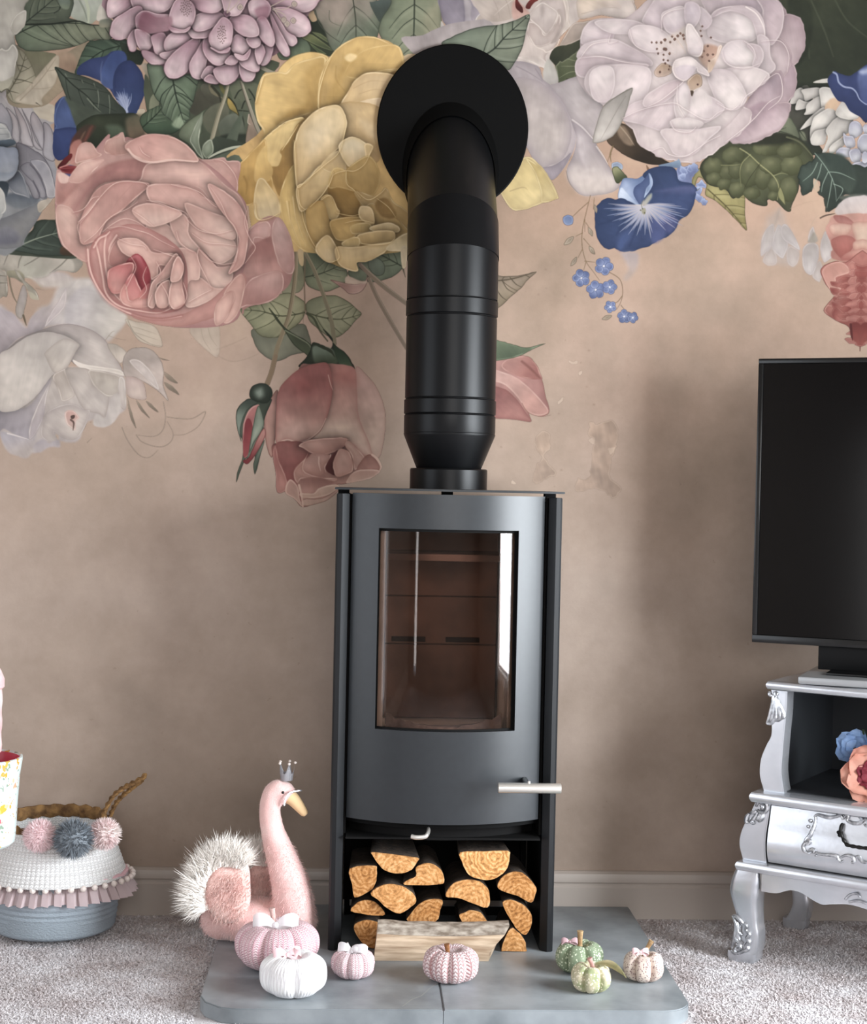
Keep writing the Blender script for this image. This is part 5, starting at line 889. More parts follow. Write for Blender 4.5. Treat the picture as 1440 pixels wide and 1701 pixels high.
def wall_mesh():
    bm = bm_(); uvl = bm.loops.layers.uv.new('print'); x0, x1, _, _, h = ROOM
    v = [bm.verts.new(p) for p in ((x0, 0, 0), (x1, 0, 0), (x1, 0, h), (x0, 0, h), (x0, .1, 0), (x1, .1, 0), (x1, .1, h), (x0, .1, h))]
    for f in ((0, 1, 2, 3), (5, 4, 7, 6), (4, 0, 3, 7), (1, 5, 6, 2), (3, 2, 6, 7), (4, 5, 1, 0)): bm.faces.new([v[i] for i in f])
    for f in bm.faces:
        for l in f.loops: l[uvl].uv = ((l.vert.co.x-MUR[0])/(MUR[1]-MUR[0]), (l.vert.co.z-MUR[2])/(MUR[3]-MUR[2]))
    return bm
obj('wall_back', wall_mesh(), plaster(), smooth=False, kind='structure', recalc=False)
def holed(name, axis, c, t, a0, a1, hole, m, slit=None):
    """wall slab at x or y = c with one window hole (a from, a to, z from, z to)"""
    bm = bm_(); h0, h1, z0, z1 = hole; H = ROOM[4]
    for (p, q, r, s) in ((slit[1] if slit else a0, h0, 0, H), (h1, a1, 0, H), (h0, h1, 0, z0), (h0, h1, z1, H))+(((a0, slit[0], 0, H), (slit[0], slit[1], 0, slit[2]), (slit[0], slit[1], slit[3], H)) if slit else ()):
        if q-p < 1e-4 or s-r < 1e-4: continue
        if axis == 'x': box(bm, (c, p, r), (c+t, q, s))
        else: box(bm, (p, c, r), (q, c+t, s))
    return obj(name, bm, m, smooth=False, kind='structure')
holed('wall_right', 'x', 2.2, .12, -4.65, 0, (-2.65, -1.05, .24, 1.76), MAT_WALL)
holed('wall_left', 'x', -2.32, .12, -4.65, 0, (-2.55, -.95, .1, 1.9), MAT_WALL)
holed('wall_front', 'y', -4.77, .12, -2.32, 2.32, (-.72, 1.22, .92, 2.2), MAT_WALL, (-1.86, -1.66, .06, 1.34))
bm = bm_(); box(bm, (-2.32, -4.77, 2.4), (2.32, .1, 2.5)); obj('ceiling', bm, MAT_CEIL, smooth=False, kind='structure')
MAT_FRAME = mat('white_window_frame', '#e6e4e0', .45)
for n_, ax, c, h in (('window_1', 'x', 2.2, (-2.65, -1.05, .24, 1.76)), ('window_2', 'x', -2.23, (-2.55, -.95, .1, 1.9)), ('window_3', 'y', -4.68, (-.72, 1.22, .92, 2.2))):
    bm = bm_(); a, b_, z0, z1 = h; w = .05
    for (p, q, r, s) in ((a, a+w, z0, z1), (b_-w, b_, z0, z1), (a+w, b_-w, z0, z0+w), (a+w, b_-w, z1-w, z1), ((a+b_)/2-.025, (a+b_)/2+.025, z0+w, z1-w)):
        if ax == 'x': box(bm, (c, p, r), (c+.03, q, s), .004)
        else: box(bm, (p, c, r), (q, c+.03, s), .004)
    obj(n_, bm, MAT_FRAME, kind='structure')
# baseboard with its moulded groove and rounded top
def baseboard():
    bm = bm_(); pr = [(0, 0), (-.017, 0), (-.017, .074), (-.0135, .079), (-.0135, .083), (-.017, .087), (-.017, .098), (-.014, .106), (-.007, .111), (0, .112)]
    prism(bm, [(-2.2, y, z) for y, z in pr], (0, 0, 0), (4.4, 0, 0)); return bm
obj('baseboard_back', baseboard(), MAT_WHITE, kind='structure', ang=25)
bm = bm_(); box(bm, (2.183, -4.65, 0), (2.2, -.02, .11), .004); obj('baseboard_right', bm, MAT_WHITE, kind='structure')
bm = bm_(); box(bm, (-2.2, -4.65, 0), (-2.183, -.02, .11), .004); obj('baseboard_left', bm, MAT_WHITE, kind='structure')
# carpet: a lumpy woven ground and its pile
def carpet_mat():
    m, n, b = nt('grey_carpet'); N = n.nodes.new; b.inputs['Roughness'].default_value = .95; b.inputs['Specular IOR Level'].default_value = .1
    co = N('ShaderNodeTexCoord'); a = N('ShaderNodeTexNoise'); a.inputs['Scale'].default_value = 300; a.inputs['Detail'].default_value = 3
    c = N('ShaderNodeTexNoise'); c.inputs['Scale'].default_value = 9; c.inputs['Detail'].default_value = 4
    for t in (a, c): n.links.new(co.outputs['Object'], t.inputs['Vector'])
    r = N('ShaderNodeValToRGB'); e = r.color_ramp.elements; e[0].position = .33; e[0].color = lin('#cdc8ca'); e[1].position = .66; e[1].color = lin('#f4f2f4'); n.links.new(a.outputs[0], r.inputs[0])
    r2 = N('ShaderNodeValToRGB'); e = r2.color_ramp.elements; e[0].position = .3; e[0].color = lin('#d6cdca'); e[1].position = .7; e[1].color = (1, 1, 1, 1); n.links.new(c.outputs[0], r2.inputs[0])
    x = N('ShaderNodeMix'); x.data_type = 'RGBA'; x.blend_type = 'MULTIPLY'; x.inputs[0].default_value = 1; n.links.new(r.outputs[0], x.inputs[6]); n.links.new(r2.outputs[0], x.inputs[7]); n.links.new(x.outputs[2], b.inputs['Base Color'])
    k = N('ShaderNodeBump'); k.inputs['Strength'].default_value = .6; k.inputs['Distance'].default_value = .006; n.links.new(a.outputs[0], k.inputs['Height']); n.links.new(k.outputs[0], b.inputs['Normal'])
    return m
MAT_CARPET = carpet_mat()
bm = bm_(); box(bm, (-2.32, -4.77, -.1), (2.32, .1, 0)); FLOOR = obj('floor', bm, MAT_CARPET, smooth=False, kind='structure')
def pile():
    rng = np.random.default_rng(5); bm = bm_()
    def tuft(x, y):
        h = rng.uniform(.0022, .0048); a = rng.uniform(0, 6.28); r = rng.uniform(.0022, .0042); dx, dy = rng.normal(0, .004, 2)
        v = [bm.verts.new((x+r*math.cos(a+i*2.094), y+r*math.sin(a+i*2.094), 0)) for i in range(3)]; t = bm.verts.new((x+dx, y+dy, h))
        for i in range(3): bm.faces.new((v[i], v[(i+1) % 3], t))
    n = 0
    while n < 90000:
        y = -.02-(rng.random()**.8)*1.05; x = rng.uniform(-1.15, 1.2)
        if -.485 < x < .475 and y > -.755: continue
        tuft(x, y); n += 1
    return bm
obj('carpet_pile', pile(), MAT_CARPET, FLOOR, kind='stuff', smooth=False, recalc=False)
# ================================================================ slate hearth
SLATE = mat('grey_slate', '#767c80', .4, c2='#9ca2a6', scale=8, bump=.55, bscale=9, detail=8, dist=.004)
def hearth():
    t = thing('hearth', 'grey slate hearth slab with rounded front corners under the wood stove', 'hearth', (0, -.37, 0))
    HX0, HX1, HY, Z = -.478, .468, -.748, .03; mid = -.012
    def slab(poly, lab=None):
        bm = bm_(); prism(bm, [(x, y, 0) for x, y in poly], (0, 0, 0), (0, 0, Z), .0022); return obj('slab', bm, SLATE, t, ang=30, label=lab)
    rc = [(HX1-.06+.06*math.sin(a), HY+.06-.06*math.cos(a)) for a in [i*PI/2/8 for i in range(9)]]
    slab([(mid+.0005, -.018), (mid+.0005, HY)]+rc+[(HX1, -.018)])
    slab([(HX0, -.018), (HX0, HY+.075), (HX0+.012, HY+.04), (HX0+.045, HY+.008), (HX0+.075, HY), (mid-.0005, HY), (mid-.0005, -.018)])
    bm = bm_(); pts = [atz(*p, Z+.0004) for p in ((668, 1672), (684, 1660), (700, 1654), (716, 1640), (728, 1632))]
    for a, b in zip(pts, pts[1:]):
        d = (b-a).normalized().cross(Vector((0, 0, 1)))*.0012; bm.faces.new([bm.verts.new(q) for q in (a-d, a+d, b+d, b-d)])
    obj('mineral_vein', bm, mat('pale_vein', '#9a9c9a', .5), t, smooth=False)
    return t
hearth()
# ================================================================ wood stove
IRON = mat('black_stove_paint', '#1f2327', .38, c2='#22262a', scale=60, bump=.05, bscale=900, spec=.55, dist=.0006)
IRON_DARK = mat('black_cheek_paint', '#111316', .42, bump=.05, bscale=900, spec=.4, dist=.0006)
IRON_FLUE = mat('black_flue_paint', '#090a0c', .36, bump=.05, bscale=900, spec=.22, dist=.0006)
IRON_MATT = mat('matt_black_iron', '#050505', .6, spec=.1)
SOOT = mat('sooty_iron', '#0c0b0b', .8, spec=.2)
NICKEL = mat('brushed_nickel', '#e2ddd6', .34, .75, bump=.08, bscale=400, stretch=(.05, 1, 1))
FIREBRICK = mat('brown_firebrick', '#6a554a', .9, c2='#473931', scale=7, bump=.3, bscale=60)
ASHBRICK_LIT = mat('ashy_lit_firebrick', '#d8d2c6', .9, c2='#b3aca0', scale=9, bump=.3, bscale=60)  # ash-coloured lining, lightened to stand in for the reflection at the glass edge
def glass_mat():
    m = bpy.data.materials.new('smoked_door_glass'); m.use_nodes = True; n = m.node_tree; N = n.nodes.new; n.nodes.clear()
    o = N('ShaderNodeOutputMaterial'); tr = N('ShaderNodeBsdfTransparent'); tr.inputs[0].default_value = (.93, .84, .80, 1)
    gl = N('ShaderNodeBsdfGlossy'); gl.inputs['Roughness'].default_value = .03; fr = N('ShaderNodeFresnel'); fr.inputs[0].default_value = 1.42
    x = N('ShaderNodeMixShader'); n.links.new(fr.outputs[0], x.inputs[0]); n.links.new(tr.outputs[0], x.inputs[1]); n.links.new(gl.outputs[0], x.inputs[2]); n.links.new(x.outputs[0], o.inputs[0])
    return m
def stove():
    t = thing('wood_stove', 'tall black wood burning stove with curved glass door standing on slate hearth', 'stove', (0, -.23, .03))
    X0, X1, YF, YB, Z0, ZT = -.239, .2415, -.38, -.075, .03, 1.0135
    for a, b in ((X0, X0+.0275), (X1-.0275, X1)):                                        # the two side cheeks, chamfered at the front
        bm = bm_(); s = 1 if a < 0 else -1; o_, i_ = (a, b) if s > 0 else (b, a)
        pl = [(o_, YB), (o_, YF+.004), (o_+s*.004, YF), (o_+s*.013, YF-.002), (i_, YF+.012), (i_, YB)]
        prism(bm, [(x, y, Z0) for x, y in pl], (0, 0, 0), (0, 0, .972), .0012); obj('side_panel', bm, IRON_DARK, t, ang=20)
    bm = bm_(); R = .345; DX0, DX1 = -.2055, .2055; cy = -.365+math.sqrt(R*R-DX1*DX1)                  # arc of the door seen from above
    def arc(x, off=0.): r = R+off; return cy-math.sqrt(max(r*r-x*x, 1e-6))
    def curved(bm, x0, x1, z0, z1, off, th, nx=26, nz=1):
        g = {}
        for s, o_ in ((0, off), (1, off-th)):
            for i in range(nx+1):
                x = x0+(x1-x0)*i/nx
                for j in range(nz+1): g[s, i, j] = bm.verts.new((x, arc(x, o_), z0+(z1-z0)*j/nz))
        for i in range(nx):
            for j in range(nz):
                bm.faces.new((g[0, i, j], g[0, i+1, j], g[0, i+1, j+1], g[0, i, j+1])); bm.faces.new((g[1, i, j], g[1, i, j+1], g[1, i+1, j+1], g[1, i+1, j]))
            bm.faces.new((g[0, i, 0], g[1, i, 0], g[1, i+1, 0], g[0, i+1, 0])); bm.faces.new((g[0, i, nz], g[0, i+1, nz], g[1, i+1, nz], g[1, i, nz]))
        for i in (0, nx):
            for j in range(nz): bm.faces.new((g[0, i, j], g[0, i, j+1], g[1, i, j+1], g[1, i, j]))
    ZD0, ZD1, ZG0, ZG1, GX0, GX1 = .312, 1.004, .507, .931, -.1485, .1475
    # door leaf with the window cut out: columns of the arc, skipping the opening, with a reveal round it
    xs = sorted({DX0, DX1, GX0, GX1}|{DX0+(DX1-DX0)*i/30 for i in range(31)}); zs = [ZD0, ZG0, ZG1, ZD1]; g = {}
    for s, o_ in ((0, 0.), (1, -.014)):
        for x in xs:
            for z in zs: g[s, x, z] = bm.verts.new((x, arc(x, o_), z))
    hole = lambda xa, xb, za, zb: xa >= GX0-1e-6 and xb <= GX1+1e-6 and za >= ZG0-1e-6 and zb <= ZG1+1e-6
    for xa, xb in zip(xs, xs[1:]):
        for za, zb in zip(zs, zs[1:]):
            if hole(xa, xb, za, zb): continue
            bm.faces.new((g[0, xa, za], g[0, xb, za], g[0, xb, zb], g[0, xa, zb])); bm.faces.new((g[1, xa, za], g[1, xa, zb], g[1, xb, zb], g[1, xb, za]))
        for z in (ZD0, ZD1): bm.faces.new((g[0, xa, z], g[1, xa, z], g[1, xb, z], g[0, xb, z]))
        if xa >= GX0-1e-6 and xb <= GX1+1e-6:
            for z in (ZG0, ZG1): bm.faces.new((g[0, xa, z], g[1, xa, z], g[1, xb, z], g[0, xb, z]))
    for za, zb in zip(zs, zs[1:]):
        for x in (DX0, DX1)+((GX0, GX1) if za == ZG0 else ()): bm.faces.new((g[0, x, za], g[0, x, zb], g[1, x, zb], g[1, x, za]))
    door = obj('door', bm, IRON, t, ang=25)
    bm = bm_(); curved(bm, GX0-.006, GX1+.006, ZG0-.006, ZG1+.006, -.0145, .002, 30); obj('glass', bm, glass_mat(), door, ang=60)
    bm = bm_()
    for (a, b, c, d) in ((GX0, GX1, ZG1-.006, ZG1), (GX0, GX1, ZG0, ZG0+.004)): curved(bm, a, b, c, d, -.012, .002, 24)
    for (a, b) in ((GX0, GX0+.004), (GX1-.008, GX1)): curved(bm, a, b, ZG0, ZG1, -.012, .002, 2)
    obj('gasket', bm, SOOT, door)
    hy = -.475; p0, p1 = at(827, 1308, hy), at(932, 1308, hy); zc = .40
    bm = bm_(); L = p1.x-p0.x; sweep(bm, [(p0.x+L*f, hy, zc) for f in (0, .006, .02, .98, .994, 1)], [.0085, .0102, .0105, .0105, .0102, .0085], 20, up=(0, 0, 1)); h = obj('handle', bm, NICKEL, door, label='brushed nickel bar handle')
    bm = bm_(); sweep(bm, [(.172, -.382, zc), (.172, hy+.006, zc)], .007, 12); obj('handle_post', bm, IRON, h); bm = bm_(); sweep(bm, [(.172, hy, zc+.01), (.172, hy, zc+.0145)], .003, 10); obj('grub_screw', bm, NICKEL, h)
    # carcass: rear and flank plates, firebox
    bm = bm_(); box(bm, (-.211, YB-.006, .275), (.2135, YB, 1.0), 0); box(bm, (-.211, -.352, .275), (-.2065, YB-.006, 1.0)); box(bm, (.209, -.352, .275), (.2135, YB-.006, 1.0)); box(bm, (-.2065, -.352, .994), (.209, YB-.006, 1.0)); obj('carcass', bm, SOOT, t, smooth=False)
    bm = bm_()                                                                           # curved lower apron and floor of the firebox
    curved(bm, DX0+.006, DX1-.006, .268, .3095, -.05, .01, 26); box(bm, (-.206, -.385, .270), (.2085, YB-.006, .2745)); obj('ash_apron', bm, SOOT, t)
    bm = bm_(); curved(bm, -.2045, .2045, .3, .3105, -.016, .03, 26); obj('door_ledge', bm, IRON_MATT, t)
    fb = []
    def brick(a, b, m):
        bm = bm_(); box(bm, a, b, .0015, 1); fb.append(obj('firebrick', bm, m, t))
    zb = (.49, .66, .77, .95)
    for za, zc_ in zip(zb, zb[1:]):                                                     # rear lining, split by its joints
        brick((-.128, -.128, za+.001), (.128, -.105, zc_-.001), FIREBRICK)
    brick((-.20, -.352, .49), (-.132, -.105, .93), ASHBRICK_LIT); brick((.135, -.352, .49), (.203, -.105, .93), ASHBRICK_LIT)
    brick((-.20, -.352, .455), (.203, -.105, .488), ASHBRICK_LIT)
    for a in (-.112, .012): bm = bm_(); box(bm, (a, -.1295, .665), (a+.078, -.127, .677), .0008, 1); obj('air_slot', bm, SOOT, t)
    bm = bm_(); box(bm, (-.128, -.33, .86), (.128, -.13, .875), .002); obj('baffle_plate', bm, FIREBRICK, t)
    # ash heap along the front of the glass
    bm = bm_(); rings = []
    for i in range(25):
        x = -.125+.25*i/24; hgt = .012+.03*(abs(i-12)/12)**2+.008*mnoise.noise((i*.7, 0, 0)); rings.append([bm.verts.new((x, -.345, .489)), bm.verts.new((x, -.33, .489+hgt)), bm.verts.new((x, -.27, .489+hgt*.6)), bm.verts.new((x, -.22, .489))])
    for a, b in zip(rings, rings[1:]):
        for k in range(3): bm.faces.new((a[k], a[k+1], b[k+1], b[k]))
    obj('ash', bm, mat('wood_ash', '#8a7f78', .95, c2='#5e5450', scale=40), t)
    # top plate on spacers
    bm = bm_(); pl = [(X0-.004, YB+.004), (X0-.004, YF-.004)]+[(X0-.004+(X1-X0+.008)*i/16, YF-.004-.030*math.sin(PI*i/16)) for i in range(1, 16)]+[(X1+.004, YF-.004), (X1+.004, YB+.004)]
    prism(bm, [(x, y, 1.0105) for x, y in pl], (0, 0, 0), (0, 0, .0045), .0008); obj('top_plate', bm, IRON, t, ang=30)
    for x in (-.225, .225, 0):
        bm = bm_(); box(bm, (x-.012, -.30, .9998), (x+.012, -.27, 1.0105)); obj('spacer', bm, SOOT, t, smooth=False)
    # air lever: a bent nickel tab below the door
    bm = bm_(); p = at(683, 1388, -.44); q = at(710, 1386, -.44); sweep(bm, catmull([(p.x, -.447, p.z), (p.x+.010, -.450, p.z-.0015), (q.x-.007, -.449, p.z-.0005), (q.x-.001, -.444, p.z+.003), (q.x+.003, -.425, p.z+.008), (q.x+.004, -.38, p.z+.010)]), (.0035, .0048), 12, up=(0, 0, 1)); obj('air_lever', bm, NICKEL, t, label='bent nickel air lever')
    # rails of the log bay and a rear foot strip
    bm = bm_(); box(bm, (-.2075, -.11, .031), (-.195, -.095, .27), .001); box(bm, (.1975, -.11, .031), (.21, -.095, .27), .001); box(bm, (-.2075, -.105, .031), (.21, -.1, .05)); box(bm, (-.211, -.085, .06), (.2135, -.081, .245)); obj('log_bay_frame', bm, SOOT, t)
    return t
stove()
# ================================================================ flue pipe
def flue():
    t = thing('flue_pipe', 'black twin wall flue pipe bent into round wall plate above stove', 'flue pipe', (.006, -.2, 1.015))
    cx, yw = .007, -.2; R = .1015
    def seg(name, prof, m=IRON_FLUE):
        bm = bm_(); lathe(bm, prof, 64, (cx, yw, 0)); return obj(name, bm, m, t, ang=25)
    seg('collar', [(.0865, 1.0155), (.0865, 1.058), (.0845, 1.061), (.072, 1.061)])
    seg('reducer', [(.070, 1.056), (.0735, 1.064), (.076, 1.07), (.1012, 1.133), (.1025, 1.137), (.1025, 1.1385), (.1012, 1.1395), (.099, 1.1395)])
    seg('socket', [(.1012, 1.139), (.1022, 1.142), (.1022, 1.178), (.1005, 1.1795)])
    bm = bm_(); lathe(bm, [(.0995, 1.1785), (.0995, 1.182)], 48, (cx, yw, 0)); obj('groove', bm, SOOT, t)
    seg('locking_band', [(.1, 1.181), (.1028, 1.183), (.1028, 1.2125), (.1, 1.2145)])
    bm = bm_(); lathe(bm, [(.0995, 1.2135), (.0995, 1.2175)], 48, (cx, yw, 0)); obj('groove', bm, SOOT, t)
    seg('pipe_length', [(.1, 1.2165), (.1012, 1.218), (.1012, 1.396), (.1, 1.3975)])
    bm = bm_(); lathe(bm, [(.0995, 1.3965), (.0995, 1.4005)], 48, (cx, yw, 0)); obj('groove', bm, SOOT, t)
    seg('locking_band', [(.1, 1.3995), (.1028, 1.4015), (.1028, 1.433), (.1, 1.435)])
    bm = bm_(); lathe(bm, [(.0995, 1.434), (.0995, 1.438)], 48, (cx, yw, 0)); obj('groove', bm, SOOT, t)
    # mitred bend: three straight lengths meeting in slanted rings, the last one entering the wall at 45 degrees
    X = Vector((1, 0, 0)); dirs = [Vector((0, math.sin(a), math.cos(a))) for a in (0, PI/8, PI/4)]
    P1 = Vector((cx, yw, 1.528)); P2 = P1+dirs[1]*.0865; s_ = (-.004-P2.y)/dirs[2].y; P3 = P2+dirs[2]*s_
    def ring(P, d, m, r, n=64):
        nrm = X.cross(d)*-1; out = []
        for k in range(n):
            a = 2*PI*k/n; o = X*(r*math.cos(a))+nrm*(r*math.sin(a)); out.append(P+o-d*(o.dot(m)/d.dot(m)))
        return out
    m1 = (dirs[0]+dirs[1]).normalized(); m2 = (dirs[1]+dirs[2]).normalized(); my = Vector((0, 1, 0))
    def tubeseg(name, a, b, m=IRON_FLUE):
        bm = bm_(); va = [bm.verts.new(p) for p in a]; vb = [bm.verts.new(p) for p in b]; n = len(va)
        for k in range(n): bm.faces.new((va[k], va[(k+1) % n], vb[(k+1) % n], vb[k]))
        return obj(name, bm, m, t)
    z0 = Vector((cx, yw, 1.437))
    tubeseg('bend_piece', ring(z0, dirs[0], dirs[0], R), ring(P1, dirs[0], m1, R))
    tubeseg('bend_piece', ring(P1-dirs[1]*.0004, dirs[1], m1, R+.0012), ring(P2, dirs[1], m2, R+.0012))
    tubeseg('slanted_pipe', ring(P2-dirs[2]*.0004, dirs[2], m2, R+.0002), ring(P3, dirs[2], my, R+.0002))
    # oval wall plate round the slanted pipe
    c = at(752, 213, -.006); bm = bm_(); n = 72; rx, rz = .1785, .197
    for y, s in ((-.0005, 1.), (-.007, 1.), (-.010, .985)):
        pass
    rr = [[bm.verts.new((c.x+rx*s*math.cos(2*PI*k/n), y, c.z+rz*s*math.sin(2*PI*k/n))) for k in range(n)] for y, s in ((-.0006, 1.), (-.0075, 1.), (-.0095, .985))]
    for a, b in zip(rr, rr[1:]):
        for k in range(n): bm.faces.new((a[k], a[(k+1) % n], b[(k+1) % n], b[k]))
    bm.faces.new(rr[0][::-1]); bm.faces.new(rr[-1]); obj('wall_plate', bm, IRON_MATT, t, ang=25)
    bm = bm_(); a_ = ring(P3-dirs[2]*.045, dirs[2], my, R+.003); b_ = ring(P3-dirs[2]*.01, dirs[2], my, R+.012); tubeseg('sleeve', a_, b_, IRON_MATT); bm.free()
flue()
# ================================================================ logs
def wood_end(k, name, rings):
    m, n, b = nt(name); N = n.nodes.new; b.inputs['Roughness'].default_value = .85; b.inputs['Specular IOR Level'].default_value = .2
    co = N('ShaderNodeTexCoord'); w = N('ShaderNodeTexWave'); w.wave_type = 'RINGS'; w.rings_direction = 'Y'; w.inputs['Scale'].default_value = 34; w.inputs['Distortion'].default_value = 7; w.inputs['Detail'].default_value = 3; w.inputs['Detail Scale'].default_value = 2.5
    t = N('ShaderNodeTexNoise'); t.inputs['Scale'].default_value = 95; t.inputs['Detail'].default_value = 6; t.inputs['Roughness'].default_value = .7
    for q in (w, t): n.links.new(co.outputs['Object'], q.inputs['Vector'])
    mm = N('ShaderNodeMix'); mm.inputs[0].default_value = 1-rings; n.links.new(w.outputs['Fac'], mm.inputs[2]); n.links.new(t.outputs[0], mm.inputs[3])
    r = N('ShaderNodeValToRGB'); e = r.color_ramp.elements; e[0].position = .3; e[0].color = lin('#8d6038'); e[1].position = .68; e[1].color = lin('#e6b986'); x = e.new(.5); x.color = lin('#cb935b')
    for q in e: q.color = tuple(a*b_ for a, b_ in zip(q.color[:3], k))+(1,); n.links.new(mm.outputs[0], r.inputs[0])
    n.links.new(r.outputs[0], b.inputs['Base Color']); k = N('ShaderNodeBump'); k.inputs['Strength'].default_value = .5; k.inputs['Distance'].default_value = .002; n.links.new(mm.outputs[0], k.inputs['Height']); n.links.new(k.outputs[0], b.inputs['Normal']); return m
LOGEND = [wood_end((1, 1, 1), 'sawn_log_end', .12), wood_end((.80, .74, .66), 'russet_log_end', .18), wood_end((1.1, 1.1, 1.08), 'pale_log_end', .2)]; BARK = mat('rough_bark', '#2e241c', .95, c2='#4b3c30', scale=60, bump=.8, bscale=90, dist=.004); SPLIT = mat('split_wood_side', '#8d6a45', .9, c2='#6f5135', scale=30, stretch=(1, .1, 1), bump=.4, bscale=60)
def logs():
    G = "split logs stacked in the stove's log bay"
    L = (("230 178 380 196 540 218 540 245 500 300 430 328 370 323 310 303 260 250 228 200", 'half round split log with flat upper edge, first in the top row', 0, .8),
         ("78 285 250 268 268 300 262 370 238 428 190 458 112 488 96 400", 'wedge shaped log with pale end against the left stove cheek', 0, .5),
         ("437 400 460 370 518 342 520 284 560 258 620 253 680 283 712 330 718 383 690 398 560 405", 'half round log lying flat side down under the gap in the top row', .004, .3),
         ("808 178 980 172 1142 168 1152 220 1138 288 1090 342 1020 371 940 366 882 346 842 298 818 240", 'largest half round log, flat side up at the top right of the stack', -.006, .9),
         ("1060 420 1070 372 1112 324 1170 309 1230 314 1288 363 1330 420 1325 468 1292 524 1200 476 1102 446", 'orange toned log wedged by the right stove cheek, upper one', 0, .6),
         ("214 455 280 404 350 389 430 404 508 452 532 508 498 548 420 596 332 562 262 498", 'broad log with pointed left end, under the flat edged top log', -.008, .4),
         ("714 480 732 422 790 374 870 359 950 374 1006 422 1020 490 1006 556 900 526 792 487", 'half round log with pale rim below the largest log', -.004, .55),
         ("84 572 132 514 198 495 254 512 314 572 310 606 200 600", 'thin lens shaped log low beside the left stove cheek', .004, .5),
         ("462 646 484 592 540 525 610 494 706 498 688 570 656 646", 'quarter log with arched top behind the front split log', .01, .7),
         ("1090 512 1150 494 1230 524 1286 582 1300 640 1280 706 1246 738 1184 686 1124 588", 'tilted rough brown log between two logs at the right cheek', .002, .2),
         ("806 598 850 579 885 564 958 584 1006 652 1030 720 810 715 828 655", 'small quarter log half hidden behind the front split log', .01, .65),
         ("106 672 134 644 200 629 268 644 300 700 296 800 250 838 184 806 122 732", 'round ended log at the bottom left, partly behind front split log', .004, .4),
         ("1086 846 1106 762 1152 684 1200 708 1246 762 1262 828 1248 858 1110 862", 'pale fibrous log at the bottom right, resting on slate', -.006, .5))
    for i, (t, lab, dy, h) in enumerate(L):
        q = [float(v) for v in t.split()]; y = -.374+dy; pts = []
        for a, b in zip(q[::2], q[1::2]): p = at(560+a*.25, 1370+b*.25, y); pts.append(Vector((p.x, y, max(p.z, .0305))))
        c = sum(pts, Vector())/len(pts); pts = [c+(p-c)*.965 for p in pts]
        loop = catmull(pts, True, 3); loop = [p+Vector((mnoise.noise(p*90+Vector((i, 0, 0)))*.0012, 0, mnoise.noise(p*90+Vector((0, i, 9)))*.0012)) for p in loop]
        for p in loop: p.z = max(p.z, .0305)
        bm = bm_(); depth = .2; rings = []
        for j in range(5):
            f = j/4; rings.append([bm.verts.new(Vector((c.x+(p.x-c.x)*(1-.14*f), y+depth*f+(.0015 if j == 0 else 0), max(c.z+(p.z-c.z)*(1-.14*f)-.004*f, .0305)))) for p in loop])
        n = len(loop)
        for a, b in zip(rings, rings[1:]):
            for k in range(n): bm.faces.new((a[k], a[(k+1) % n], b[(k+1) % n], b[k]))
        bm.faces.new(rings[0][::-1]); bm.faces.new(rings[-1])
        body = obj('log', bm, BARK, label=lab); body['category'] = 'log'; body['group'] = G
        bm = bm_(); ci = Vector((c.x, y-.001, c.z)); inner = []
        for sc, yy in ((.985, .0013), (.97, -.0012), (.6, -.0016), (.25, -.0012)):
            inner.append([bm.verts.new(Vector((c.x+(p.x-c.x)*sc, y+yy+(mnoise.noise(p*60+Vector((sc*9, i, 0)))*.0012 if yy < 0 else 0), c.z+(p.z-c.z)*sc))) for p in loop])
        for a, b in zip(inner, inner[1:]):
            for k in range(n): bm.faces.new((a[k], a[(k+1) % n], b[(k+1) % n], b[k]))
        bm.faces.new(inner[-1]); e = obj('sawn_end', bm, LOGEND[(0, 1, 0, 2, 1, 0, 0, 1, 1, 1, 0, 1, 0)[i]], body, ang=60)
        # its own ring centre
        off = Vector((c.x+(h-.5)*.05, 0, c.z+(.02 if i % 2 else -.02))); e.data.transform(Matrix.Translation(-off)); e.location = off
logs()
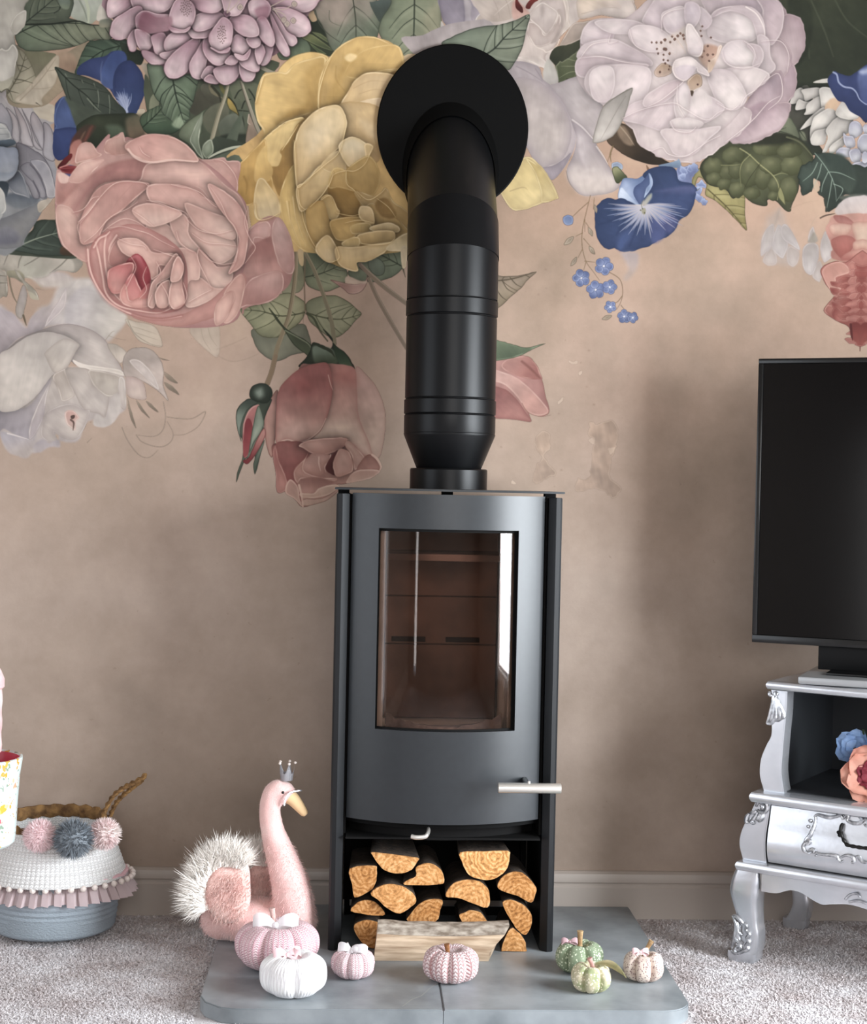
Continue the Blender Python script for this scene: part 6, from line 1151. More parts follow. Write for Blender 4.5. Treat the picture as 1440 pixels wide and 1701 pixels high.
def front_log():
    y0, y1 = -.455, -.40; px = lambda x, y, Y: at(x, y, Y)
    ends = []
    A = [(622, 1598), (622, 1552), (627, 1533), (650, 1534)]; z0 = .0305
    xl0, xl1 = px(622, 1590, y0).x, px(628, 1535, y0).x; xr0, xr1 = px(812, 1590, y0).x, px(847, 1532, y0).x
    zt = px(735, 1537, y0).z; zm = px(735, 1552, y0).z; N_ = 18; secs = []
    for i in range(N_+1):
        f = i/N_; wob = .0025*mnoise.noise((f*7, 1, 0)); sag = -.004*math.sin(PI*f)
        sec = [(y1, z0, 0), (y0+.006, z0, 0), (y0, z0+.02, 0), (y0-.002+wob, zm+sag, .75), (y0+.010+wob, zt-.004+sag+wob, 1), (y0+.03, zt+.002+sag+wob, 1), (y1, zt-.006+sag, 1)]
        secs.append([Vector((xl0+(xl1-xl0)*h+((xr0+(xr1-xr0)*h)-(xl0+(xl1-xl0)*h))*f, y, z)) for y, z, h in sec])
    def skin(bm, k0, k1, cap=False, lift=0.):
        rows = [[bm.verts.new(p+Vector((0, -lift, lift))) for p in s[k0:k1+1]] for s in secs]
        for a, b in zip(rows, rows[1:]):
            for k in range(len(a)-1): bm.faces.new((a[k], a[k+1], b[k+1], b[k]))
        return rows
    bm = bm_(); rows = skin(bm, 0, 6)
    for a, b in zip(rows, rows[1:]): bm.faces.new((a[0], b[0], b[-1], a[-1]))
    bm.faces.new(rows[0]); bm.faces.new(rows[-1])
    t = obj('split_log', bm, mat('weathered_split_wood', '#a58a70', .9, c2='#e0c9ae', scale=110, stretch=(.09, 1, 1), bump=.5, bscale=40, detail=5, dist=.003), ang=35); tag(t, 'long pale split log lying sideways on the slate in front of the stacked logs', 'log', )
    bm = bm_(); skin(bm, 3, 6, lift=.0012); obj('bark_strip', bm, mat('grey_birch_bark', '#b5aa9d', .9, c2='#75685b', scale=95, stretch=(.5, 1, 1), bump=.7, bscale=50, detail=6, dist=.003), t, ang=40)
front_log()
# ================================================================ knitted and fabric pumpkins
def knit(name, c, c2, cols=1., dens=150., bump=.8):
    """yarn colour with rows of V stitches as fine relief"""
    m, n, b = nt(name); N = n.nodes.new; b.inputs['Roughness'].default_value = .9; b.inputs['Specular IOR Level'].default_value = .15; b.inputs['Sheen Weight'].default_value = .25
    uv = N('ShaderNodeUVMap'); uv.uv_map = 'yarn'; sep = N('ShaderNodeSeparateXYZ'); n.links.new(uv.outputs[0], sep.inputs[0])
    def M(op, a, c_):
        x = N('ShaderNodeMath'); x.operation = op
        for s, i in ((a, 0), (c_, 1)):
            if isinstance(s, (int, float)): x.inputs[i].default_value = s
            else: n.links.new(s, x.inputs[i])
        return x.outputs[0]
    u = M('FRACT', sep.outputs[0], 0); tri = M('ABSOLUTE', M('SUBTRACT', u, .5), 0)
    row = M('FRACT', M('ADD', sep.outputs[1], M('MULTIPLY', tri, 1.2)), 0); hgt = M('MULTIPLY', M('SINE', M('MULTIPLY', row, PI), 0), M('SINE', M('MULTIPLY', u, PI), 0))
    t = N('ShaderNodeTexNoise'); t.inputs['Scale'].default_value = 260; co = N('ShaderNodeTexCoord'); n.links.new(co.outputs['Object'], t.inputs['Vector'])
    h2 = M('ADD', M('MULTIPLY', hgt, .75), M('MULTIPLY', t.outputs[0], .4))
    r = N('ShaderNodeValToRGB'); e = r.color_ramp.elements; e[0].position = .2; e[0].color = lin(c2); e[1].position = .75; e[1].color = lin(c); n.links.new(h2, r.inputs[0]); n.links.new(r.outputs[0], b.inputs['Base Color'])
    k = N('ShaderNodeBump'); k.inputs['Strength'].default_value = bump; k.inputs['Distance'].default_value = .003; n.links.new(h2, k.inputs['Height']); n.links.new(k.outputs[0], b.inputs['Normal']); return m
def pumpkin_mesh(R, H, lobes, groove, stitch_cols, rows, seed=0, nu=None, nv=34, dimple=.30):
    """squat lobed cushion, gathered at the top; stitches stand out of the surface"""
    bm = bm_(); uvl = bm.loops.layers.uv.new('yarn'); nu = nu or stitch_cols*4; g = []; par = []
    for j in range(nv+1):
        f = j/nv; a = -PI/2+f*PI; row = []; prow = []
        for i in range(nu):
            th = 2*PI*i/nu; lob = 1-groove*(1-abs(math.sin(th*lobes/2+seed)))**2.2*(.25+.75*math.cos(a)**.5 if math.cos(a) > 0 else .25)
            r = R*(math.cos(a)**.72 if math.cos(a) > 0 else 0)*lob; z = math.sin(a)
            z = H/2*(math.copysign(abs(z)**.9, z)); rr = r/R
            if a > 0: z -= H*dimple*math.exp(-(rr/.34)**2)
            else: z = max(z, -H/2*.93)+(H*.08*math.exp(-(rr/.3)**2) if a < -.9 else 0)
            st = .5+.5*math.cos(2*PI*(i/nu*stitch_cols)); amp = R*.028*st*max(math.cos(a), 0)**.4*(.6+.4*math.cos(2*PI*f*rows))
            r += amp; r *= 1+.02*mnoise.noise((math.cos(th)*2+seed, math.sin(th)*2, z*30))
            row.append(bm.verts.new((r*math.cos(th), r*math.sin(th), z+H/2*.93))); prow.append((i/nu*stitch_cols, f*rows))
        g.append(row); par.append(prow)
    for j in range(nv):
        for i in range(nu):
            k = (i+1) % nu; f = bm.faces.new((g[j][i], g[j][k], g[j+1][k], g[j+1][i]))
            for l, (jj, ii) in zip(f.loops, ((j, i), (j, i+1), (j+1, i+1), (j+1, i))): l[uvl].uv = (ii/nu*stitch_cols, jj/nv*rows)
    bmesh.ops.remove_doubles(bm, verts=g[0]+g[-1], dist=1e-6)
    return bm
def bow(bm, c, s, tails=True, rz=0.):
    """two ribbon loops, a knot and two tails"""
    M = Matrix.Translation(c) @ Matrix.Rotation(rz, 4, 'Z')
    def ribbon(pts, w):
        rows = []
        P = catmull(pts, n=6)
        for i, p in enumerate(P):
            ww = w[0]+(w[1]-w[0])*math.sin(PI*i/(len(P)-1)); rows.append([bm.verts.new(M @ (p+Vector((0, -ww*.35, -ww*.9)))), bm.verts.new(M @ (p+Vector((0, ww*.35, ww*.9))))])
        for a, b in zip(rows, rows[1:]): bm.faces.new((a[0], a[1], b[1], b[0]))
    for q in (-1, 1):
        ribbon([(0, 0, 0), (q*s*.45, -s*.14, s*.34), (q*s*1.0, -s*.14, s*.36), (q*s*1.3, s*.02, s*.04), (q*s*.95, s*.12, -s*.1), (q*s*.45, s*.12, -s*.04), (0, s*.05, 0)], (s*.16, s*.46))
        if tails: ribbon([(0, 0, 0), (q*s*.5, -s*.35, -s*.25), (q*s*.9, -s*.5, -s*.62), (q*s*1.05, -s*.62, -s*.95)], (s*.12, s*.2))
    b2 = bm_(); ball(bm, M @ Vector((0, -s*.04, s*.04)), s*.2, 10, 7)
def place(cx, bottom, wpx, depth_r=.42):
    p = atz(cx, bottom, .03); R = wpx/2/FPX*(p-CAMLOC).length; p.y += R*depth_r; p = Vector((at(cx, bottom, p.y).x, p.y, .03)); return p, wpx/2/FPX*abs((p-CAMLOC).y)*1.0
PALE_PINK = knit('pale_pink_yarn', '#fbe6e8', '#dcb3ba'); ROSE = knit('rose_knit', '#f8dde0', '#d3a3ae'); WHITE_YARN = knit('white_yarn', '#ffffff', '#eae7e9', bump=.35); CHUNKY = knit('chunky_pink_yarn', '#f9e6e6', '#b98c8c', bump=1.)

def dotted(name, ground, g2, dot, sc, thr):
    m = mat(name, ground, .9, c2=g2, scale=40, bump=.35, bscale=420); n = m.node_tree; N = n.nodes.new; b = n.nodes['Principled BSDF']; src = b.inputs['Base Color'].links[0].from_socket
    co = N('ShaderNodeTexCoord'); v = N('ShaderNodeTexVoronoi'); v.inputs['Scale'].default_value = sc; n.links.new(co.outputs['Object'], v.inputs['Vector'])
    lt = N('ShaderNodeMath'); lt.operation = 'LESS_THAN'; lt.inputs[1].default_value = thr; n.links.new(v.outputs['Distance'], lt.inputs[0])
    x = N('ShaderNodeMix'); x.data_type = 'RGBA'; n.links.new(lt.outputs[0], x.inputs[0]); n.links.new(src, x.inputs[6]); x.inputs[7].default_value = lin(dot); n.links.new(x.outputs[2], b.inputs['Base Color']); return m
GREEN_FAB = dotted('green_dotted_cloth', '#76846a', '#8d9a7e', '#d3d8bf', 190, .33); PATCH_FAB = dotted('cream_sprigged_cloth', '#d9ccb0', '#98a077', '#efe6d0', 190, .33); LACE_FAB = dotted('cream_flecked_cloth', '#e4d6ca', '#cdb9ae', '#9a827e', 230, .36)
RIBBON = mat('white_organza_ribbon', '#f1eef0', .4, sheen=.4); RIBBON.node_tree.nodes['Principled BSDF'].inputs['Alpha'].default_value = .78; RIBBON_P = mat('pink_organza_ribbon', '#ecc9cd', .45, sheen=.4); TWIG = mat('dry_stalk', '#c2a57c', .85, c2='#8d6d49', scale=80, bump=.6, bscale=120); CORD_BROWN = mat('brown_twine', '#8a5c38', .9, bump=.6, bscale=300)
PG = 'soft pumpkins set out on the hearth'
def stalk(bm, p, h, r, lean=(.2, 0)):
    p = Vector(p); pts = [p, p+Vector((lean[0]*h*.3, lean[1]*h*.3, h*.45)), p+Vector((lean[0]*h, lean[1]*h, h))]; sweep(bm, catmull(pts, n=4), [r*1.5, r*1.25, r, r*.9, r*.85, r*.85, r*.9, r, r*1.15], 9)
def pumpkins():
    # large pink, behind
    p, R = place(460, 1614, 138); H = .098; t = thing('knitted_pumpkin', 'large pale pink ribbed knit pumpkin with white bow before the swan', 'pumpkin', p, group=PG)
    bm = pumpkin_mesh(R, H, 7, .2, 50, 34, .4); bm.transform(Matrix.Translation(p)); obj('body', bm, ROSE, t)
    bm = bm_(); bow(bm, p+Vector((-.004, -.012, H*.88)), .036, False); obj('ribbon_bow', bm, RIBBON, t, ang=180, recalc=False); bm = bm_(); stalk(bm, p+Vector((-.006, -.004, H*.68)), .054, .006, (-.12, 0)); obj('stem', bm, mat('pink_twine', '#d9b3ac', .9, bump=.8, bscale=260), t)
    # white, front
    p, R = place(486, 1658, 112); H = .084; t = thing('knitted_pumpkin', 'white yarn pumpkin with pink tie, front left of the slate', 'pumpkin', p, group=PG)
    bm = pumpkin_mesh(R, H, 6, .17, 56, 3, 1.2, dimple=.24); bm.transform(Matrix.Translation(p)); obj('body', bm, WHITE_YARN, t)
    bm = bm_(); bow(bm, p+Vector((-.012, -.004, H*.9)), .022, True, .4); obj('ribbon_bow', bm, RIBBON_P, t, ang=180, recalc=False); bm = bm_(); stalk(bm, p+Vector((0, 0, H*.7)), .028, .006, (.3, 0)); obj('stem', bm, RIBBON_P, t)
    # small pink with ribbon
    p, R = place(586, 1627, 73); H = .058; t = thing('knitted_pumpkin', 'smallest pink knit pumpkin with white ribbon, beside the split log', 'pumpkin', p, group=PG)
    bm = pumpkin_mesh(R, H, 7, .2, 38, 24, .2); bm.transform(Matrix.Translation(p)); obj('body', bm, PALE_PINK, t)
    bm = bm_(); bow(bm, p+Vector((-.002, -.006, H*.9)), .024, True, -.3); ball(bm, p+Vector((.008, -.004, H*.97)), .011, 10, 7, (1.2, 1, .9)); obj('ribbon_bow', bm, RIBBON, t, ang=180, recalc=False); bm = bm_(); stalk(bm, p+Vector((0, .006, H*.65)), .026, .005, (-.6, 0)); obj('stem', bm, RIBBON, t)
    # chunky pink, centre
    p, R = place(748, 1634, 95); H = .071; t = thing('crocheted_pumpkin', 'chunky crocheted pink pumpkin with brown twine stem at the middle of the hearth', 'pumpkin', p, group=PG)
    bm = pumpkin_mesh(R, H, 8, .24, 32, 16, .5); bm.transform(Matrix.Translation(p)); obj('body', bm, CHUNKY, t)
    bm = bm_(); stalk(bm, p+Vector((-.006, 0, H*.62)), .028, .0055, (-.1, 0)); obj('stem', bm, CORD_BROWN, t)
    # green cloth
    p, R = place(962, 1619, 82); H = .066; t = thing('fabric_pumpkin', 'green dotted cloth pumpkin with twig stem, rear of the right group', 'pumpkin', p, group=PG)
    bm = pumpkin_mesh(R, H, 6, .34, 6, 1, .9, 96, dimple=.34); bm.transform(Matrix.Translation(p)); obj('body', bm, GREEN_FAB, t)
    bm = bm_(); stalk(bm, p+Vector((0, 0, H*.6)), .044, .006, (0, 0)); obj('stem', bm, TWIG, t); bm = bm_(); bow(bm, p+Vector((-.022, -.004, H*.93)), .013, False); obj('ribbon_bow', bm, mat('dusky_ribbon', '#b08f94', .6), t, ang=180, recalc=False)
    # patchwork with leaf
    p, R = place(981, 1650, 69); H = .058; t = thing('fabric_pumpkin', 'cream and green sprigged cloth pumpkin with long pale leaf', 'pumpkin', p, group=PG)
    bm = pumpkin_mesh(R, H, 6, .34, 6, 1, .1, 96, dimple=.32); bm.transform(Matrix.Translation(p)); obj('body', bm, PATCH_FAB, t)
    bm = bm_(); stalk(bm, p+Vector((.004, 0, H*.66)), .026, .005, (-.3, 0)); obj('stem', bm, mat('pink_felt_stem', '#cf9e95', .9), t)
    bm = bm_(); rows = []; A = p+Vector((.006, -.01, H*.98)); Bv = Vector((.060, -.016, -.022))
    for i in range(11):
        f = i/10; w = .0105*math.sin(PI*min(f*.92+.08, 1))**.8; q = A+Bv*f+Vector((0, 0, .012*math.sin(PI*f)))
        rows.append([bm.verts.new(q+Vector((w*.3, -w*.6, w*.75))), bm.verts.new(q+Vector((0, -.002, -.002))), bm.verts.new(q-Vector((w*.3, -w*.6, w*.75)))])
    for a, b in zip(rows, rows[1:]):
        for k in (0, 1): bm.faces.new((a[k], a[k+1], b[k+1], b[k]))
    bmesh.ops.solidify(bm, geom=bm.faces[:], thickness=.0012); obj('leaf', bm, mat('pale_dried_leaf', '#cbbf98', .8, c2='#a9a67c', scale=60), t, ang=180)
    # cream flecked
    p, R = place(1068, 1632, 71); H = .06; t = thing('fabric_pumpkin', 'cream flecked cloth pumpkin with leaning twig stem, furthest right on the hearth', 'pumpkin', p, group=PG)
    bm = pumpkin_mesh(R, H, 6, .32, 6, 1, .55, 96, dimple=.34); bm.transform(Matrix.Translation(p)); obj('body', bm, LACE_FAB, t)
    bm = bm_(); stalk(bm, p+Vector((-.002, 0, H*.62)), .042, .005, (.42, 0)); obj('stem', bm, TWIG, t); bm = bm_(); bow(bm, p+Vector((-.008, -.006, H*.95)), .013, True); obj('ribbon_bow', bm, RIBBON_P, t, ang=180, recalc=False)
pumpkins()
# ================================================================ plush swan
PLUSH = mat('pink_plush', '#f4d0cb', .95, c2='#ecc0bb', scale=25, bump=.5, bscale=420, sheen=.5, dist=.002)
def fused(parts, vox, name):
    """one continuous skin over overlapping rounded forms"""
    bm = bm_()
    for k, a in parts:
        if k == 'b': ball(bm, a[0], a[1], 24, 16, a[2])
        else: sweep(bm, catmull(a[0], n=5), np.interp(np.linspace(0, 1, 5*(len(a[0])-1)+1), np.linspace(0, 1, len(a[1])), a[1]).tolist(), 20)
    bmesh.ops.recalc_face_normals(bm, faces=bm.faces[:]); me = bpy.data.meshes.new(name); bm.to_mesh(me); bm.free(); o = bpy.data.objects.new(name, me); COL.objects.link(o)
    r = o.modifiers.new('r', 'REMESH'); r.mode = 'VOXEL'; r.voxel_size = vox; s = o.modifiers.new('s', 'SMOOTH'); s.factor = .6; s.iterations = 6
    dg = bpy.context.evaluated_depsgraph_get(); m2 = bpy.data.meshes.new_from_object(o.evaluated_get(dg)); bpy.data.objects.remove(o); bpy.data.meshes.remove(me)
    b2 = bm_(); b2.from_mesh(m2); bpy.data.meshes.remove(m2); return b2
def swan():
    Y = -.295; base = Vector((-.40, Y, .03)); t = thing('plush_swan', 'pink plush swan with white feathered wings and tiny crown on hearth corner', 'plush toy', base)
    P = lambda x, y, dy=0.: at(x, y, Y+dy)
    neck = [P(490, 1535, -.02), P(487, 1500, -.03), P(480, 1462, -.03), P(466, 1420, -.03), P(453, 1380, -.03), P(448, 1345, -.03), P(455, 1318, -.03), P(470, 1310, -.03)]
    body = fused([('b', (P(425, 1528), .075, (1.32, 1.0, .66))), ('b', (P(375, 1528, .01), .055, (1.0, 1.0, .8))), ('b', (P(484, 1530, -.02), .05, (1, 1, 1.05))), ('t', (neck, [.049, .045, .040, .033, .0255, .023, .024, .024])),
                  ('b', (P(468, 1316, -.03), .0275, (1.08, .92, .92)))], .005, 'swan_skin')
    for v in body.verts: v.co.z = max(v.co.z, .0305)
    rng = random.Random(3); skin = [(f.calc_center_median().copy(), f.normal.copy()) for f in body.faces]
    obj('body', body, PLUSH, t, ang=180)
    bm = bm_(); roots = []
    for c, n in rng.sample(skin, min(len(skin), 5200)):
        if c.z < .04: continue
        d = n*.8+Vector((rng.uniform(-.3, .3), rng.uniform(-.3, .3), -.5)); roots.append((c-n*.001, d, rng.uniform(.006, .011) if c.z < .25 else rng.uniform(.003, .005)))
    strands(bm, roots, .0006, .5, 2); obj('plush_pile', bm, PLUSH, t, smooth=False, kind='stuff', recalc=False)
    # wings: felted lobes with long white feather boa along the top and rear edge
    WHITE_FUR = mat('white_marabou', '#fffaf4', .9, sheen=.4, spec=.15); PINK_FUR = mat('pink_wing_fur', '#f3d3cb', .9, c2='#eac2ba', scale=30, sheen=.5)
    for nm, dy, sh, lab in (('wing', -.062, 0, None), ('wing', .058, 26, None)):
        q = lambda x, y, e=0.: P(x+(sh*2.2 if sh else 0), y-(2 if sh else 0), dy+e)
        out = catmull([q(338, 1490), q(340, 1460), q(356, 1436), q(385, 1430), q(411, 1436), q(416, 1470), q(414, 1505), q(396, 1530), q(362, 1530)], True, 5)
        c = sum(out, Vector())/len(out); bm = bm_(); rings = []
        for e, s in ((.020, .2), (.018, .7), (.010, .95), (0, 1.), (-.014, .95), (-.022, .7), (-.024, .2)): rings.append([bm.verts.new(c+(p-c)*s+Vector((0, e, 0))) for p in out])
        for a, b in zip(rings, rings[1:]):
            for k in range(len(out)): bm.faces.new((a[k], a[(k+1) % len(out)], b[(k+1) % len(out)], b[k]))
        bm.faces.new(rings[0]); bm.faces.new(rings[-1][::-1]); w = obj(nm, bm, PINK_FUR, t, ang=180)
        bm = bm_(); roots = []
        for _ in range(2600):
            k = rng.randrange(len(out)); s = rng.random()**.5; p = c+(out[k]-c)*s; e = -.024+.016*s**3
            roots.append((p+Vector((0, e, 0)), Vector((rng.uniform(-.5, .3), -.7, rng.uniform(-.9, .1))), rng.uniform(.007, .014)))
        strands(bm, roots, .0008, .7, 2); obj('fur', bm, PINK_FUR, w, smooth=False, kind='stuff', recalc=False)
        bm = bm_(); edge = catmull([q(411, 1436), q(392, 1424), q(362, 1424), q(340, 1440), q(330, 1466), q(330, 1494), q(336, 1512)], n=8); mid = catmull([q(402, 1440), q(384, 1438), q(366, 1438), q(352, 1450), q(344, 1468), q(342, 1494), q(344, 1508)], n=8); roots = []
        m = len(edge)
        for _ in range(8200):
            f = rng.random()*(m-1.001); i = int(f); p = edge[i].lerp(edge[i+1], f-i); o_ = mid[i].lerp(mid[i+1], f-i); p = p.lerp(o_, rng.random()); tt = f/(m-1)
            a = math.radians(60+70*tt+(60*tt**3)); d = Vector((math.cos(a)+rng.uniform(-.35, .35), rng.uniform(-.55, .3), math.sin(a)+rng.uniform(-.35, .35)))
            roots.append((p+Vector((0, rng.uniform(-.024, .016), 0)), d, rng.uniform(.03, .055)*(.75 if tt < .15 or tt > .9 else 1)))
        sweep(bm, [mid[i].lerp(edge[i], .5) for i in range(0, m, 3)], .020, 8); strands(bm, roots, .0016, .85, 3); obj('feather_trim', bm, WHITE_FUR, w, smooth=False, kind='stuff', recalc=False, label='white feather trim')
    # beak, eye, rhinestone bridle, crown
    bm = bm_(); sweep(bm, catmull([P(478, 1321, -.03), P(487, 1328, -.032), P(498, 1341, -.034), P(508, 1354, -.036)], n=4), [(.018, .0165), (.018, .0165), (.0178, .016), (.0174, .0152), (.0166, .0145), (.0156, .0138), (.0148, .013), (.014, .0122), (.0134, .0114), (.0128, .0104), (.0118, .0094), (.0102, .008), (.006, .005)], 16); obj('beak', bm, mat('ochre_felt', '#f2cf9f', .85, bump=.2, bscale=300), t)
    bm = bm_(); ball(bm, P(470, 1316.5, -.053), .0032, 10, 8); obj('eye', bm, mat('black_bead', '#0a0a0a', .1), t)
    JEWEL = mat('rhinestone', '#e8e8ee', .08, .7); br = catmull([P(500, 1313, -.03), P(492, 1314, -.046), P(483, 1316, -.054), P(477, 1321, -.056), P(473, 1330, -.054), P(472, 1337, -.048)], n=4)
    for i, p in enumerate(br):
        bm = bm_(); ball(bm, p+Vector((0, -.0025, 0)), .0023, 6, 4); obj('rhinestone', bm, JEWEL, t, smooth=False)
    c = P(476, 1296, -.03); bm = bm_(); n = 5; rb, rt, hb, hp = .0125, .0175, .016, .036; lo = []; up = []; m = 40
    for k in range(m):
        a = 2*PI*k/m; s = abs(((k/m*n) % 1)-.5)*2; h = hb+(hp-hb)*max(0, (s-.25)/.75)**1.2; r = rb+(rt-rb)*h/hp
        lo.append(bm.verts.new(c+Vector((rb*math.cos(a), rb*math.sin(a), 0)))); up.append(bm.verts.new(c+Vector((r*math.cos(a), r*math.sin(a), h))))
    for k in range(m): bm.faces.new((lo[k], lo[(k+1) % m], up[(k+1) % m], up[k]))
    bmesh.ops.solidify(bm, geom=bm.faces[:], thickness=.001); cr = obj('crown', bm, mat('silver_glitter', '#d9d9de', .35, .35, bump=1., bscale=700), t, smooth=False, label='silver glitter crown')
    for k in range(n):
        a = 2*PI*k/n; bm = bm_(); ball(bm, c+Vector(((rt+.0005)*math.cos(a), (rt+.0005)*math.sin(a), hp+.002)), .0032, 8, 6); obj('bead', bm, mat('pearl_bead', '#e6d9d2', .2) if k == 0 else bpy.data.materials['pearl_bead'], cr)
swan()
# ================================================================ basket with pompoms
def basket():
    c = Vector((-.857, -.166, 0)); t = thing('pompom_basket', 'white and grey rope basket with pompoms and pleated pink ribbon by the wall', 'basket', c)
    GREY = mat('grey_cotton_rope', '#9ea9b2', .9, bump=.8, bscale=160, stretch=(1, 1, 2.2), dist=.004); WHT = knit('white_cotton_rope', '#f0efee', '#d2d0ce', bump=.6); WICKER = mat('brown_seagrass', '#54391f', .9, c2='#8f6c41', scale=45, bump=.8, bscale=120, dist=.004)
    sc = Matrix.Translation(c) @ Matrix.Diagonal((1, .93, 1, 1))
    def lath(name, prof, m, n=96, f=None, uvs=None):
        bm = bm_(); uvl = bm.loops.layers.uv.new('yarn'); R_ = lathe(bm, prof, n, (0, 0, 0), f, False)
        for fc in bm.faces:
            for l in fc.loops: l[uvl].uv = (math.atan2(l.vert.co.y, l.vert.co.x)/(2*PI)*90, l.vert.co.z*190)
        bm.transform(sc); return obj(name, bm, m, t, recalc=True)
    pr = [(.0, .012), (.115, .012), (.126, .016)]
    for k in range(9):                                                  # coils of rope
        z = .02+k*.012; r = .131+.0085*math.sin((k+1)/9*PI*.7); pr += [(r, z), (r+.003, z+.006)]
    pr += [(.139, .128), (.140, .15)]; lath('lower_wall', pr, GREY)
    pw = []
    for k in range(13):
        f = k/12; z = .136+f*.101; r = .160-.044*f**.8+.005*math.sin(f*PI); pw += [(r, z), (r+.0012, z+.004)]
    pw += [(.112, .243), (.106, .240), (.110, .2)]; lath('upper_wall', pw, WHT)
    # twisted seagrass rim and its stand-up handle
    bm = bm_(); rim = [Vector((.108*math.cos(2*PI*k/64), .108*math.sin(2*PI*k/64), .243+.002*math.sin(k*1.9)+(.013 if math.sin(2*PI*k/64) > -.2 else 0))) for k in range(65)]; sweep(bm, rim, [(.007+.001*math.sin(k*2.3), .015+.0015*math.cos(k*1.7)) for k in range(65)], 8, False); bm.transform(sc); obj('rim', bm, WICKER, t)
    h0 = at(172, 1350, c.y); hp = [(172, 1352), (178, 1338), (190, 1320), (206, 1308), (222, 1300), (238, 1291), (240, 1288)]; hq = [(183, 1356), (188, 1342), (197, 1328), (210, 1316), (224, 1305), (238, 1294)]
    for pts in (hp, hq):
        bm = bm_(); P_ = catmull([at(x, y, c.y-.01 if pts is hp else c.y+.012) for x, y in pts], n=6)
        for s in (0, PI): sweep(bm, [p+Vector((.0025*math.cos(i*.9+s), .004*math.sin(i*.9+s), .0025*math.sin(i*.9+s))) for i, p in enumerate(P_)], .0038, 7)
        obj('handle', bm, WICKER, t)
    # pleated ribbon skirt: knife pleats round the belly, with a pearl on each
    PLEAT = mat('pink_satin_ribbon', '#f3e2e3', .5, sheen=.3); PEARL = bpy.data.materials['pearl_bead']
    n = 40; rx, ry = .176, .147; up = []; lo = []; bm = bm_()
    def rr(a, r): return Vector((c.x+(rx+r)*math.cos(a), c.y+(ry+r)*math.sin(a), 0))
    for k in range(n):
        for f, dr in ((0, 0.), (.55, .010), (.62, -.006), (.97, -.009)):
            a = 2*PI*(k+f)/n; zz = .1395+.0015*math.sin(k*2.1)
            up.append(bm.verts.new(rr(a, dr*.3-.020)+Vector((0, 0, zz)))); lo.append(bm.verts.new(rr(a, dr)+Vector((0, 0, zz-.041+.002*math.sin(k*1.3)))))
    for k in range(len(up)): bm.faces.new((up[k], lo[k], lo[(k+1) % len(up)], up[(k+1) % len(up)]))
    bmesh.ops.solidify(bm, geom=bm.faces[:], thickness=.001); obj('pleated_ribbon', bm, PLEAT, t, ang=25)
    bm = bm_(); top = [rr(2*PI*k/72, -.019)+Vector((0, 0, .142+.002*math.sin(k*1.7))) for k in range(73)]; sweep(bm, top, [(.007, .004)]*73, 8, False); obj('ribbon_gathering', bm, mat('pink_braid', '#e9bfc6', .8, bump=.8, bscale=350), t)
    for k in range(n):
        bm = bm_(); ball(bm, rr(2*PI*(k+.3)/n, -.003)+Vector((0, 0, .1335)), .0072, 8, 6); obj('pearl', bm, PEARL, t)
    # pompoms
    rng = random.Random(11)
    for px, py, r, m, dy, lab in ((66, 1388, .039, mat('pale_pink_wool', '#f5dcde', .95, sheen=.3), -.135, 'pale pink pompom'), (122, 1393, .047, mat('grey_wool', '#6d747c', .95, c2='#8f969d', scale=60), -.15, 'mid grey pompom'), (174, 1385, .038, mat('pink_white_wool', '#ecd0d1', .95, c2='#f0e6e2', scale=22), -.11, 'pink and white pompom')):
        p = at(px, py, c.y+dy); bm = bm_(); ball(bm, p, r*.72, 16, 10); roots = []
        for _ in range(1500):
            z = rng.uniform(-1, 1); a = rng.uniform(0, 2*PI); q = math.sqrt(1-z*z); d = Vector((q*math.cos(a), q*math.sin(a), z)); roots.append((p+d*r*.6, d+Vector((rng.uniform(-.2, .2), rng.uniform(-.2, .2), rng.uniform(-.2, .2))), r*rng.uniform(.34, .44)))
        strands(bm, roots, .0017, .25, 2); obj('pompom', bm, m, t, smooth=False, recalc=False, label=lab)
basket()
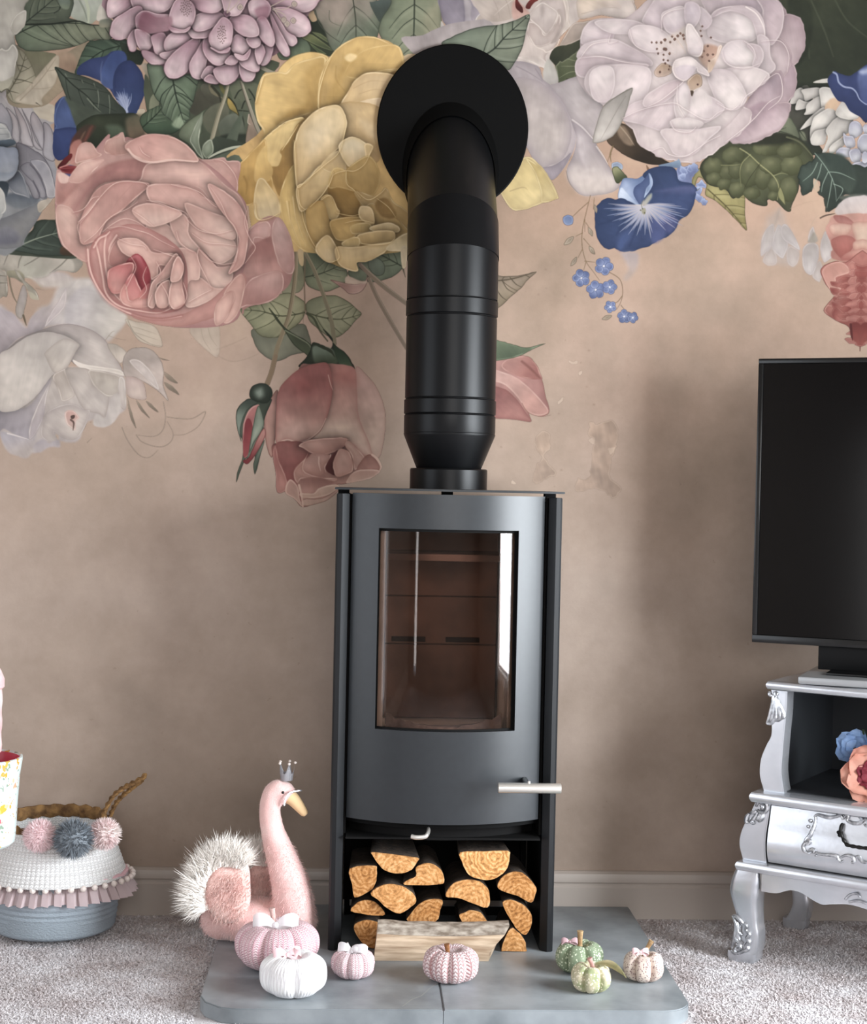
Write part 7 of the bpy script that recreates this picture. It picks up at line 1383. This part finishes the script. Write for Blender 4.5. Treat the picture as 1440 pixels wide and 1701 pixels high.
# ================================================================ floral pot tower at the left edge
def pot_tower():
    Yp = -.60; e0 = at(36, 1258, Yp); e1 = at(25, 1400, Yp); k = .098; c = Vector((e0.x-k, Yp, 0)); zt, zb = e0.z, e1.z-.004
    t = thing('floral_pot', 'pale blue floral enamel pot with red inside, stacked under a pink pot at left edge', 'pot', c)
    def fabric():
        m, n, b = nt('pale_blue_floral_enamel'); N = n.nodes.new; b.inputs['Roughness'].default_value = .25; b.inputs['Coat Weight'].default_value = .3
        co = N('ShaderNodeTexCoord'); prev = None
        col = N('ShaderNodeRGB'); col.outputs[0].default_value = lin('#dcebe8'); prev = col.outputs[0]
        for sc, thr, cc, off in ((34, .27, '#d9a84a', 8.2), (34, .22, '#8ea38f', 1.4), (46, .2, '#e9a98f', 6.6)):
            mp = N('ShaderNodeMapping'); mp.inputs['Location'].default_value = (off, off*.7, off*.3); n.links.new(co.outputs['Object'], mp.inputs[0])
            w = N('ShaderNodeTexNoise'); w.inputs['Scale'].default_value = sc*1.6; n.links.new(mp.outputs[0], w.inputs['Vector'])
            mx = N('ShaderNodeMix'); mx.data_type = 'VECTOR'; mx.inputs[0].default_value = .06; n.links.new(mp.outputs[0], mx.inputs[4]); n.links.new(w.outputs['Color'], mx.inputs[5])
            v = N('ShaderNodeTexVoronoi'); v.inputs['Scale'].default_value = sc; n.links.new(mx.outputs[1], v.inputs['Vector'])
            r = N('ShaderNodeMath'); r.operation = 'LESS_THAN'; r.inputs[1].default_value = thr; n.links.new(v.outputs['Distance'], r.inputs[0])
            x = N('ShaderNodeMix'); x.data_type = 'RGBA'; n.links.new(r.outputs[0], x.inputs[0]); n.links.new(prev, x.inputs[6]); x.inputs[7].default_value = lin(cc); prev = x.outputs[2]
        ds = N('ShaderNodeTexNoise'); ds.inputs['Scale'].default_value = 70; n.links.new(co.outputs['Object'], ds.inputs['Vector'])
        wv = N('ShaderNodeMix'); wv.data_type = 'VECTOR'; wv.inputs[0].default_value = .02; n.links.new(co.outputs['Object'], wv.inputs[4]); n.links.new(ds.outputs['Color'], wv.inputs[5])
        for x_, y_, r_, cc in ((2, 1354, 17, '#e8626c'), (6, 1357, 7, '#c93f50'), (1, 1272, 7, '#eda3a8'), (17, 1336, 8, '#dfb34a'), (11, 1341, 6, '#e6c873'), (22, 1332, 5, '#e9d9a0'), (20, 1262, 6, '#d8ae55'), (29, 1302, 5, '#e9ad8b'), (28, 1292, 5, '#f0c4a4'), (13, 1402, 8, '#dfc06a'), (2, 1404, 6, '#7d9fae'), (22, 1380, 4, '#b9c0c6'), (1, 1338, 5, '#9db3c6')):
            q = at(x_, y_, Yp); X_ = q.x-c.x; p_ = Vector((X_, -math.sqrt(max((k*.95)**2-X_*X_, 0)), q.z))*.98+Vector((.5, .5, .5))*.02
            dn = N('ShaderNodeVectorMath'); dn.operation = 'DISTANCE'; n.links.new(wv.outputs[1], dn.inputs[0]); dn.inputs[1].default_value = p_
            lt = N('ShaderNodeMath'); lt.operation = 'LESS_THAN'; lt.inputs[1].default_value = r_/840; n.links.new(dn.outputs['Value'], lt.inputs[0])
            x = N('ShaderNodeMix'); x.data_type = 'RGBA'; n.links.new(lt.outputs[0], x.inputs[0]); n.links.new(prev, x.inputs[6]); x.inputs[7].default_value = lin(cc); prev = x.outputs[2]
        n.links.new(prev, b.inputs['Base Color']); return m
    EN = fabric(); RED = mat('red_enamel', '#d2475f', .3); PINKG = mat('pink_glaze', '#f6e2df', .3, c2='#e9b9bb', scale=30)
    H = zt-zb; pr = [(0, zb), (k*.80, zb), (k*.87, zb+.006), (k*.89, zb+.02), (k*.92, zb+H*.5), (k*.955, zb+H*.8), (k, zt-.006), (k, zt), (k-.004, zt+.001), (k-.006, zt-.004)]
    bm = bm_(); lathe(bm, pr, 64, (c.x, c.y, 0), None, False); obj('pot_wall', bm, EN, t)
    bm = bm_(); lathe(bm, [(k-.0058, zt-.003), (k-.012, zt-.03), (k-.02, zb+.02), (0, zb+.015)], 64, (c.x, c.y, 0), None, False); obj('inner_wall', bm, RED, t)
    bm = bm_(); r2 = at(2, 1200, Yp).x-c.x; z2 = at(2, 1112, Yp).z
    lathe(bm, [(.0, zb+.016), (.03, zb+.016), (.03, zt-.01), (r2, zt+.01)]+[(r2+.001*math.sin(i*1.7), zt+.01+(z2-.05-zt)*i/10) for i in range(1, 11)]+[(r2+.004, z2-.035), (r2+.004, z2-.02), (r2-.004, z2), (.01, z2+.012), (0, z2+.012)], 48, (c.x, c.y, 0), None, False); obj('upper_pot', bm, PINKG, t, label='pink and white upper pot')
    bm = bm_(); lathe(bm, [(0, .0), (.07, .0), (.07, .012), (.018, .02), (.015, zb-.02), (.06, zb-.006), (.06, zb), (0, zb)], 40, (c.x-.008, c.y, 0), None, False); obj('pedestal', bm, MAT_FRAME, t)
pot_tower()
# ================================================================ silver cabinet
SILVER = mat('silver_leaf_paint', '#dcdee3', .24, .72, c2='#ced1d7', scale=14, bump=.06, bscale=120)
DARKIN = mat('charcoal_lining', '#2b2e32', .6); GREYIN = mat('grey_lining', '#6d7178', .6); ANTIQUE = mat('antiqued_silver', '#dcdee2', .26, .7, c2='#8e9095', scale=70, bump=.3, bscale=150); DARKMET = mat('blackened_iron', '#1b1917', .45, .6, bump=.4, bscale=200)
TH = math.radians(36.); CU = Vector((math.cos(TH), -math.sin(TH), 0)); CV = Vector((math.sin(TH), math.cos(TH), 0)); CF = Vector((.669, -.336, 0))
def cab(px, py, v=0.):
    r = ray(px, py); o = CF+CV*v; p = CAMLOC+r*((o-CAMLOC).dot(CV)/r.dot(CV)); return Vector(((p-CF).dot(CU), v, p.z))
def cabinet():
    Wd, D = .98, .37; t = thing('silver_cabinet', 'silver bombe cabinet with carved mouldings and curved legs, angled in the corner', 'cabinet', CF, -TH)
    mir = lambda u: Wd-u
    def slab(name, z0, z1, ov, front, bulge=0.):
        """moulded board with a rounded nose running along the front and both ends"""
        bm = bm_(); h = (z1-z0)/2; rows = []
        path = [(ov, D), (ov, front)]+[(ov+(Wd-2*ov)*i/12, front-bulge*math.sin(PI*i/12)) for i in range(1, 12)]+[(mir(ov), front), (mir(ov), D)]
        m = len(path)
        for i, (u, v) in enumerate(path):
            nu = -1 if i < 2 else (1 if i >= m-2 else 0); nv = -1 if 1 <= i <= m-2 else 0; L = math.hypot(nu, nv) or 1
            rows.append([bm.verts.new((u+nu/L*e*(1.3 if nu and nv else 1), v+nv/L*e*(1.3 if nu and nv else 1), (z0+z1)/2+z*h)) for e, z in ((-.02, -1), (0, -1), (h*.7, -.75), (h, -.2), (h, .25), (h*.7, .8), (0, 1), (-.02, 1))])
        for a, b in zip(rows, rows[1:]):
            for k in range(7): bm.faces.new((a[k], a[k+1], b[k+1], b[k]))
        bm.faces.new([r[-1] for r in rows][::-1]); bm.faces.new([r[0] for r in rows]); return obj(name, bm, SILVER, t, local=True, ang=30)
    slab('top_board', .5965, .617, .044, .004); slab('middle_board', .351, .377, .022, -.012); slab('base_moulding', .2005, .2235, -.006, -.018)
    # upper open bay: flanks follow the swelling posts
    def profile(pxs): return [cab(x, y) for x, y in pxs]
    L_up = [(.044, .5965), (.046, .54), (.047, .50), (.036, .475), (.025, .445), (.023, .41), (.033, .377)]; R_up = [(.080, .5965), (.079, .55), (.076, .51), (.073, .46), (.072, .42), (.079, .377)]
    def loop(a, b, n=6): return [Vector((p.x, 0, p.y)) for p in catmull([Vector((x, y, 0)) for x, y in a], n=n)]+[Vector((p.x, 0, p.y)) for p in catmull([Vector((x, y, 0)) for x, y in b[::-1]], n=n)]
    def post(name, a, b, v0, v1, flip):
        bm = bm_(); lp = loop(a, b)
        if flip: lp = [Vector((mir(p.x), 0, p.z)) for p in lp]
        prism(bm, [p+Vector((0, v0, 0)) for p in lp], (0, 0, 0), (0, v1-v0, 0), .0025); return obj(name, bm, SILVER, t, local=True, ang=35)
    L_lo = [(.018, .351), (.004, .32), (-.012, .285), (-.0165, .255), (-.008, .2235)]; R_lo = [(.052, .351), (.048, .32), (.043, .28), (.043, .25), (.046, .2235)]
    posts = []
    for fl in (False, True):
        posts.append(post('upper_post', L_up, R_up, .0, .045, fl)); posts.append(post('lower_post', L_lo, R_lo, -.008, .04, fl))
        for nm, a, v0 in (('side_panel', L_up, .045), ('side_panel', L_lo, .04)):
            bm = bm_(); b = [(x+.012, y) for x, y in a]; lp = loop(a, b)
            if fl: lp = [Vector((mir(p.x), 0, p.z)) for p in lp]
            prism(bm, [p+Vector((0, v0, 0)) for p in lp], (0, 0, 0), (0, D-v0, 0)); obj(nm, bm, SILVER, t, local=True, ang=35)
    bm = bm_(); box(bm, (.05, D-.012, .377), (Wd-.05, D, .5965)); obj('back_panel', bm, GREYIN, t, local=True, smooth=False)
    bm = bm_(); box(bm, (.0575, .045, .3775), (.0635, D-.012, .596)); obj('bay_lining', bm, DARKIN, t, local=True, smooth=False); bm = bm_(); box(bm, (.0635, D-.018, .3775), (.21, D-.0125, .596)); obj('bay_lining', bm, DARKIN, t, local=True, smooth=False)
    bm = bm_(); box(bm, (.06, .02, .3765), (Wd-.06, D-.015, .379)); obj('bay_floor', bm, DARKIN, t, local=True, smooth=False)
    bm = bm_(); box(bm, (.0, .035, .224), (Wd, D, .3505)); obj('carcass', bm, DARKIN, t, local=True, smooth=False)
    # bombe drawer
    fr = [(.3485, -.004), (.335, -.006), (.315, -.012), (.29, -.020), (.265, -.0235), (.245, -.021), (.2275, -.013)]; fp = catmull([Vector((0, v, z)) for z, v in fr], n=4)
    bm = bm_(); us = [.053+(Wd-.106)*i/16 for i in range(17)]; rows = [[bm.verts.new((u, p.y, p.z)) for p in fp] for u in us]; back = [[bm.verts.new((u, .03, p.z)) for p in fp] for u in us]; m = len(fp)
    for g_, fl in ((rows, 0), (back, 1)):
        for a, b in zip(g_, g_[1:]):
            for k in range(m-1): bm.faces.new((a[k], a[k+1], b[k+1], b[k]))
    for i in range(16):
        for k in (0, m-1): bm.faces.new((rows[i][k], rows[i+1][k], back[i+1][k], back[i][k]))
    for i in (0, 16):
        for k in range(m-1): bm.faces.new((rows[i][k], rows[i][k+1], back[i][k+1], back[i][k]))
    dr = obj('drawer', bm, SILVER, t, local=True, ang=35)
    def vf(z): return float(np.interp(z, [q[0] for q in fr[::-1]], [q[1] for q in fr[::-1]]))
    def on(px, py, lift=.003): p = cab(px, py, -.018); p.y = vf(p.z)-lift; return p
    def scroll(pts, r, taper=True):
        P_ = catmull([on(x, y) for x, y in pts], n=6); k = len(P_); return P_, [r*(.55+.75*math.sin(PI*i/(k-1))) for i in range(k)]
    K = lambda s: [(1230+float(a)*.14583, 1300+float(b)*.14583) for a, b in zip(s.split()[::2], s.split()[1::2])]
    SC = ["820 400 850 375 900 385 980 405 1060 395 1120 385 1145 430", "1150 420 1180 385 1210 390 1200 440 1260 470 1330 468 1370 440 1350 410 1330 420", "1370 450 1400 430 1430 450 1440 490 1410 500 1390 480", "835 400 835 470 815 540 790 600 755 640 735 670", "735 660 770 640 800 660 780 690 750 680 725 720 740 770 780 795 830 790", "790 770 820 750 850 770 840 800", "870 780 900 800 970 810 1050 815 1110 830 1130 870 1160 895 1190 880", "1150 850 1190 825 1240 820 1290 840 1310 880 1290 905 1270 890", "1320 840 1350 830 1370 860 1400 890 1450 900 1500 890", "760 440 800 440", "745 500 775 505", "880 830 870 810"]
    for s in SC:
        for fl in (0, 1):
            P_, R_ = scroll(K(s), .0031)
            if fl: P_ = [Vector((mir(p.x), p.y, p.z)) for p in P_]
            bm = bm_(); sweep(bm, P_, R_, 8); obj('scroll_moulding', bm, ANTIQUE, dr, local=True)
    # black drop handle on its rosettes
    for fl in (0, 1):
        f = lambda p: Vector((mir(p.x), p.y, p.z)) if fl else p
        bm = bm_(); P_ = catmull([on(x, y, .008 if i else .004) for i, (x, y) in enumerate(K("1150 470 1140 540 1165 610 1195 660 1230 700 1290 715 1350 725 1420 735 1480 740"))], n=5); k = len(P_); sweep(bm, [f(p) for p in P_], [.0026+.0018*abs(math.sin(i*.55)) for i in range(k)], 8)
        for x, y in ((1110, 570), (1130, 545), (1145, 575), (1125, 600)): p = on(1230+x*.14583, 1300+y*.14583, .003); ball(bm, f(p), .0042, 8, 6, (1, .7, 1))
        obj('handle', bm, DARKMET, dr, local=True, label='blackened iron drop handle')
    # apron with scalloped edge between the legs
    ap = [(.036, .2005), (.036, .160), (.07, .161), (.10, .1725), (.125, .171), (.15, .160), (.172, .1535), (.195, .158), (.24, .163), (.32, .150), (.42, .140), (.49, .136)]
    lo = catmull([Vector((u, 0, z)) for u, z in ap[1:]], n=4); full = lo+[Vector((mir(p.x), 0, p.z)) for p in lo[::-1][1:]]
    bm = bm_(); poly = [Vector((.036, -.006, .2005))]+[p+Vector((0, -.006, 0)) for p in full]+[Vector((mir(.036), -.006, .2005))]
    a = [bm.verts.new(p) for p in poly]; b = [bm.verts.new(p+Vector((0, .016, 0))) for p in poly]; n = len(poly); bot = range(1, n-1)
    ta = [bm.verts.new((poly[i].x, -.006, .2005)) for i in range(1, n-1)]; tb = [bm.verts.new((poly[i].x, .010, .2005)) for i in range(1, n-1)]
    for i in range(1, n-2): bm.faces.new((a[i], a[i+1], ta[i], ta[i-1])); bm.faces.new((b[i], tb[i-1], tb[i], b[i+1])); bm.faces.new((a[i], b[i], b[i+1], a[i+1]))
    bmesh.ops.delete(bm, geom=[a[0], a[-1], b[0], b[-1]], context='VERTS'); obj('apron', bm, SILVER, t, local=True, ang=35)
    for fl in (0, 1):
        f = lambda p: Vector((mir(p.x), p.y, p.z)) if fl else p
        for pts in ([(1404, 1494), (1412, 1486), (1424, 1484), (1428, 1490)], [(1410, 1498), (1425, 1496), (1440, 1501), (1456, 1508), (1470, 1508)]):
            bm = bm_(); sweep(bm, [f(Vector((p.x, -.009, p.z))) for p in catmull([cab(x, y, -.008) for x, y in pts], n=5)], .0028, 7); obj('apron_scroll', bm, ANTIQUE, t, local=True)
    # cabriole legs
    lp = [(1243, 1443, 19), (1240, 1462, 23), (1238, 1482, 24), (1240, 1505, 20), (1244, 1530, 16.5), (1246, 1555, 17), (1239, 1578, 21), (1234, 1592, 24)]
    px = (cab(1250, 1520)-cab(1240, 1520)).x/10; ctr = [cab(x, y) for x, y, _ in lp]; rad = [w*px for *_, w in lp]; ctr = [Vector((c.x, .012+.010*(c.x-.01)*10*.2, c.z)) for c in ctr]; ctr[0].z = .2005; ctr[-1].z = .022
    C2 = catmull(ctr, n=4); R2 = np.interp(np.linspace(0, 1, len(C2)), np.linspace(0, 1, len(rad)), rad).tolist(); C2 += [Vector((C2[-1].x, C2[-1].y, .008)), Vector((C2[-1].x, C2[-1].y, 0))]; R2 += [R2[-1]*1.0, R2[-1]*.9]
    legs = []
    for i, (fl, bk) in enumerate(((0, 0), (1, 0), (0, 1), (1, 1))):
        pts = [Vector((mir(p.x) if fl else p.x, (D-.03-p.y) if bk else p.y, p.z)) for p in C2]; bm = bm_(); sweep(bm, pts, [(r, .020+.008*(r/.03)) for r in R2] if not bk else [(r*.85, .022) for r in R2], 20, True, .32, up=(0, 1, 0), level=True); legs.append(obj('leg', bm, SILVER, t, local=True, ang=50))
    # carved ornaments: drapery on the post, rosette on the lower post, shell on the knee and foot
    def carve(name, parent, strokes, v, r):
        for fl in (0, 1):
            bm = bm_()
            for s in strokes:
                pts = [cab(1180+float(a)*.3291, 1060+float(b)*.3291, v) for a, b in zip(s.split()[::2], s.split()[1::2])]
                if fl: pts = [Vector((mir(p.x), p.y, p.z)) for p in pts]
                P_ = catmull(pts, n=4); k = len(P_); sweep(bm, P_, [r*(.6+.6*math.sin(PI*i/max(k-1, 1))) for i in range(k)], 7)
            obj(name, bm, ANTIQUE, parent[fl], local=True)
    up_, lo_ = (posts[0], posts[2]), (posts[1], posts[3])
    carve('carved_drapery', up_, ["296 268 300 285 312 290", "322 268 330 285 338 275", "316 290 312 340 300 390 284 432", "322 300 322 350 312 400 300 428", "326 300 332 350 332 400 322 416", "328 300 345 350 352 395 344 412", "330 295 350 340 370 392 358 405", "284 432 305 430 322 412 345 412 370 396"], -.001, .0042)
    carve('carved_rosette', lo_, ["230 850 240 828 262 822 282 836 286 858 272 880 250 880 236 866", "250 848 262 846 264 860 252 864", "232 870 216 880 200 882", "238 878 222 905 205 925 208 935", "255 885 245 905 232 920", "268 886 258 912 240 926", "196 885 184 900 180 925 190 932", "205 905 212 930 225 932"], -.010, .0042)
    carve('carved_shell', (legs[0], legs[1]), ["112 1400 130 1404 150 1425 165 1440", "165 1440 182 1450 180 1475 196 1495 186 1515 196 1535 182 1552 190 1570 165 1580 140 1590 115 1588 104 1575", "112 1400 128 1440 128 1480 118 1530 106 1565", "135 1430 140 1480 160 1500", "150 1450 140 1500 150 1530", "125 1500 140 1530 165 1540", "130 1545 148 1548 152 1566 136 1572 126 1560"], -.017, .0042)
    return t
cabinet()
# ================================================================ television
def tv():
    a = math.radians(26.); U = Vector((math.cos(a), -math.sin(a), 0)); V = Vector((math.sin(a), math.cos(a), 0)); Y = -.275
    c0, c1 = at(1249.5, 1066, Y), at(1252, 596, Y); Wt = .98; t = thing('television', 'black flat screen television with slim bezel on silver cabinet', 'television', (c0.x, Y, c0.z), -a); H = c1.z-c0.z
    PL = mat('black_gloss_plastic', '#08090a', .25); PM = mat('black_matt_plastic', '#070708', .5, spec=.2); SCR = mat('dark_screen', '#040405', .14, spec=.35)
    bm = bm_(); box(bm, (0, 0, 0), (Wt, .035, H), .004); obj('casing', bm, PM, t, local=True)
    b = .011; sc = None
    for (x0, x1, z0, z1) in ((0, Wt, 0, b+.006), (0, Wt, H-b, H), (0, b, b+.006, H-b), (Wt-b, Wt, b+.006, H-b)):
        bm = bm_(); box(bm, (x0, -.007, z0), (x1, -.0002, z1), .0015); obj('bezel', bm, PL, t, local=True)
    bm = bm_(); box(bm, (b+.0005, -.003, b+.0065), (Wt-b-.0005, -.0002, H-b-.0005)); obj('screen', bm, SCR, t, local=True, smooth=False)
    O_ = Vector((c0.x, Y, c0.z))
    def on(px, py, v): r = ray(px, py); o = O_+V*v; return (CAMLOC+r*((o-CAMLOC).dot(V)/r.dot(V))-O_).dot(U)
    n0 = on(1359, 1085, .012); zt = .617-c0.z
    bm = bm_(); box(bm, (n0, .012, zt+.022), (Wt-n0, .028, .004), .002); obj('neck', bm, PM, t, local=True)
    s0 = on(1325, 1120, -.10)
    bm = bm_(); box(bm, (s0, -.10, zt+.0008), (Wt-s0, .12, zt+.017), .004); obj('stand_base', bm, mat('satin_silver_plastic', '#a9abad', .35, .5), t, local=True, label='satin silver base plate'); bm = bm_(); box(bm, (s0+.05, -.05, zt+.0172), (Wt-s0-.05, .07, zt+.023), .002); obj('neck_foot', bm, PL, t, local=True)
tv()
# ================================================================ silk flowers in the open bay
def flower(name, c, R, face, layers, m, parent, seed, cup=.6):
    rng = random.Random(seed); F_ = Vector(face).normalized(); Q = F_.to_track_quat('Z', 'Y').to_matrix(); out = []
    for li, (n, r, open_) in enumerate(layers):
        for k in range(n):
            bm = bm_(); a = 2*PI*(k+.5*(li % 2))/n+rng.uniform(-.15, .15); g = []; nu, nv = 8, 8; w = r*2.5/n**.72
            for j in range(nv+1):
                f = j/nv; row = []
                for i in range(nu+1):
                    s = i/nu*2-1; wid = w*math.sin(PI*(.14+.80*f))**.65; el = open_*f; rad = r*(.15+math.sin(el)*f*1.05/(math.sin(open_) or 1)); z = r*.9*f*math.cos(el)+r*cup*.25*s*s*f; ruf = r*.05*math.sin(s*5+k)*f
                    row.append(bm.verts.new(c+Q @ Vector((rad*math.cos(a)-s*wid*math.sin(a), rad*math.sin(a)+s*wid*math.cos(a), z+ruf-r*.3))))
                g.append(row)
            for p, q in zip(g, g[1:]):
                for i in range(nu): bm.faces.new((p[i], p[i+1], q[i+1], q[i]))
            bmesh.ops.solidify(bm, geom=bm.faces[:], thickness=R*.02); out.append(obj('petal', bm, m[min(li, len(m)-1)], parent, ang=180))
    return out
def bouquet():
    base = CF+CU*.305+CV*.10; base.z = .3795; t = thing('silk_bouquet', 'blue rose and peach peony in silk bunch on the cabinet shelf', 'bouquet', base)
    BL = mat('pale_blue_silk', '#9fbbe0', .7, c2='#86a6d2', scale=40); PE = mat('peach_silk', '#eeb9a5', .7, c2='#e6a48e', scale=30); BU = mat('burgundy_silk', '#7d1f30', .7, c2='#a03a48', scale=50); GN = mat('silk_leaf_green', '#8fb3a0', .7, c2='#dfe8e4', scale=30); STM = mat('green_wire_stem', '#4c5b3c', .6); RU = mat('rust_silk', '#a3542f', .7)
    tm = (CF+CV*.03-CAMLOC).dot(CV)
    def cw(px, py, v): p = cab(px, py, v); return CF+CU*p.x+CV*p.y+Vector((0, 0, p.z))
    b = cw(1419, 1243, .05); h = thing('blue_rose', '', '', b); del h['label'], h['category']; h.parent = t; h.location = b-base
    flower('p', b, .02, (-.45, -.75, .35), ((3, .014, .35), (4, .023, .65), (5, .033, .95)), (BL,), h, 2)
    p = cw(1446, 1287, .04); h = thing('peach_peony', '', '', p); del h['label'], h['category']; h.parent = t; h.location = p-base
    flower('p', p, .04, (-.2, -.9, .12), ((5, .018, .45), (6, .026, .7), (5, .044, .8), (5, .052, 1.05)), (BU, BU, PE, PE), h, 4)
    for i, (x, y, dx, dz, m) in enumerate(((1436, 1318, .035, -.006, GN), (1448, 1245, .03, .03, GN), (1442, 1240, -.01, .035, STM))):
        q = cw(x, y, .055); bm = bm_(); rows = []
        for j in range(9):
            f = j/8; w = .013*math.sin(PI*min(f*.95+.03, 1)); c = q+CU*(dx*f*1.4)+Vector((0, 0, dz*f)); rows.append([bm.verts.new(c+Vector((0, -.004, w))), bm.verts.new(c+Vector((0, -.001, 0))), bm.verts.new(c+Vector((0, .002, -w)))])
        for a_, b_ in zip(rows, rows[1:]):
            for k in (0, 1): bm.faces.new((a_[k], a_[k+1], b_[k+1], b_[k]))
        bmesh.ops.solidify(bm, geom=bm.faces[:], thickness=.001); obj('leaf', bm, m, t, ang=180)
    bm = bm_()
    for e in (b, p): sweep(bm, catmull([e+CV*.01, e+CV*.02+CU*.03, base+Vector((0, 0, .03))], n=4), .0022, 6)
    obj('stem', bm, STM, t); bm = bm_(); lathe(bm, [(0, .0), (.03, .0), (.038, .02), (.034, .045), (.030, .05), (.028, .045), (.0, .04)], 24, base, None, False); obj('bowl', bm, mat('grey_ceramic', '#8d9092', .4), t)
bouquet()
